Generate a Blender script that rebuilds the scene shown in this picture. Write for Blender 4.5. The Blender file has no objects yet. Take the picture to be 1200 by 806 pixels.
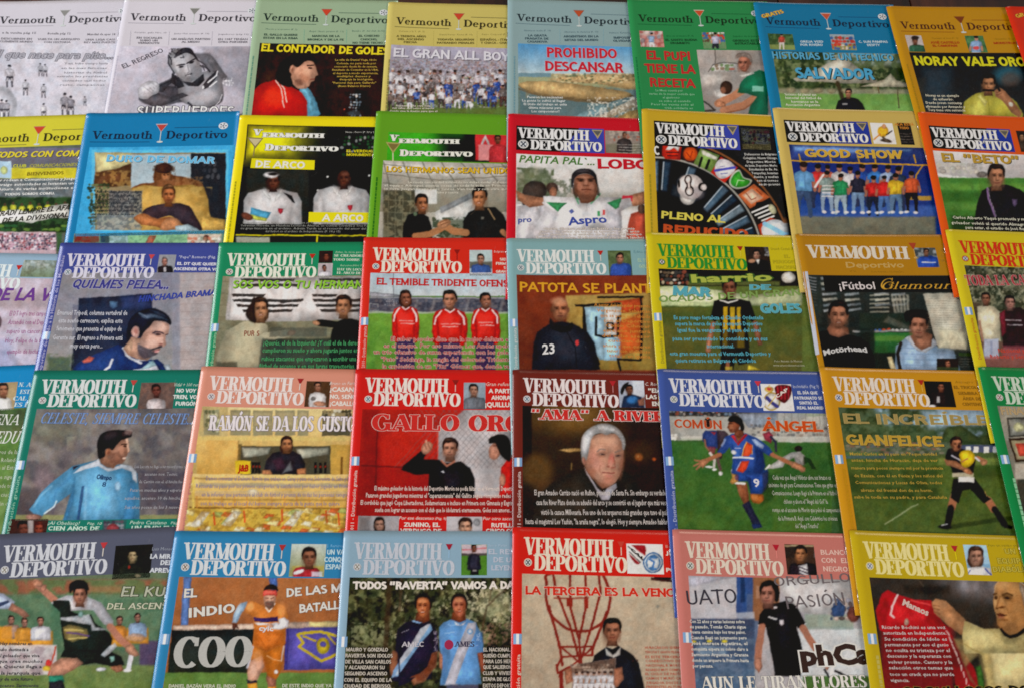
import bpy, math, random
import numpy as np
from mathutils import Matrix, Vector
R = math.radians
sc = bpy.context.scene
col = sc.collection

# ------------------------------------------------------------ camera, light
FX, HOR, HC, KMM = 1250.0, -1833.0, 0.81, 1000.0
PHI = math.atan2(403.0 - HOR, FX)                      # pitch below the horizon
camd = bpy.data.cameras.new('camera'); cam = bpy.data.objects.new('camera', camd); col.objects.link(cam)
camd.sensor_width = 36.0; camd.lens = FX * 36.0 / 1200.0; camd.clip_start = .02; camd.clip_end = 50
CAM = Vector((0, 0, HC)); cam.location = CAM
cam.rotation_euler = (math.pi / 2 - PHI, 0, 0)
sc.camera = cam
sc.view_settings.view_transform = 'Standard'; sc.view_settings.look = 'None'
sc.view_settings.gamma = 1; sc.view_settings.use_curve_mapping = False
sc.view_settings.exposure = 0.0
sc.cycles.filter_width = 1.75
w = bpy.data.worlds.new('World'); sc.world = w; w.use_nodes = True
w.node_tree.nodes['Background'].inputs['Color'].default_value = (1.0, .93, .86, 1)
w.node_tree.nodes['Background'].inputs['Strength'].default_value = 0.26

def area(name, loc, target, size, sizey, power, color):
    ld = bpy.data.lights.new(name, 'AREA'); ld.shape = 'RECTANGLE'; ld.size = size; ld.size_y = sizey
    ld.energy = power; ld.color = color
    lo = bpy.data.objects.new(name, ld); col.objects.link(lo); lo.location = loc
    lo.rotation_euler = (Vector(target) - Vector(loc)).to_track_quat('-Z', 'Y').to_euler()
    return lo
area('window_light', (-2.7, 1.4, 1.45), (-.2, .5, 0), 1.5, 1.3, 101, (.93, .95, 1.0))
area('room_lamp', (1.2, -1.4, 2.3), (.2, .5, 0), .9, .9, 30, (1.0, .84, .66))

# ------------------------------------------------------------ colour
LUM = 0.80
def s2l(c):
    c = np.asarray(c, float) / 255.0
    return np.where(c <= .04045, c / 12.92, ((c + .055) / 1.055) ** 2.4)
def hexc(h):
    if isinstance(h, str):
        if len(h) == 3: h = h[0] * 2 + h[1] * 2 + h[2] * 2
        h = tuple(int(h[k:k + 2], 16) for k in (0, 2, 4))
    return np.array(h, float)
INK = .94; VEIL = .010      # the film's ink is deeper than it photographs through its own gloss
def lin(c, k=INK): return np.clip((s2l(hexc(c) * k) - VEIL) / LUM, .002, .86)

# ------------------------------------------------------------ materials
def printed(name, rough, noise=.05):
    m = bpy.data.materials.new(name); m.use_nodes = True; nt = m.node_tree; b = nt.nodes['Principled BSDF']
    at = nt.nodes.new('ShaderNodeAttribute'); at.attribute_name = 'Col'
    tc = nt.nodes.new('ShaderNodeTexCoord')
    n1 = nt.nodes.new('ShaderNodeTexNoise'); n1.inputs['Scale'].default_value = 900; n1.inputs['Detail'].default_value = 2
    mr = nt.nodes.new('ShaderNodeMapRange'); mr.inputs['To Min'].default_value = 1 - noise * 2; mr.inputs['To Max'].default_value = 1 + noise * 2
    mx = nt.nodes.new('ShaderNodeMix'); mx.data_type = 'RGBA'; mx.blend_type = 'MULTIPLY'; mx.inputs[0].default_value = 1
    nt.links.new(tc.outputs['Object'], n1.inputs['Vector']); nt.links.new(n1.outputs['Fac'], mr.inputs['Value'])
    nt.links.new(at.outputs['Color'], mx.inputs[6]); nt.links.new(mr.outputs['Result'], mx.inputs[7])
    nt.links.new(mx.outputs[2], b.inputs['Base Color'])
    nw = nt.nodes.new('ShaderNodeTexNoise'); nw.inputs['Scale'].default_value = 55; nw.inputs['Detail'].default_value = 9; nw.inputs['Roughness'].default_value = .75; nw.inputs['Distortion'].default_value = 1.2
    cw = nt.nodes.new('ShaderNodeMapRange'); cw.inputs['From Min'].default_value = .66; cw.inputs['From Max'].default_value = .74; cw.inputs['To Max'].default_value = .16
    mw = nt.nodes.new('ShaderNodeMix'); mw.data_type = 'RGBA'; mw.inputs[7].default_value = (.62, .6, .57, 1)
    nt.links.new(tc.outputs['Object'], nw.inputs['Vector']); nt.links.new(nw.outputs['Fac'], cw.inputs['Value']); nt.links.new(cw.outputs['Result'], mw.inputs[0])
    nt.links.new(mx.outputs[2], mw.inputs[6]); nt.links.new(mw.outputs[2], b.inputs['Base Color'])
    n2 = nt.nodes.new('ShaderNodeTexNoise'); n2.inputs['Scale'].default_value = 22; n2.inputs['Detail'].default_value = 4
    r2 = nt.nodes.new('ShaderNodeMapRange'); r2.inputs['To Min'].default_value = rough - .09; r2.inputs['To Max'].default_value = rough + .09
    nt.links.new(tc.outputs['Object'], n2.inputs['Vector']); nt.links.new(n2.outputs['Fac'], r2.inputs['Value'])
    nt.links.new(r2.outputs['Result'], b.inputs['Roughness'])
    bp = nt.nodes.new('ShaderNodeBump'); bp.inputs['Strength'].default_value = .22; bp.inputs['Distance'].default_value = .0015
    n3 = nt.nodes.new('ShaderNodeTexNoise'); n3.inputs['Scale'].default_value = 30; n3.inputs['Detail'].default_value = 3
    nt.links.new(tc.outputs['Object'], n3.inputs['Vector']); nt.links.new(n3.outputs['Fac'], bp.inputs['Height'])
    nt.links.new(bp.outputs['Normal'], b.inputs['Normal'])
    b.inputs['IOR'].default_value = 1.5; b.inputs['Specular IOR Level'].default_value = .34
    return m
M_COVER = printed('glossy_printed_cover', .24, .035)
M_INK = printed('glossy_ink', .24, .07)
M_PAGE = printed('uncoated_paper', .8, .05)
def plain(name, c, rough, metal=0):
    m = bpy.data.materials.new(name); m.use_nodes = True; nt = m.node_tree; b = nt.nodes['Principled BSDF']
    n = nt.nodes.new('ShaderNodeTexNoise'); n.inputs['Scale'].default_value = 400
    cr = nt.nodes.new('ShaderNodeValToRGB'); cr.color_ramp.elements[0].color = (*[x * .8 for x in c], 1); cr.color_ramp.elements[1].color = (*c, 1)
    nt.links.new(n.outputs['Fac'], cr.inputs['Fac']); nt.links.new(cr.outputs['Color'], b.inputs['Base Color'])
    b.inputs['Roughness'].default_value = rough; b.inputs['Metallic'].default_value = metal
    return m
M_STEEL = plain('staple_wire', (.75, .75, .76), .25, 1)

def wood():
    m = bpy.data.materials.new('varnished_dark_wood'); m.use_nodes = True; nt = m.node_tree; b = nt.nodes['Principled BSDF']
    tc = nt.nodes.new('ShaderNodeTexCoord'); mp = nt.nodes.new('ShaderNodeMapping'); mp.inputs['Scale'].default_value = (22, 1.2, 5)
    n = nt.nodes.new('ShaderNodeTexNoise'); n.inputs['Scale'].default_value = 3; n.inputs['Detail'].default_value = 8; n.inputs['Distortion'].default_value = .6
    cr = nt.nodes.new('ShaderNodeValToRGB'); e = cr.color_ramp.elements
    e[0].position = .3; e[0].color = (.018, .006, .003, 1); e[1].position = .75; e[1].color = (.085, .022, .008, 1)
    nt.links.new(tc.outputs['Object'], mp.inputs['Vector']); nt.links.new(mp.outputs['Vector'], n.inputs['Vector'])
    nt.links.new(n.outputs['Fac'], cr.inputs['Fac']); nt.links.new(cr.outputs['Color'], b.inputs['Base Color'])
    b.inputs['Roughness'].default_value = .33
    return m
M_WOOD = wood()

# ------------------------------------------------------------ mesh helpers
def mesh(name, V, F, C, mat, parent=None, smooth=False):
    V = np.asarray(V, np.float32); me = bpy.data.meshes.new(name)
    F = [np.asarray(f, np.int32) for f in (F if isinstance(F, list) else [F]) if len(f)]
    nl = sum(f.size for f in F); nf = sum(len(f) for f in F)
    me.vertices.add(len(V)); me.vertices.foreach_set('co', V.ravel())
    me.loops.add(nl); me.loops.foreach_set('vertex_index', np.concatenate([f.ravel() for f in F]))
    st = []; k = 0
    for f in F:
        st.append(np.arange(len(f)) * f.shape[1] + k); k += f.size
    me.polygons.add(nf); me.polygons.foreach_set('loop_start', np.concatenate(st).astype(np.int32))
    me.update(calc_edges=True)
    if C is not None:
        a = me.color_attributes.new('Col', 'FLOAT_COLOR', 'POINT')
        cc = np.ones((len(V), 4), np.float32); cc[:, :3] = C
        a.data.foreach_set('color', cc.ravel())
    if smooth: me.polygons.foreach_set('use_smooth', np.ones(nf, bool))
    me.materials.append(mat)
    o = bpy.data.objects.new(name, me); col.objects.link(o)
    if parent: o.parent = parent
    return o
def gridfaces(nu, nv, flip=False):
    i = np.arange(nv - 1)[:, None] * nu + np.arange(nu - 1)[None]
    f = np.stack([i, i + 1, i + nu + 1, i + nu], -1).reshape(-1, 4)
    return f[:, ::-1] if flip else f

# ------------------------------------------------------------ fonts: built-in sans, and a broad-pen serif drawn here
_cu = bpy.data.curves.new('lettering', 'FONT'); _to = bpy.data.objects.new('lettering', _cu); col.objects.link(_to)
_cache = {}
def sans(txt, bold=0.0, res=2):
    k = (txt, bold, res)
    if k in _cache: return _cache[k]
    _cu.body = txt; _cu.offset = bold; _cu.resolution_u = res
    dg = bpy.context.evaluated_depsgraph_get(); dg.update()
    me = _to.evaluated_get(dg).to_mesh(); me.calc_loop_triangles()
    V = np.zeros(len(me.vertices) * 3, np.float32); me.vertices.foreach_get('co', V); V = V.reshape(-1, 3).copy()
    F = np.zeros(len(me.loop_triangles) * 3, np.int32); me.loop_triangles.foreach_get('vertices', F)
    V[:, 2] = 0; V[:, :2] /= .729 if False else .686
    _cache[k] = (V, F.reshape(-1, 3))
    return _cache[k]

def arc(cx, cy, rx, ry, a0, a1, n=12):
    t = np.radians(np.linspace(a0, a1, n)); return [(cx + rx * math.cos(x), cy + ry * math.sin(x)) for x in t]
# glyph: width, strokes, serifs (x, y, +1 foot / -1 head, left reach, right reach)
B = 1.0
GL = {
 'A': (.74, [[(.06, 0), (.36, 1)], [(.68, 0), (.38, 1)], [(.16, .32), (.57, .32)]], [(.06, 0), (.67, 0)], {0: .35}),
 'B': (.66, [[(.14, 0), (.14, 1)], [(.14, .97)] + arc(.3, .75, .22, .22, 90, -90) + [(.14, .53)], [(.14, .52)] + arc(.32, .27, .26, .25, 90, -90) + [(.14, .02)]], [], {}),
 'C': (.66, [arc(.38, .5, .29, .48, 48, 312, 18), [(.59, .98), (.59, .7)]], [], {1: .5}),
 'D': (.72, [[(.15, 0), (.15, 1)], [(.14, .97)] + arc(.3, .5, .32, .47, 90, -90, 16) + [(.14, .03)]], [(.15, 0), (.15, 1)], {}),
 'E': (.60, [[(.15, 0), (.15, 1)], [(.1, .96), (.54, .96)], [(.15, .51), (.42, .51)], [(.1, .04), (.56, .04)], [(.53, 1), (.53, .74)], [(.56, 0), (.56, .28)], [(.41, .64), (.41, .38)]], [(.15, 0), (.15, 1)], {4: .35, 5: .35, 6: .3}),
 'F': (.57, [[(.15, 0), (.15, 1)], [(.1, .96), (.54, .96)], [(.15, .5), (.42, .5)], [(.53, 1), (.53, .74)], [(.41, .63), (.41, .37)]], [(.15, 0)], {3: .35, 4: .3}),
 'G': (.74, [arc(.39, .5, .30, .48, 50, 330, 18), [(.6, .98), (.6, .72)], [(.62, .05), (.62, .42)], [(.46, .42), (.74, .42)]], [], {1: .5, 2: .9}),
 'H': (.76, [[(.15, 0), (.15, 1)], [(.61, 0), (.61, 1)], [(.15, .52), (.61, .52)]], [(.15, 0), (.15, 1), (.61, 0), (.61, 1)], {}),
 'I': (.34, [[(.17, 0), (.17, 1)]], [(.17, 0), (.17, 1)], {}),
 'J': (.5, [[(.3, 1), (.3, .2)] + arc(.17, .18, .13, .16, 0, -150, 8)], [(.3, 1)], {}),
 'K': (.7, [[(.15, 0), (.15, 1)], [(.17, .45), (.56, 1)], [(.28, .58), (.6, 0)]], [(.15, 0), (.15, 1), (.6, 0)], {1: .4}),
 'L': (.58, [[(.15, 0), (.15, 1)], [(.1, .04), (.54, .04)], [(.55, 0), (.55, .32)]], [(.15, 0), (.15, 1)], {2: .35}),
 'M': (.92, [[(.12, 0), (.12, 1)], [(.14, 1), (.46, .05)], [(.46, .05), (.76, 1)], [(.78, 0), (.78, 1)]], [(.12, 0), (.12, 1), (.78, 0), (.78, 1)], {0: .4, 2: .35}),
 'N': (.76, [[(.13, 0), (.13, 1)], [(.13, 1), (.62, .0)], [(.63, 0), (.63, 1)]], [(.13, 0), (.13, 1), (.63, 1)], {0: .4, 2: .4}),
 'O': (.74, [arc(.37, .5, .27, .47, 0, 360, 25)], [], {}),
 'P': (.62, [[(.15, 0), (.15, 1)], [(.14, .97)] + arc(.3, .72, .24, .25, 90, -90) + [(.14, .47)]], [(.15, 0), (.15, 1)], {}),
 'Q': (.74, [arc(.37, .5, .27, .47, 0, 360, 25), [(.4, .15), (.66, -.15)]], [], {}),
 'R': (.70, [[(.15, 0), (.15, 1)], [(.14, .97)] + arc(.3, .74, .22, .23, 90, -90) + [(.14, .51)], [(.34, .5), (.44, .4), (.56, 0)]], [(.15, 0), (.15, 1), (.6, 0)], {}),
 'S': (.56, [arc(.29, .74, .18, .23, 40, 200, 10) + [(.2, .58), (.38, .44)] + arc(.28, .25, .19, .23, 20, -140, 10), [(.46, .98), (.46, .74)], [(.08, .02), (.08, .28)]], [], {1: .35, 2: .35}),
 'T': (.64, [[(.32, 0), (.32, 1)], [(.04, .96), (.6, .96)], [(.05, 1), (.05, .7)], [(.59, 1), (.59, .7)]], [(.32, 0)], {2: .35, 3: .35}),
 'U': (.74, [[(.15, 1), (.15, .3)] + arc(.38, .28, .23, .26, 180, 360, 12) + [(.61, 1)]], [(.15, 1), (.61, 1)], {}),
 'V': (.70, [[(.10, 1), (.36, 0)], [(.36, 0), (.62, 1)]], [(.1, 1), (.62, 1)], {1: .4}),
 'Y': (.68, [[(.08, 1), (.33, .48)], [(.6, 1), (.35, .48)], [(.34, .5), (.34, 0)]], [(.08, 1), (.6, 1), (.34, 0)], {1: .4}),
 'e': (.52, [[(.1, .36), (.42, .36)] + arc(.26, .33, .17, .3, 5, 320, 16)], [], {}),
 'r': (.42, [[(.13, 0), (.13, .66)], [(.15, .45), (.24, .62), (.36, .62)]], [(.13, 0)], {}),
 'm': (.92, [[(.13, 0), (.13, .66)], [(.13, .48)] + arc(.31, .48, .14, .15, 150, 0, 8) + [(.45, 0)], [(.45, .48)] + arc(.61, .48, .14, .15, 150, 0, 8) + [(.77, 0)]], [(.13, 0), (.45, 0), (.77, 0)], {}),
 'n': (.62, [[(.13, 0), (.13, .66)], [(.13, .48)] + arc(.31, .48, .15, .15, 150, 0, 8) + [(.46, 0)]], [(.13, 0), (.46, 0)], {}),
 'o': (.58, [arc(.28, .33, .19, .3, 0, 360, 20)], [], {}),
 'u': (.62, [[(.13, .64), (.13, .2)] + arc(.28, .2, .15, .17, 180, 330, 8) + [(.46, .3)], [(.46, .64), (.46, 0)]], [(.13, .64)], {}),
 't': (.36, [[(.17, .86), (.17, .15), (.24, .04), (.34, .06)], [(.02, .62), (.33, .62)]], [], {}),
 'h': (.62, [[(.13, 0), (.13, 1)], [(.13, .48)] + arc(.31, .48, .15, .15, 150, 0, 8) + [(.46, 0)]], [(.13, 0), (.46, 0), (.13, 1)], {}),
 'p': (.60, [[(.13, -.28), (.13, .66)], [(.13, .5)] + arc(.3, .33, .17, .29, 140, -140, 14) + [(.13, .12)]], [(.13, -.28)], {}),
 'i': (.28, [[(.13, 0), (.13, .64)], [(.13, .8), (.13, .93)]], [(.13, 0)], {}),
 'v': (.54, [[(.07, .64), (.27, 0)], [(.27, 0), (.46, .64)]], [(.07, .64), (.46, .64)], {1: .4}),
 'l': (.28, [[(.13, 0), (.13, 1)]], [(.13, 0)], {}),
 'a': (.54, [arc(.26, .28, .16, .26, 20, 340, 14), [(.42, .62), (.42, .06), (.5, .02)]], [], {}),
 '"': (.56, [[(.13, 1), (.1, .7)], [(.40, 1), (.37, .7)]], [], {0: .7, 1: .7}),
 '.': (.24, [[(.1, 0), (.1, .12)]], [], {}), ',': (.24, [[(.12, .1), (.08, -.14)]], [], {}),
 ' ': (.34, [], [], {}),
}
GL['W'] = (.98, [[(.06, 1), (.28, 0)], [(.28, 0), (.48, 1)], [(.48, 1), (.68, 0)], [(.68, 0), (.9, 1)]], [(.06, 1), (.48, 1), (.9, 1)], {1: .4, 3: .4})
GL['Z'] = (.62, [[(.06, .96), (.56, .96)], [(.54, .96), (.08, .04)], [(.06, .04), (.56, .04)]], [], {})
TICKS = {'E': (4, 5, 6), 'F': (3, 4), 'C': (1,), 'G': (1,), 'S': (1, 2), 'T': (2, 3), 'L': (2,)}
def grot(txt, wgt=.15, grow=0.0):
    key = ('G', txt, wgt, grow)
    if key in _cache: return _cache[key]
    V, F = [], []; x = 0.0; hw = wgt / 2
    for ch in txt:
        base = ACC.get(ch, ch); g = GL.get(base) or GL[' ']; lay = 0
        st_ = [q for k, q in enumerate(g[1]) if k not in TICKS.get(base, ())]
        na = len(st_)
        if ch == 'Ñ': st_ = st_ + [[(g[0] * .3, 1.2), (g[0] * .65, 1.2)]]
        elif ch in ACC: st_ = st_ + [[(g[0] / 2 - .05, 1.14), (g[0] / 2 + .1, 1.28)]]
        for si, st in enumerate(st_):
            lay += 1; P = np.array(st, float)
            if si < na: P[:, 1] = hw + P[:, 1] * (1 - wgt)
            D = np.gradient(P, axis=0); D /= np.linalg.norm(D, axis=1)[:, None] + 1e-9; nn = np.stack([-D[:, 1], D[:, 0]], 1)
            if np.linalg.norm(P[0] - P[-1]) > .05:
                e = hw if len(P) < 6 or si >= na else .02
                e = e if si < na else 0; e0 = e
                if base in 'EFLAH' and len(P) == 2 and P[0][1] == P[1][1] and si < na:
                    if base in 'EFL': P[0][0] = .15
                    e0 = 0; e = 0 if base in 'AH' else e
                P[0] -= D[0] * (e0 + grow); P[-1] += D[-1] * (e + grow)
            a = P + nn * (hw + grow); b = P - nn * (hw + grow); n = len(V)
            for k in range(len(P)):
                for q in (a[k], b[k]): V.append((x + q[0], q[1] if si >= na else min(1 + grow, max(-grow if base not in 'Q,' else -.2, q[1])), lay))
            for k in range(len(P) - 1):
                q = n + 2 * k; F.append((q, q + 1, q + 3)); F.append((q, q + 3, q + 2))
        x += g[0] + .0
    V = np.array(V or [(0, 0, 0)], np.float32); F = np.array(F or [(0, 0, 0)], np.int32)
    _cache[key] = (V, F); return _cache[key]
ACC = {'Ñ': 'N', 'Ó': 'O', 'Á': 'A', 'É': 'E', 'Í': 'I', 'Ú': 'U'}
def serif(txt, thick=.19, thin=.06, track=.03, grow=0.0):
    key = ('S', txt, thick, thin, track, grow)
    if key in _cache: return _cache[key]
    V, F = [], []; x = 0.0; lay = 0
    def quad(a, b, c, d):
        n = len(V); V.extend([(*a, lay), (*b, lay), (*c, lay), (*d, lay)]); F.append((n, n + 1, n + 2)); F.append((n, n + 2, n + 3))
    for ch in txt:
        base = ACC.get(ch, ch); g = GL.get(base) or GL[' ']
        low = base.islower(); lay = 0
        strokes = list(g[1])
        if ch in ACC: cxx = g[0] / 2; strokes.append([(cxx - .05, 1.08), (cxx + .12, 1.28)])
        for si, st in enumerate(strokes):
            lay += 1; P = np.array(st, float); f = g[3].get(si, 1.0)
            D = np.gradient(P, axis=0); D /= np.linalg.norm(D, axis=1)[:, None] + 1e-9
            wd = (thin + (thick * f * (.85 if low else 1) - thin) * np.abs(D[:, 1]) ** 1.6) if f == 1.0 else np.full(len(P), max(thin, thick * f * .95)) * np.abs(D[:, 1]) + thin * (1 - np.abs(D[:, 1]))
            wd = wd / 2 + grow; nn = np.stack([-D[:, 1], D[:, 0]], 1)
            P[0] -= D[0] * grow; P[-1] += D[-1] * grow
            a = P + nn * wd[:, None]; b = P - nn * wd[:, None]
            n = len(V)
            for k in range(len(P)): V.append((x + a[k][0], a[k][1], lay)); V.append((x + b[k][0], b[k][1], lay))
            for k in range(len(P) - 1):
                q = n + 2 * k; F.append((q, q + 1, q + 3)); F.append((q, q + 3, q + 2))
        for (sx, sy) in g[2]:
            lay += 1; sw = thick * .5 + .075 + grow; top = sy > .3
            h = thin * 1.15 + grow
            y0, y1 = (sy - h, sy + grow) if top else (sy - grow, sy + h)
            quad((x + sx - sw, y0), (x + sx + sw, y0), (x + sx + sw, y1), (x + sx - sw, y1))
        x += g[0] + track
    V = np.array(V or [(0, 0, 0)], np.float32); F = np.array(F or [(0, 0, 0)], np.int32)
    _cache[key] = (V, F); return _cache[key]

# ------------------------------------------------------------ geometry of the spread
cp, sp_ = math.cos(PHI), math.sin(PHI)
AXX = np.array([1, 0, 0.]); FWD = np.array([0, cp, -sp_]); UP = np.array([0, sp_, cp])
def ray(px, py):
    return FWD + AXX * ((px - 600) / FX) + UP * (-(py - 403) / FX)
PX, PY_, CG, RG = .134, .145, .0050, .0028           # nominal pitches and the lift per column / row
SB, SA = CG / PX, RG / PY_
W, H = .148, .210
def cover_top(u, v, seed=0.0):
    """height of the front cover over the magazine's underside (metres), u from the fold, v down from the head"""
    r = .0062
    t = .00075 + .0014 * np.exp(-np.asarray(u) / .016)
    q = np.clip(np.asarray(u) / r, 0, 1)
    t = t * (.10 + .90 * np.sin(q * np.pi / 2) ** .8)
    return t + wave(u, v, seed)
def wave(u, v, seed):
    return .00032 * np.sin(np.asarray(v) * 34 + seed) * np.cos(np.asarray(u) * 22 + seed * 1.7)

def smoothstep(x): x = np.clip(x, 0, 1); return x * x * (3 - 2 * x)
_rng = np.random.RandomState(5)
_T = [_rng.rand(128, 128) for _ in range(3)]
def vnoise(x, y, k=0):
    T = _T[k % 3]; xi = np.floor(x).astype(int); yi = np.floor(y).astype(int); fx = smoothstep(x - xi); fy = smoothstep(y - yi)
    a = T[yi % 128, xi % 128]; b = T[yi % 128, (xi + 1) % 128]; c = T[(yi + 1) % 128, xi % 128]; d = T[(yi + 1) % 128, (xi + 1) % 128]
    return (a * (1 - fx) + b * fx) * (1 - fy) + (c * (1 - fx) + d * fx) * fy
def closed_curve(pts, n=5):
    P = np.array(pts, float); N = len(P); out = []
    for i in range(N):
        p0, p1, p2, p3 = P[i - 1], P[i], P[(i + 1) % N], P[(i + 2) % N]
        for t in np.linspace(0, 1, n, endpoint=False):
            out.append(.5 * ((2 * p1) + (p2 - p0) * t + (2 * p0 - 5 * p1 + 4 * p2 - p3) * t * t + (3 * p1 - p0 - 3 * p2 + p3) * t ** 3))
    return np.array(out)

class Canvas:
    """a printed picture: a fine mesh on the cover whose points carry the ink colour; drawn in the frame's own units"""
    def __init__(s, m, x0, y0, x1, y1, bg, edge=False, cell=.00066, base=1, warp=True):
        s.m = m; s.base = base
        (u0, v0), (u1, v1) = m.loc(x0, y0), m.loc(x1, y1)
        if edge: u1 = max(u1, m.loc(x1, y0)[0]) + .002; v1 = max(v1, m.loc(x0, y1)[1]) + .002
        u1, v1 = min(u1, W - .0008), min(v1, H - .009)
        us = list(np.arange(u0, u1, cell)) + [u1]; vs = list(np.arange(v0, v1, cell)) + [v1]
        if edge:
            us += list(np.arange(u1 + .004, W - .001, .006)) + [W - .0004]
            vs += list(np.arange(v1 + .004, H - .010, .006))
        s.us, s.vs = np.array(us), np.array(vs)
        U, V = np.meshgrid(s.us, s.vs); s.shape = U.shape; s.U, s.V = U.ravel(), V.ravel()
        px, py = m.px(s.U, s.V); s.P = (px, py); s.X = (px - m.f[0]) * m.f[2]; s.Y = (py - m.f[1]) * m.f[2]
        k = m.f[2] / 4.0
        wx = (vnoise(s.X / 9 + 3, s.Y / 9, 0) - .5) * 2.2 + (vnoise(s.X / 30, s.Y / 30 + 9, 1) - .5) * 4; wy = (vnoise(s.X / 9, s.Y / 9 + 5, 2) - .5) * 2.2 + (vnoise(s.X / 30 + 4, s.Y / 30, 0) - .5) * 4
        if warp: s.X = s.X + wx * k; s.Y = s.Y + wy * k
        s.C = np.tile(hexc(bg), (len(s.X), 1))
    def frame(s, f, warp=1.5):
        """go on drawing in another frame's units"""
        s.f2 = f; s.X = (s.P[0] - f[0]) * f[2]; s.Y = (s.P[1] - f[1]) * f[2]
        wx = (vnoise(s.X / 14 + 3, s.Y / 14, 0) - .5) * 2 * warp; wy = (vnoise(s.X / 14, s.Y / 14 + 5, 2) - .5) * 2 * warp
        s.X = s.X + wx; s.Y = s.Y + wy; return s
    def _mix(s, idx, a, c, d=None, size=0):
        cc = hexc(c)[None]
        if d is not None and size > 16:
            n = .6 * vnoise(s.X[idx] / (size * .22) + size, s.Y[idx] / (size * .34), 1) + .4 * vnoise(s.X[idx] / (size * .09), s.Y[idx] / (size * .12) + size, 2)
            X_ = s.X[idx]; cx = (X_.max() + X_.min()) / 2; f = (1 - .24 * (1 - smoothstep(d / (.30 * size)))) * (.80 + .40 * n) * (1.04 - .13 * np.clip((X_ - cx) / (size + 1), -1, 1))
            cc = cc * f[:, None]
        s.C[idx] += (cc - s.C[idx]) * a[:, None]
    def box(s, x0, y0, x1, y1, e=6):
        return np.nonzero((s.X > x0 - e) & (s.X < x1 + e) & (s.Y > y0 - e) & (s.Y < y1 + e))[0]
    def grad(s, c0, c1, y0, y1, x0=-1e5, x1=1e5, horiz=False):
        i = np.nonzero((s.X > x0) & (s.X < x1) & (s.Y > (y0 if not horiz else -1e5)) & (s.Y < (y1 if not horiz else 1e5)))[0] if not horiz else np.arange(len(s.X))
        t = (np.clip((s.X[i] - x0) / (x1 - x0), 0, 1) if horiz else np.clip((s.Y[i] - y0) / (y1 - y0), 0, 1))[:, None]
        s.C[i] = hexc(c0) * (1 - t) + hexc(c1) * t; return s
    def poly(s, c, pts, soft=4, a=1.0, curve=False, c2=None):
        P = closed_curve(pts) if curve else np.array(pts, float)
        x0, y0 = P.min(0); x1, y1 = P.max(0); i = s.box(x0, y0, x1, y1, soft)
        if not len(i): return s
        X, Y = s.X[i], s.Y[i]; ins = np.zeros(len(i), bool); d = np.full(len(i), 1e9)
        for k in range(len(P)):
            ax, ay = P[k - 1]; bx, by = P[k]
            if ay != by:
                cr = ((ay > Y) != (by > Y)) & (X < (bx - ax) * (Y - ay) / (by - ay) + ax); ins ^= cr
            dx, dy = bx - ax, by - ay; L = dx * dx + dy * dy + 1e-9
            t = np.clip(((X - ax) * dx + (Y - ay) * dy) / L, 0, 1)
            d = np.minimum(d, (X - ax - t * dx) ** 2 + (Y - ay - t * dy) ** 2)
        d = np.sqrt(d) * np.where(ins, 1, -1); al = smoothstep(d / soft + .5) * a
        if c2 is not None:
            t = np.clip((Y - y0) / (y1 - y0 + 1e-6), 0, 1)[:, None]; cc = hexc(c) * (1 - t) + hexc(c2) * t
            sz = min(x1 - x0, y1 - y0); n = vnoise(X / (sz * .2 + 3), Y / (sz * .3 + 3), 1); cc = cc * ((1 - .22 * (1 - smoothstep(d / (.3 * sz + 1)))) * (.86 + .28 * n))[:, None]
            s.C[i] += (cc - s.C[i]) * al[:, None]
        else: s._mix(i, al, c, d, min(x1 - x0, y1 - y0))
        return s
    def rect(s, c, x0, y0, x1, y1, soft=3, a=1.0, c2=None):
        i = s.box(x0, y0, x1, y1, soft); X, Y = s.X[i], s.Y[i]
        d = np.minimum(np.minimum(X - x0, x1 - X), np.minimum(Y - y0, y1 - Y)); al = smoothstep(d / soft + .5) * a
        if c2 is not None:
            t = np.clip((Y - y0) / (y1 - y0), 0, 1)[:, None]; cc = hexc(c) * (1 - t) + hexc(c2) * t; s.C[i] += (cc - s.C[i]) * al[:, None]
        else: s._mix(i, al, c)
        return s
    def ell(s, c, cx, cy, rx, ry, rot=0, soft=4, a=1.0):
        e = max(rx, ry) + soft; i = s.box(cx - e, cy - e, cx + e, cy + e, 0); X, Y = s.X[i] - cx, s.Y[i] - cy
        cr, sr = math.cos(R(rot)), math.sin(R(rot)); x, y = X * cr + Y * sr, -X * sr + Y * cr
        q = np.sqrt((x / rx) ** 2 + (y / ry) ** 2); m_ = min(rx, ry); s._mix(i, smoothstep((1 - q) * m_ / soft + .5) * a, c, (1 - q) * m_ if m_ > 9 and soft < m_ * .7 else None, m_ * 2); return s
    def line(s, c, pts, wd, soft=3, a=1.0):
        P = np.array(pts, float); x0, y0 = P.min(0); x1, y1 = P.max(0); i = s.box(x0, y0, x1, y1, wd + soft)
        if not len(i): return s
        X, Y = s.X[i], s.Y[i]; d = np.full(len(i), 1e9)
        for k in range(1, len(P)):
            ax, ay = P[k - 1]; bx, by = P[k]; dx, dy = bx - ax, by - ay; L = dx * dx + dy * dy + 1e-9
            t = np.clip(((X - ax) * dx + (Y - ay) * dy) / L, 0, 1)
            d = np.minimum(d, (X - ax - t * dx) ** 2 + (Y - ay - t * dy) ** 2)
        s._mix(i, smoothstep((wd / 2 - np.sqrt(d)) / soft + .5) * a, c); return s
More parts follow.
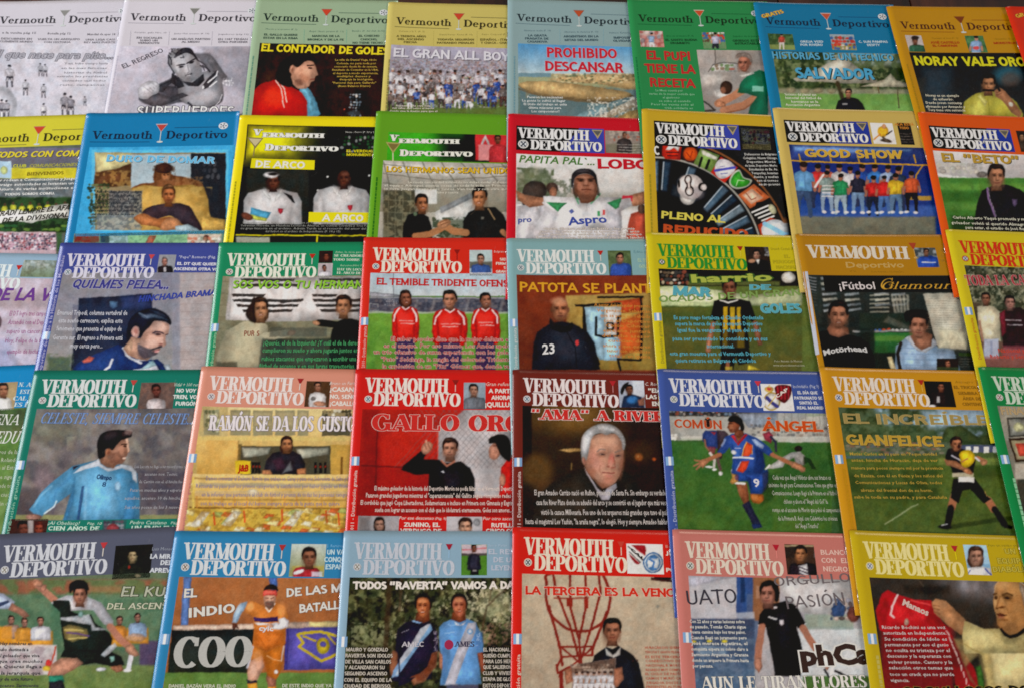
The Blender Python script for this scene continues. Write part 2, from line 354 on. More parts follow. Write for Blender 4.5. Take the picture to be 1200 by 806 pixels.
    def noise(s, c, scale, th=.5, soft=.15, a=.6, reg=None, k=0, sy=None):
        i = s.box(*reg, 0) if reg else np.arange(len(s.X)); X, Y = s.X[i], s.Y[i]
        n = .6 * vnoise(X / scale + k * 7.3, Y / (sy or scale) + k * 3.1, k) + .4 * vnoise(X / scale * 2.3 + k, Y / (sy or scale) * 2.3, k + 1)
        al = smoothstep((n - th) / soft + .5) * a
        if reg is not None:
            x0, y0, x1, y1 = reg; al *= smoothstep(np.minimum(np.minimum(X - x0, x1 - X), np.minimum(Y - y0, y1 - Y)) / 8 + .5)
        s._mix(i, al, c); return s
    def crowd(s, x0, y0, x1, y1, cols, dx=12, dy=10, seed=1, r=.55, a=.9):
        rr = random.Random(seed); y = y0
        while y < y1:
            x = x0 + rr.random() * dx
            while x < x1:
                s.ell(rr.choice(cols), x + rr.uniform(-2, 2), y + rr.uniform(-2, 2), dx * r * rr.uniform(.6, 1.2), dy * r * rr.uniform(.6, 1.3), soft=3, a=a); x += dx
            y += dy
        return s
    def head(s, x, y, h, skin='b8826a', hair='1c1512', t=0, beard=0, smile=0, long=0, bald=0, sh=.35, neck=True):
        h = h * .91
        sk = hexc(skin) * .93; dk = tuple(sk * .60); md = tuple(sk * .80); lt = tuple(np.clip(sk * 1.2 + 6, 0, 255)); skin = tuple(sk); so = max(2.2, h * .05)
        if not bald:
            s.ell(hair, x - t * .1 * h, y - .16 * h, .40 * h, .44 * h, soft=so)
            if long: s.ell(hair, x - t * .1 * h, y + .2 * h, .45 * h, .46 * h, soft=so * 1.4)
        if neck: s.poly(dk, [(x - .19 * h, y + .25 * h), (x + .19 * h, y + .25 * h), (x + .26 * h, y + .66 * h), (x - .26 * h, y + .66 * h)], soft=so)
        s.ell(dk, x - .35 * h - t * .06 * h, y + .02 * h, .055 * h, .11 * h, soft=so); s.ell(md, x + .35 * h - t * .06 * h, y + .02 * h, .055 * h, .11 * h, soft=so)
        s.poly(skin, [(x - .32 * h, y - .22 * h), (x - .16 * h, y - .44 * h), (x + .16 * h, y - .44 * h), (x + .32 * h, y - .22 * h), (x + .325 * h, y + .1 * h), (x + .24 * h, y + .36 * h), (x + .08 * h, y + .5 * h), (x - .08 * h, y + .5 * h), (x - .24 * h, y + .36 * h), (x - .325 * h, y + .1 * h)], soft=so, curve=True)
        sd = -1 if t >= 0 else 1; ex = t * .12 * h
        s.ell(dk, x + sd * .28 * h, y + .1 * h, .13 * h, .42 * h, soft=h * .24, a=sh * 1.35)
        s.ell(md, x - sd * .3 * h, y + .2 * h, .08 * h, .25 * h, soft=h * .16, a=.7)
        s.ell(lt, x - sd * .08 * h + ex * .5, y - .25 * h, .19 * h, .10 * h, soft=h * .14, a=.85); s.ell(lt, x + sd * .12 * h + ex * .5, y + .12 * h, .07 * h, .06 * h, soft=h * .12, a=.45)
        s.ell(lt, x - sd * .17 * h + ex * .5, y + .1 * h, .09 * h, .09 * h, soft=h * .14, a=.7)
        for q in (-1, 1):
            s.ell(dk, x + q * .145 * h + ex, y - .045 * h, .115 * h, .065 * h, soft=h * .09, a=.85)
            s.ell('20120e', x + q * .145 * h + ex, y - .03 * h, .05 * h, .02 * h, soft=h * .045, a=.95)
            s.line('2a1a16', [(x + q * .23 * h + ex, y - .1 * h), (x + q * .07 * h + ex, y - .115 * h)], h * .03, soft=h * .05, a=.8)
        s.ell(lt, x + ex * 1.2, y + .05 * h, .035 * h, .1 * h, soft=h * .07, a=.65)
        s.line(dk, [(x + sd * .05 * h + ex * 1.1, y), (x + sd * .075 * h + ex * 1.2, y + .14 * h)], h * .04, soft=h * .07, a=.6)
        s.ell(dk, x + ex * 1.25, y + .175 * h, .085 * h, .03 * h, soft=h * .06, a=.9)
        s.ell(md, x + ex, y + .35 * h, .12 * h, .03 * h, soft=h * .08, a=.8)
        s.line('5c2a26', [(x - .11 * h + ex, y + .275 * h - smile * .03 * h), (x + ex, y + .29 * h), (x + .11 * h + ex, y + .275 * h - smile * .03 * h)], h * .035, soft=h * .06, a=.9)
        if smile: s.line('d8c8bc', [(x - .065 * h + ex, y + .275 * h), (x + .065 * h + ex, y + .275 * h)], h * .028, soft=h * .03, a=.75)
        s.ell(dk, x, y + .48 * h, .2 * h, .05 * h, soft=h * .1, a=.7)
        if beard: s.ell('2a1d18', x + ex * .6, y + .37 * h, .25 * h, .14 * h, soft=h * .16, a=beard)
        if not bald:
            j = lambda a, b: (x + a * h - t * .03 * h, y + b * h)
            s.poly(hair, [j(-.36, .02), j(-.41, -.24), j(-.3, -.5), j(-.02, -.6), j(.27, -.53), j(.41, -.26), j(.36, .02), j(.31, -.13), j(.27, -.30), j(.1, -.37), j(-.08, -.33), j(-.22, -.34), j(-.3, -.2)], soft=so * 1.2, curve=True)
            s.ell(tuple(np.clip(hexc(hair) * 1.8 + 12, 0, 255)), x - sd * .1 * h, y - .5 * h, .14 * h, .045 * h, soft=h * .1, a=.6)
        return s
    def torso(s, c, x, y, w_, h_, c2=None, soft=4):
        s.poly(c, [(x - .16 * w_, y), (x + .16 * w_, y), (x + .42 * w_, y + .09 * h_), (x + .5 * w_, y + .3 * h_), (x + .5 * w_, y + h_), (x - .5 * w_, y + h_), (x - .5 * w_, y + .3 * h_), (x - .42 * w_, y + .09 * h_)], soft=soft, c2=c2)
        dk = tuple(hexc(c) * .7)
        s.line(dk, [(x - .33 * w_, y + .35 * h_), (x - .3 * w_, y + h_)], w_ * .05, soft=w_ * .08, a=.5)
        s.line(dk, [(x + .33 * w_, y + .35 * h_), (x + .3 * w_, y + h_)], w_ * .05, soft=w_ * .08, a=.5)
        s.line(dk, [(x - .14 * w_, y), (x, y + .07 * h_), (x + .14 * w_, y)], w_ * .05, soft=w_ * .05, a=.6); return s
    def man(s, x, y, h, shirt, pants='2b3550', skin='b5806a', hair='1c1512', sock=None, soft=3, seed=0):
        """small whole figure, y = top of the head, h = height"""
        hd = h * .17
        leg = sock or pants
        s.poly(pants, [(x - .15 * h, y + .5 * h), (x + .15 * h, y + .5 * h), (x + .17 * h, y + .72 * h), (x + .02 * h, y + .7 * h), (x, y + .62 * h), (x - .03 * h, y + .7 * h), (x - .16 * h, y + .72 * h)], soft=soft)
        s.line(skin if sock else pants, [(x - .09 * h, y + .65 * h), (x - .1 * h, y + .8 * h)], .1 * h, soft=soft); s.line(skin if sock else pants, [(x + .09 * h, y + .65 * h), (x + .11 * h, y + .8 * h)], .1 * h, soft=soft)
        s.line(leg, [(x - .1 * h, y + .78 * h), (x - .1 * h, y + .98 * h)], .08 * h, soft=soft); s.line(leg, [(x + .11 * h, y + .78 * h), (x + .12 * h, y + .98 * h)], .08 * h, soft=soft)
        s.line(skin, [(x - .17 * h, y + .3 * h), (x - .2 * h, y + .5 * h)], .07 * h, soft=soft); s.line(skin, [(x + .17 * h, y + .3 * h), (x + .2 * h, y + .5 * h)], .07 * h, soft=soft)
        s.poly(shirt, [(x - .05 * h, y + .16 * h), (x + .05 * h, y + .16 * h), (x + .18 * h, y + .22 * h), (x + .2 * h, y + .36 * h), (x + .14 * h, y + .36 * h), (x + .15 * h, y + .53 * h), (x - .15 * h, y + .53 * h), (x - .14 * h, y + .36 * h), (x - .2 * h, y + .36 * h), (x - .18 * h, y + .22 * h)], soft=soft)
        s.ell(skin, x, y + .1 * h, .062 * h, .085 * h, soft=soft); s.ell(hair, x, y + .045 * h, .072 * h, .055 * h, soft=soft)
        s.line(tuple(hexc(shirt) * .7), [(x + .02 * h, y + .25 * h), (x + .03 * h, y + .5 * h)], .03 * h, soft=soft, a=.4); return s
    def scribble(s, c, x0, y0, x1, dy, n, seed=1, a=.7, wd=3, slope=0):
        rr = random.Random(seed)
        for k in range(n):
            x = x0 + rr.uniform(0, 14); y = y0 + k * dy
            while x < x1 - rr.uniform(0, 16):
                l = rr.uniform(8, 26); s.line(c, [(x, y + slope * (x - x0)), (x + l * .5, y + slope * (x - x0) + rr.uniform(-1, 1)), (x + l, y + slope * (x + l - x0))], wd, soft=3, a=a * rr.uniform(.6, 1)); x += l + rr.uniform(4, 7)
        return s
    def done(s, name, label=None):
        C = s.C.reshape(s.shape + (3,))
        P = np.pad(C, ((1, 1), (1, 1), (0, 0)), 'edge'); P = (P[:-2] + 2 * P[1:-1] + P[2:]) / 4; C = ((P[:, :-2] + 2 * P[:, 1:-1] + P[:, 2:]) / 4).reshape(-1, 3) * .35 + s.C * .65
        X, Y = (s.P[0] - s.m.f[0]) * 4, (s.P[1] - s.m.f[1]) * 4
        n = .45 * vnoise(X / 46, Y / 46, 0) + .3 * vnoise(X / 15 + 7, Y / 15, 1) + .25 * vnoise(X / 6, Y / 6 + 3, 2)
        C = (C - 118) * 1.07 + 123
        C = C * (.88 + .26 * n)[:, None] + (vnoise(X / 3.2, Y / 3.2, 1) - .5)[:, None] * 12 + (_rng.rand(len(C)) - .5)[:, None] * 8 + (vnoise(X / 22, Y / 22 + 31, 2) - .5)[:, None] * np.array([7, -2, -6])
        L = np.clip((s2l(np.clip(C * INK, 0, 255)) - VEIL) / LUM, .002, .86)
        z = s.m.top(s.U, s.V) + 3e-5 * s.base
        o = mesh(name, np.stack([s.U, -s.V, z], 1), gridfaces(s.shape[1], s.shape[0], True), L, M_INK, s.m.root, True)
        if label: o['label'] = label
        s.m.parts.append(o)
        return o

MAGS = []
class Mag:
    def __init__(s, i, j, tl, bl, colour, frame, label, group='football magazines laid out in overlapping rows'):
        s.i, s.j, s.f, s.colour, s.seed = i, j, frame, colour, (i * 1.9 + j * 2.7) % 6.28
        s.c = .0095 + CG * (i - 4) + RG * j - SA * 1.01         # plane: z = c - SB*x + SA*y ; c chosen so the rows climb towards the camera
        P0, P1 = s.hit(*tl), s.hit(*bl)
        d = P0 - P1; d /= np.linalg.norm(d)                     # +y local (towards the head)
        n = np.array([SB, -SA, 1.0]); n /= np.linalg.norm(n)
        ux = np.cross(d, n); ux /= np.linalg.norm(ux)
        P0 = P0 - n * .0008
        s.O, s.ux, s.uy, s.n = P0, ux, d, n
        s.root = bpy.data.objects.new('magazine', None); col.objects.link(s.root); s.root.empty_display_size = .02
        Mx = Matrix([[ux[k], d[k], n[k], P0[k]] for k in range(3)] + [[0, 0, 0, 1]]); s.root.matrix_world = Mx
        s.root['label'] = label; s.root['category'] = 'magazine'; s.root['group'] = group
        s.texts = {}; s.tl = 0; s.parts = []
        s.body(); MAGS.append(s)
    def hit(s, px, py):
        d = ray(px, py); n = np.array([SB, -SA, 1.0]); c = s.c + .0008
        t = (c - HC) / (d @ n); return np.array([0, 0, HC]) + d * t
    def loc(s, x, y):
        px, py = x / s.f[2] + s.f[0], y / s.f[2] + s.f[1]
        P = s.hit(px, py) - s.O; return float(P @ s.ux), float(-(P @ s.uy))
    def px(s, U, V):
        P = s.O[None] + U[:, None] * s.ux - V[:, None] * s.uy + s.n * .0008 - np.array([0, 0, HC])
        d = P @ FWD; return 600 + FX * (P @ AXX) / d, 403 - FX * (P @ UP) / d
    def top(s, u, v): return cover_top(u, v, s.seed)
    def body(s):
        us = np.concatenate([[0, .00015, .0004, .0008, .0012, .0016, .0021, .0027, .0034, .0042, .0050, .0058, .0066, .008, .012, .017], np.linspace(.023, W, 26)])
        vs = np.linspace(0, H, 36); nu, nv = len(us), len(vs)
        U, V = np.meshgrid(us, vs); T = s.top(U, V); z0 = wave(U, V, s.seed)
        bot = z0
        bot = np.minimum(bot, T - .0001)
        c = lin(s.colour, 1.0)
        # the cover: one folded sheet, front and back, with its own thickness
        th = .00016
        Uo = np.concatenate([U[:, ::-1], U[:, 1:]], 1); Zo = np.concatenate([T[:, ::-1], bot[:, 1:]], 1); Vo = np.concatenate([V[:, ::-1], V[:, 1:]], 1)
        Ui = Uo + np.where(Uo < .0016, th * (1 - Uo / .0016), 0); Zi = Zo + np.concatenate([np.full((nv, nu), -th), np.full((nv, nu - 1), th)], 1)
        n2 = 2 * nu - 1
        VV = np.concatenate([np.stack([Uo, -Vo, Zo], -1).reshape(-1, 3), np.stack([Ui, -Vo, Zi], -1).reshape(-1, 3)])
        f1 = gridfaces(n2, nv); N = n2 * nv; f2 = gridfaces(n2, nv, True) + N
        def edge(idx): idx = np.asarray(idx); return np.stack([idx[:-1], idx[1:], idx[1:] + N, idx[:-1] + N], 1)
        rows = np.arange(nv) * n2
        E = [edge(np.arange(n2)), edge(np.arange(n2) + (nv - 1) * n2)[:, ::-1], edge(rows)[:, ::-1], edge(rows + n2 - 1)]
        C = np.tile(c, (len(VV), 1)); pg = np.array([.72, .71, .68]); C[N:] = pg
        cover = mesh('cover', VV, [f1, f2] + E, C, M_COVER, s.root, True)
        # the pages: a closed slab with a slightly stepped fore edge
        u2 = us[us > .0016] - 0; u2 = np.concatenate([[.0016], u2[:-1], [W - .0006]]); v2 = vs.copy(); v2[0] = .0005; v2[-1] = H - .0005
        U2, V2 = np.meshgrid(u2, v2); zt = s.top(U2, V2) - th - 2e-5; zb = wave(U2, V2, s.seed) + th + 2e-5; zb = np.minimum(zb, zt - 2e-5)
        n3, m3 = len(u2), nv; N3 = n3 * m3
        VV = np.concatenate([np.stack([U2, -V2, zt], -1).reshape(-1, 3), np.stack([U2, -V2, zb], -1).reshape(-1, 3)])
        def e3(idx): idx = np.asarray(idx); return np.stack([idx[:-1], idx[1:], idx[1:] + N3, idx[:-1] + N3], 1)
        r3 = np.arange(m3) * n3
        mesh('pages', VV, [gridfaces(n3, m3, True), gridfaces(n3, m3) + N3, e3(np.arange(n3))[:, ::-1], e3(np.arange(n3) + (m3 - 1) * n3), e3(r3), e3(r3 + n3 - 1)[:, ::-1]], np.tile(pg, (len(VV), 1)), M_PAGE, s.root)
        # two wire staples through the fold
        for v in (.052, .158):
            a, b_, r = v - .0055, v + .0055, .00028
            P = [(.0001, -a), (.0001, -b_)]; VV = []; FF = []
            zc = float(s.top(.0001, v)) * .75
            for (x, y) in P:
                for q in range(6):
                    VV.append((x - r * .4 + r * math.cos(q * math.pi / 3), y, zc + r * math.sin(q * math.pi / 3)))
            for q in range(6): FF.append((q, (q + 1) % 6, 6 + (q + 1) % 6, 6 + q))
            o = mesh('staple', VV, [np.array(FF), np.array([(5, 4, 3, 2, 1, 0), (6, 7, 8, 9, 10, 11)])], None, M_STEEL, cover)
    def add(s, role, V, F, C, lay):
        """V in local metres (u, v down, extra layer count)"""
        s.texts.setdefault(role, []).append((V, F, C, lay))
    def text(s, role, txt, x0, y0, x1, y1, h, c, bold=.02, out=None, ow=.05, font=None, shear=0, lay=3, sh=None, res=2, c2=None, thick=.19, thin=.06, bow=0, rot=0, track=.03, mono=False):
        """baseline from (x0,y0) to (x1,y1) in frame units, cap height h"""
        (u0, v0), (u1, v1) = s.loc(x0, y0), s.loc(x1, y1)
        (_, va), (_, vb) = s.loc(x0, y0), s.loc(x0, y0 - h); hh = abs(va - vb)
        s.put(role, txt, u0, v0, u1, v1, hh, c, bold, out, ow, font, shear, lay, sh, res, c2, thick, thin, bow, track)
    SOLO = ('headline', 'banner_lettering', 'shirt_lettering', 'subhead', 'billboard_lettering', 'footer_text', 'teaser_text', 'title_strip')
    def put(s, role, txt, u0, v0, u1, v1, hh, c, bold=.02, out=None, ow=.05, font=None, shear=0, lay=3, sh=None, res=2, c2=None, thick=.19, thin=.06, bow=0, track=.03):
        if role in s.SOLO: s.tl += 1; role = role + '|%d' % s.tl
        up = font is None and hh > .0022 and all((ch in GL and (ch.isupper() or ch in ' ".,')) or ch in ACC for ch in txt)
        glyphs = lambda g_: grot(txt, min(.25, .15 + bold * 1.2), g_) if up else (sans(txt, bold + g_, res) if font is None else serif(txt, thick, thin, track, g_))
        V, F = glyphs(0.0)
        w0, w1 = float(V[:, 0].min()), float(V[:, 0].max()); L = math.hypot(u1 - u0, v1 - v0)
        du, dv = (u1 - u0) / L, (v1 - v0) / L; sx = L / (w1 - w0)
        def place(V, cc, lay, ox=0, oy=0):
            x = (V[:, 0] - w0) * sx; y = V[:, 1] * hh; x = x + shear * y; t = x / L
            y = y + bow * hh * 4 * t * (1 - t)
            u = u0 + du * x + dv * y + ox; v = v0 + dv * x - du * y + oy
            c3 = np.tile(lin(cc), (len(V), 1))
            if c2 is not None and cc is c:
                tt = np.clip(V[:, 1], 0, 1)[:, None]; c3 = lin(c) * tt + lin(c2) * (1 - tt)
            s.add(role, np.stack([u, v, lay + V[:, 2] * .12], 1), F_, c3, 0)
        F_ = F
        if sh is not None: place(V, sh, lay - 1.6, hh * .07, hh * .07)
        if out is not None:
            V2, F_ = glyphs(ow)
            place(V2, out, lay - 1.0)
        F_ = F; place(V, c, lay)
    def quadprint(s, role, c, pts, lay=2):
        """flat ink shape in frame units"""
        s.lq(role, c, [s.loc(*p) for p in pts], lay)
    def lq(s, role, c, pts, lay=2):
        P = np.array(pts, float); n = len(P)
        if role in s.SOLO: s.tl += 1; role = role + '|%d' % s.tl
        if n == 4 and (np.ptp(P[:, 0]) > .007 or np.ptp(P[:, 1]) > .02):
            nu, nv = max(2, int(np.ptp(P[:, 0]) / .003) + 2), max(2, int(np.ptp(P[:, 1]) / .01) + 2)
            a, b = np.meshgrid(np.linspace(0, 1, nu), np.linspace(0, 1, nv)); a = a.ravel()[:, None]; b = b.ravel()[:, None]
            Q = (P[0] * (1 - a) + P[1] * a) * (1 - b) + (P[3] * (1 - a) + P[2] * a) * b
            F = gridfaces(nu, nv); F = np.concatenate([F[:, [0, 1, 2]], F[:, [0, 2, 3]]])
            s.add(role, np.concatenate([Q, np.full((len(Q), 1), float(lay))], 1), F, np.tile(lin(c), (len(Q), 1)), 0); return
        s.add(role, np.concatenate([P, np.full((n, 1), float(lay))], 1), np.array([(0, k, k + 1) for k in range(1, n - 1)]), np.tile(lin(c), (n, 1)), 0)
    def disc(s, role, c, u, v, ru, rv, lay=2, n=16, ri=0.0):
        t = np.linspace(0, 2 * np.pi, n + 1); o = np.stack([u + ru * np.cos(t), v + rv * np.sin(t)], 1); i_ = np.stack([u + ru * ri * np.cos(t), v + rv * ri * np.sin(t)], 1)
        P = np.concatenate([o, i_]); F = [(k, k + 1, n + 2 + k) for k in range(n)] + [(k, n + 2 + k, n + 1 + k) for k in range(n)]
        s.add(role, np.concatenate([P, np.full((len(P), 1), float(lay))], 1), np.array(F), np.tile(lin(c), (len(P), 1)), 0)
    def flush(s):
        order = sorted(s.texts, key=lambda r: (r.split('|')[0] != 'masthead'))
        kids = {o.name.split('.')[0]: o for o in reversed(s.parts)}
        for full in order:
            role = full.split('|')[0]; L = s.texts[full]
            Vs, Fs, Cs = [], [], []; n = 0
            for V, F, C, _ in L:
                Vs.append(V); Fs.append(F + n); Cs.append(C); n += len(V)
            V = np.concatenate(Vs); F = np.concatenate(Fs); C = np.concatenate(Cs)
            V[:, 0] = np.minimum(V[:, 0], W - .0003); V[:, 1] = np.minimum(V[:, 1], H - .0003)
            a = V[F]; cr = (a[:, 1, 0] - a[:, 0, 0]) * (-(a[:, 2, 1] - a[:, 0, 1])) + (a[:, 2, 0] - a[:, 0, 0]) * (a[:, 1, 1] - a[:, 0, 1])
            F = F[np.abs(cr) > 1e-12]; cr = cr[np.abs(cr) > 1e-12]
            if not len(F): continue
            F = np.where((cr < 0)[:, None], F[:, ::-1], F)
            z = s.top(V[:, 0], V[:, 1]) + 3.5e-5 * V[:, 2]
            par = s.root
            if role in ('headline', 'subhead', 'caption', 'shirt_lettering', 'banner_lettering', 'billboard_lettering', 'shop_lettering', 'badge_lettering', 'title_bar', 'title_strip'): par = kids.get('cover_picture', s.root)
            if role in ('masthead_rule', 'martini_glass', 'football_emblem', 'round_crest', 'title_frame'): par = kids.get('masthead', s.root)
            o = mesh(role, np.stack([V[:, 0], -V[:, 1], z], 1), F, C, M_INK, par)
            if role == 'masthead': kids['masthead'] = o
        s.texts = {}

A1=(0,0,4);A2=(290,0,3.871);A3=(590,0,3.871);A4=(880,0,3.75);B1=(0,130,4.138);B2=(260,130,3.529);B3=(590,130,3.636);B4=(890,120,3.871)
C1=(0,275,4.604);C2a=(240,270,4.479);C2b=(420,270,4.478);C3=(590,270,3.429);C4=(900,260,4.0);D1=(0,425,3.8375);D2a=(205,425,3.837);D2b=(405,425,3.839)
D3a=(595,425,3.837);D3b=(765,425,3.84);D4=(950,420,3.748);E1=(0,615,4.219);E2=(180,615,4.222);E3=(390,615,4.218);E4=(590,615,4.218);E5=(780,615,4.221);E6=(980,615,4.218);A2a=(290,0,5.759);A2b=(445,0,5.755)
# ------------------------------------------------------------ repeated cover furniture (millimetres on the cover, u from the fold, v from the head)
mm = .001
def glass_print(m, u0, v0, u1, v1, drink='c8452e', rim='e8e4de', stem='d8dcd8'):
    uc = (u0 + u1) / 2; vb = v0 + (v1 - v0) * .42
    m.lq('martini_glass', rim, [(u0 * mm, v0 * mm), (u1 * mm, v0 * mm), (uc * mm, (vb + 1) * mm)], 2)
    m.lq('martini_glass', drink, [((u0 + .9) * mm, (v0 + 1.1) * mm), ((u1 - .9) * mm, (v0 + 1.1) * mm), (uc * mm, vb * mm)], 3)
    m.lq('martini_glass', stem, [((uc - .35) * mm, vb * mm), ((uc + .35) * mm, vb * mm), ((uc + .35) * mm, v1 * mm), ((uc - .35) * mm, v1 * mm)], 4)
    if v1 - v0 > 14: m.disc('martini_glass', stem, uc * mm, v1 * mm, (u1 - u0) * .25 * mm, .0011, 5)
def mast_a(m, dv=0, ink='1f2428', drink='c8452e', rim='dfe6e0', ball=True, line=None, du=0):
    line = line or ink
    m.put('masthead', 'Vermouth', (9.3 + du) * mm, (31 + dv) * mm, (66.6 + du) * mm, (31.6 + dv) * mm, 9.6 * mm, ink, font='s', thick=.17, thin=.075)
    m.put('masthead', 'Deportivo', (79.4 + du) * mm, (31.8 + dv) * mm, (138 + du) * mm, (32.4 + dv) * mm, 9.6 * mm, ink, font='s', thick=.17, thin=.075)
    m.lq('masthead_rule', line, [((8.3 + du) * mm, (34.4 + dv) * mm), ((64.5 + du) * mm, (34.9 + dv) * mm), ((64.5 + du) * mm, (35.6 + dv) * mm), ((8.3 + du) * mm, (35.1 + dv) * mm)])
    m.lq('masthead_rule', line, [((86.6 + du) * mm, (18 + dv) * mm), ((129 + du) * mm, (18.2 + dv) * mm), ((129 + du) * mm, (18.9 + dv) * mm), ((86.6 + du) * mm, (18.7 + dv) * mm)])
    glass_print(m, 68.4 + du, 13.3 + dv, 80 + du, 35.5 + dv, drink, rim, 'c9d2d0')
    if ball:
        m.disc('football_emblem', 'd8dce0', (133.4 + du) * mm, (17.3 + dv) * mm, .0045, .0042, 3)
        for a in range(5): m.disc('football_emblem', '5a6068', (133.4 + du + 2.6 * math.cos(a * 1.257)) * mm, (17.3 + dv + 2.4 * math.sin(a * 1.257)) * mm, .0009, .0009, 4, 6)
        m.disc('football_emblem', '6a7078', (133.4 + du) * mm, (17.3 + dv) * mm, .0011, .0011, 4, 6)
def emblem(m, u, v, r=3.1, ring='e6e2da', core='5d7480', bar='d9dde0'):
    m.disc('round_crest', ring, u * mm, v * mm, r * mm, r * 1.02 * mm, 3)
    m.disc('round_crest', core, u * mm, v * mm, r * .78 * mm, r * .8 * mm, 4)
    for s in (-1, 1):
        m.lq('round_crest', bar, [((u + s * r * .62) * mm, (v - r * .5) * mm), ((u + s * r * .15) * mm, v * mm), ((u + s * r * .62) * mm, (v + r * .5) * mm)], 5)
    m.lq('round_crest', bar, [((u - r * .3) * mm, (v - r * .65) * mm), ((u + r * .3) * mm, (v - r * .65) * mm), (u * mm, (v - r * .2) * mm)], 5)
    m.lq('round_crest', bar, [((u - r * .3) * mm, (v + r * .65) * mm), ((u + r * .3) * mm, (v + r * .65) * mm), (u * mm, (v + r * .2) * mm)], 5)
def mast_d(m, ink='efe3da', dv=0, su=1.0, k=1.0, drink='b52a22', core='5d7480', glass=True, glass_stem='d8d4cc', out=None, du=0, edge=None):
    f = lambda x: (8.8 + (x - 8.8) * su + du) * mm
    kw = dict(font='s', thick=.24, thin=.065, track=.025)
    m.put('masthead', 'VERMOUTH', f(8.8), (20.9 + dv) * mm, f(79), (21.3 + dv) * mm, 13.1 * k * mm, ink, out=out, ow=.02, **kw)
    m.put('masthead', 'DEPORTIVO', f(16.5), (33.1 + dv * 1.05) * mm, f(89.3), (33.5 + dv * 1.05) * mm, 11.6 * k * mm, ink, out=out, ow=.02, **kw)
    emblem(m, f(12.2) / mm, 27.2 + dv, 3.1, ink, core)
    if glass: glass_print(m, f(82) / mm, 8.7 + dv, f(87.6) / mm, 19.8 + dv, drink, drink, glass_stem)
def flag_print(m, v=82.5, u=1.6):
    for k, c in enumerate(('7fa6cf', 'e6e8ec', '7fa6cf')):
        m.lq('flag_print', c, [((u + k * 2.1) * mm, v * mm), ((u + 2.1 + k * 2.1) * mm, v * mm), ((u + 2.1 + k * 2.1) * mm, (v + 7.6) * mm), ((u + k * 2.1) * mm, (v + 7.6) * mm)], 3)
def spine_print(m, c='efe3da', u=6.6, v0=190, v1=94, txt='de 2011 - Distribución gratuita', h=2.7):
    m.put('margin_lettering', txt, u * mm, v0 * mm, u * mm, v1 * mm, h * mm, c, bold=.01, res=1)
def margin_line(m, c, u=4.6, v0=160, v1=80, h=1.5, txt=None):
    rr = random.Random(m.i * 7 + m.j); v = v1
    while v < v0:
        l = rr.uniform(1.2, 5); m.lq('margin_lettering', c, [(u * mm, v * mm), ((u + h) * mm, v * mm), ((u + h) * mm, (v + l) * mm), (u * mm, (v + l) * mm)]); v += l + .7
def lines(m, role, L, h, c, out=None, slope=0, bold=.015, **k):
    m.tl += 1; role = role + '|%d' % m.tl
    for (t, x0, x1, y) in L: m.text(role, t, x0, y, x1, y + slope * (x1 - x0), h, c, bold=bold, out=out, ow=.03, res=1, **k)
def boxed(m, b, right=None, mast='f4efe8', outl='101018', blue='3b46a8', k=1.0):
    """black and blue title box used on the second row; b = frame corners x0,y0,x1,y1"""
    (u0, v0), (u1, v1) = m.loc(b[0], b[1]), m.loc(b[2], b[3]); w_, h_ = u1 - u0, v1 - v0
    m.lq('title_box', '14141c', [(u0, v0), (u1, v0), (u1, v1), (u0, v1)], 1)
    m.lq('title_box', blue, [(u0 + w_ * .72, v0), (u1, v0), (u1, v1), (u0 + w_ * .5, v1)], 1.5)
    kw = dict(font='s', thick=.24, thin=.075, track=.02)
    m.put('masthead', 'VERMOUTH', u0 + w_ * .015, v0 + h_ * .5, u0 + w_ * .83, v0 + h_ * .5, h_ * .42, mast, out=outl, ow=.03, lay=4, **kw)
    m.put('masthead', 'DEPORTIVO', u0 + w_ * .16, v0 + h_ * .94, u0 + w_ * .97, v0 + h_ * .94, h_ * .38, mast, out=outl, ow=.03, lay=4, **kw)
    emblem(m, (u0 + w_ * .08) / mm, (v0 + h_ * .75) / mm, h_ * .17 / mm, 'e8e6e2', '3a4450')
    m.lq('martini_glass', 'b0a070', [(u0 + w_ * .86, v0 + h_ * .05), (u0 + w_ * .985, v0 + h_ * .05), (u0 + w_ * .925, v0 + h_ * .42)], 3)
    m.lq('martini_glass', '5a5a5a', [(u0 + w_ * .875, v0 + h_ * .09), (u0 + w_ * .97, v0 + h_ * .09), (u0 + w_ * .925, v0 + h_ * .3)], 4)
# ============================================================ row 1 (farthest)
G_, SK = 'football magazines laid out in overlapping rows', 'b5806a'
m = Mag(0, 1, (-8, 3), (-36, 137), 'c2bfc8', A1, 'white magazine in the top left corner with tiny cut-out footballers scattered on pale grey')
mast_a(m, ink='3a3a42', drink='8a8a88', rim='c8c8cc', line='a5a3ac', du=1)
c = Canvas(m, -60, 208, 520, 560, 'c6c4cd', edge=True)
c.scribble('77757e', 0, 158, 500, 24, 1, 3, .5); c.noise('bdbcc8', 120, a=.5)
c.ell('d8d7de', 0, 500, 80, 95, soft=10, a=.8); c.ell('aeadb8', 0, 500, 70, 88, soft=20, a=.25)
for (x, y, h, sh) in [(45, 305, 105, 'b5b3bb'), (190, 298, 62, 'a8a6ae'), (212, 300, 62, 'b9b7bf'), (120, 375, 75, 'c0bec6'), (205, 395, 66, 'b4b2ba'), (305, 438, 104, '9c9aa4'), (332, 450, 96, '8e8c96'), (398, 455, 44, 'aaa8b0'), (205, 488, 70, 'cac8d0'), (8, 468, 86, '8f8d96'), (32, 472, 80, '9f9da6'), (-30, 380, 90, '99979f')]:
    c.man(x, y, h, sh, '3c3a42', 'a5a0a5', '2b2930', sock='55535c', soft=4)
c.done('cover_picture')
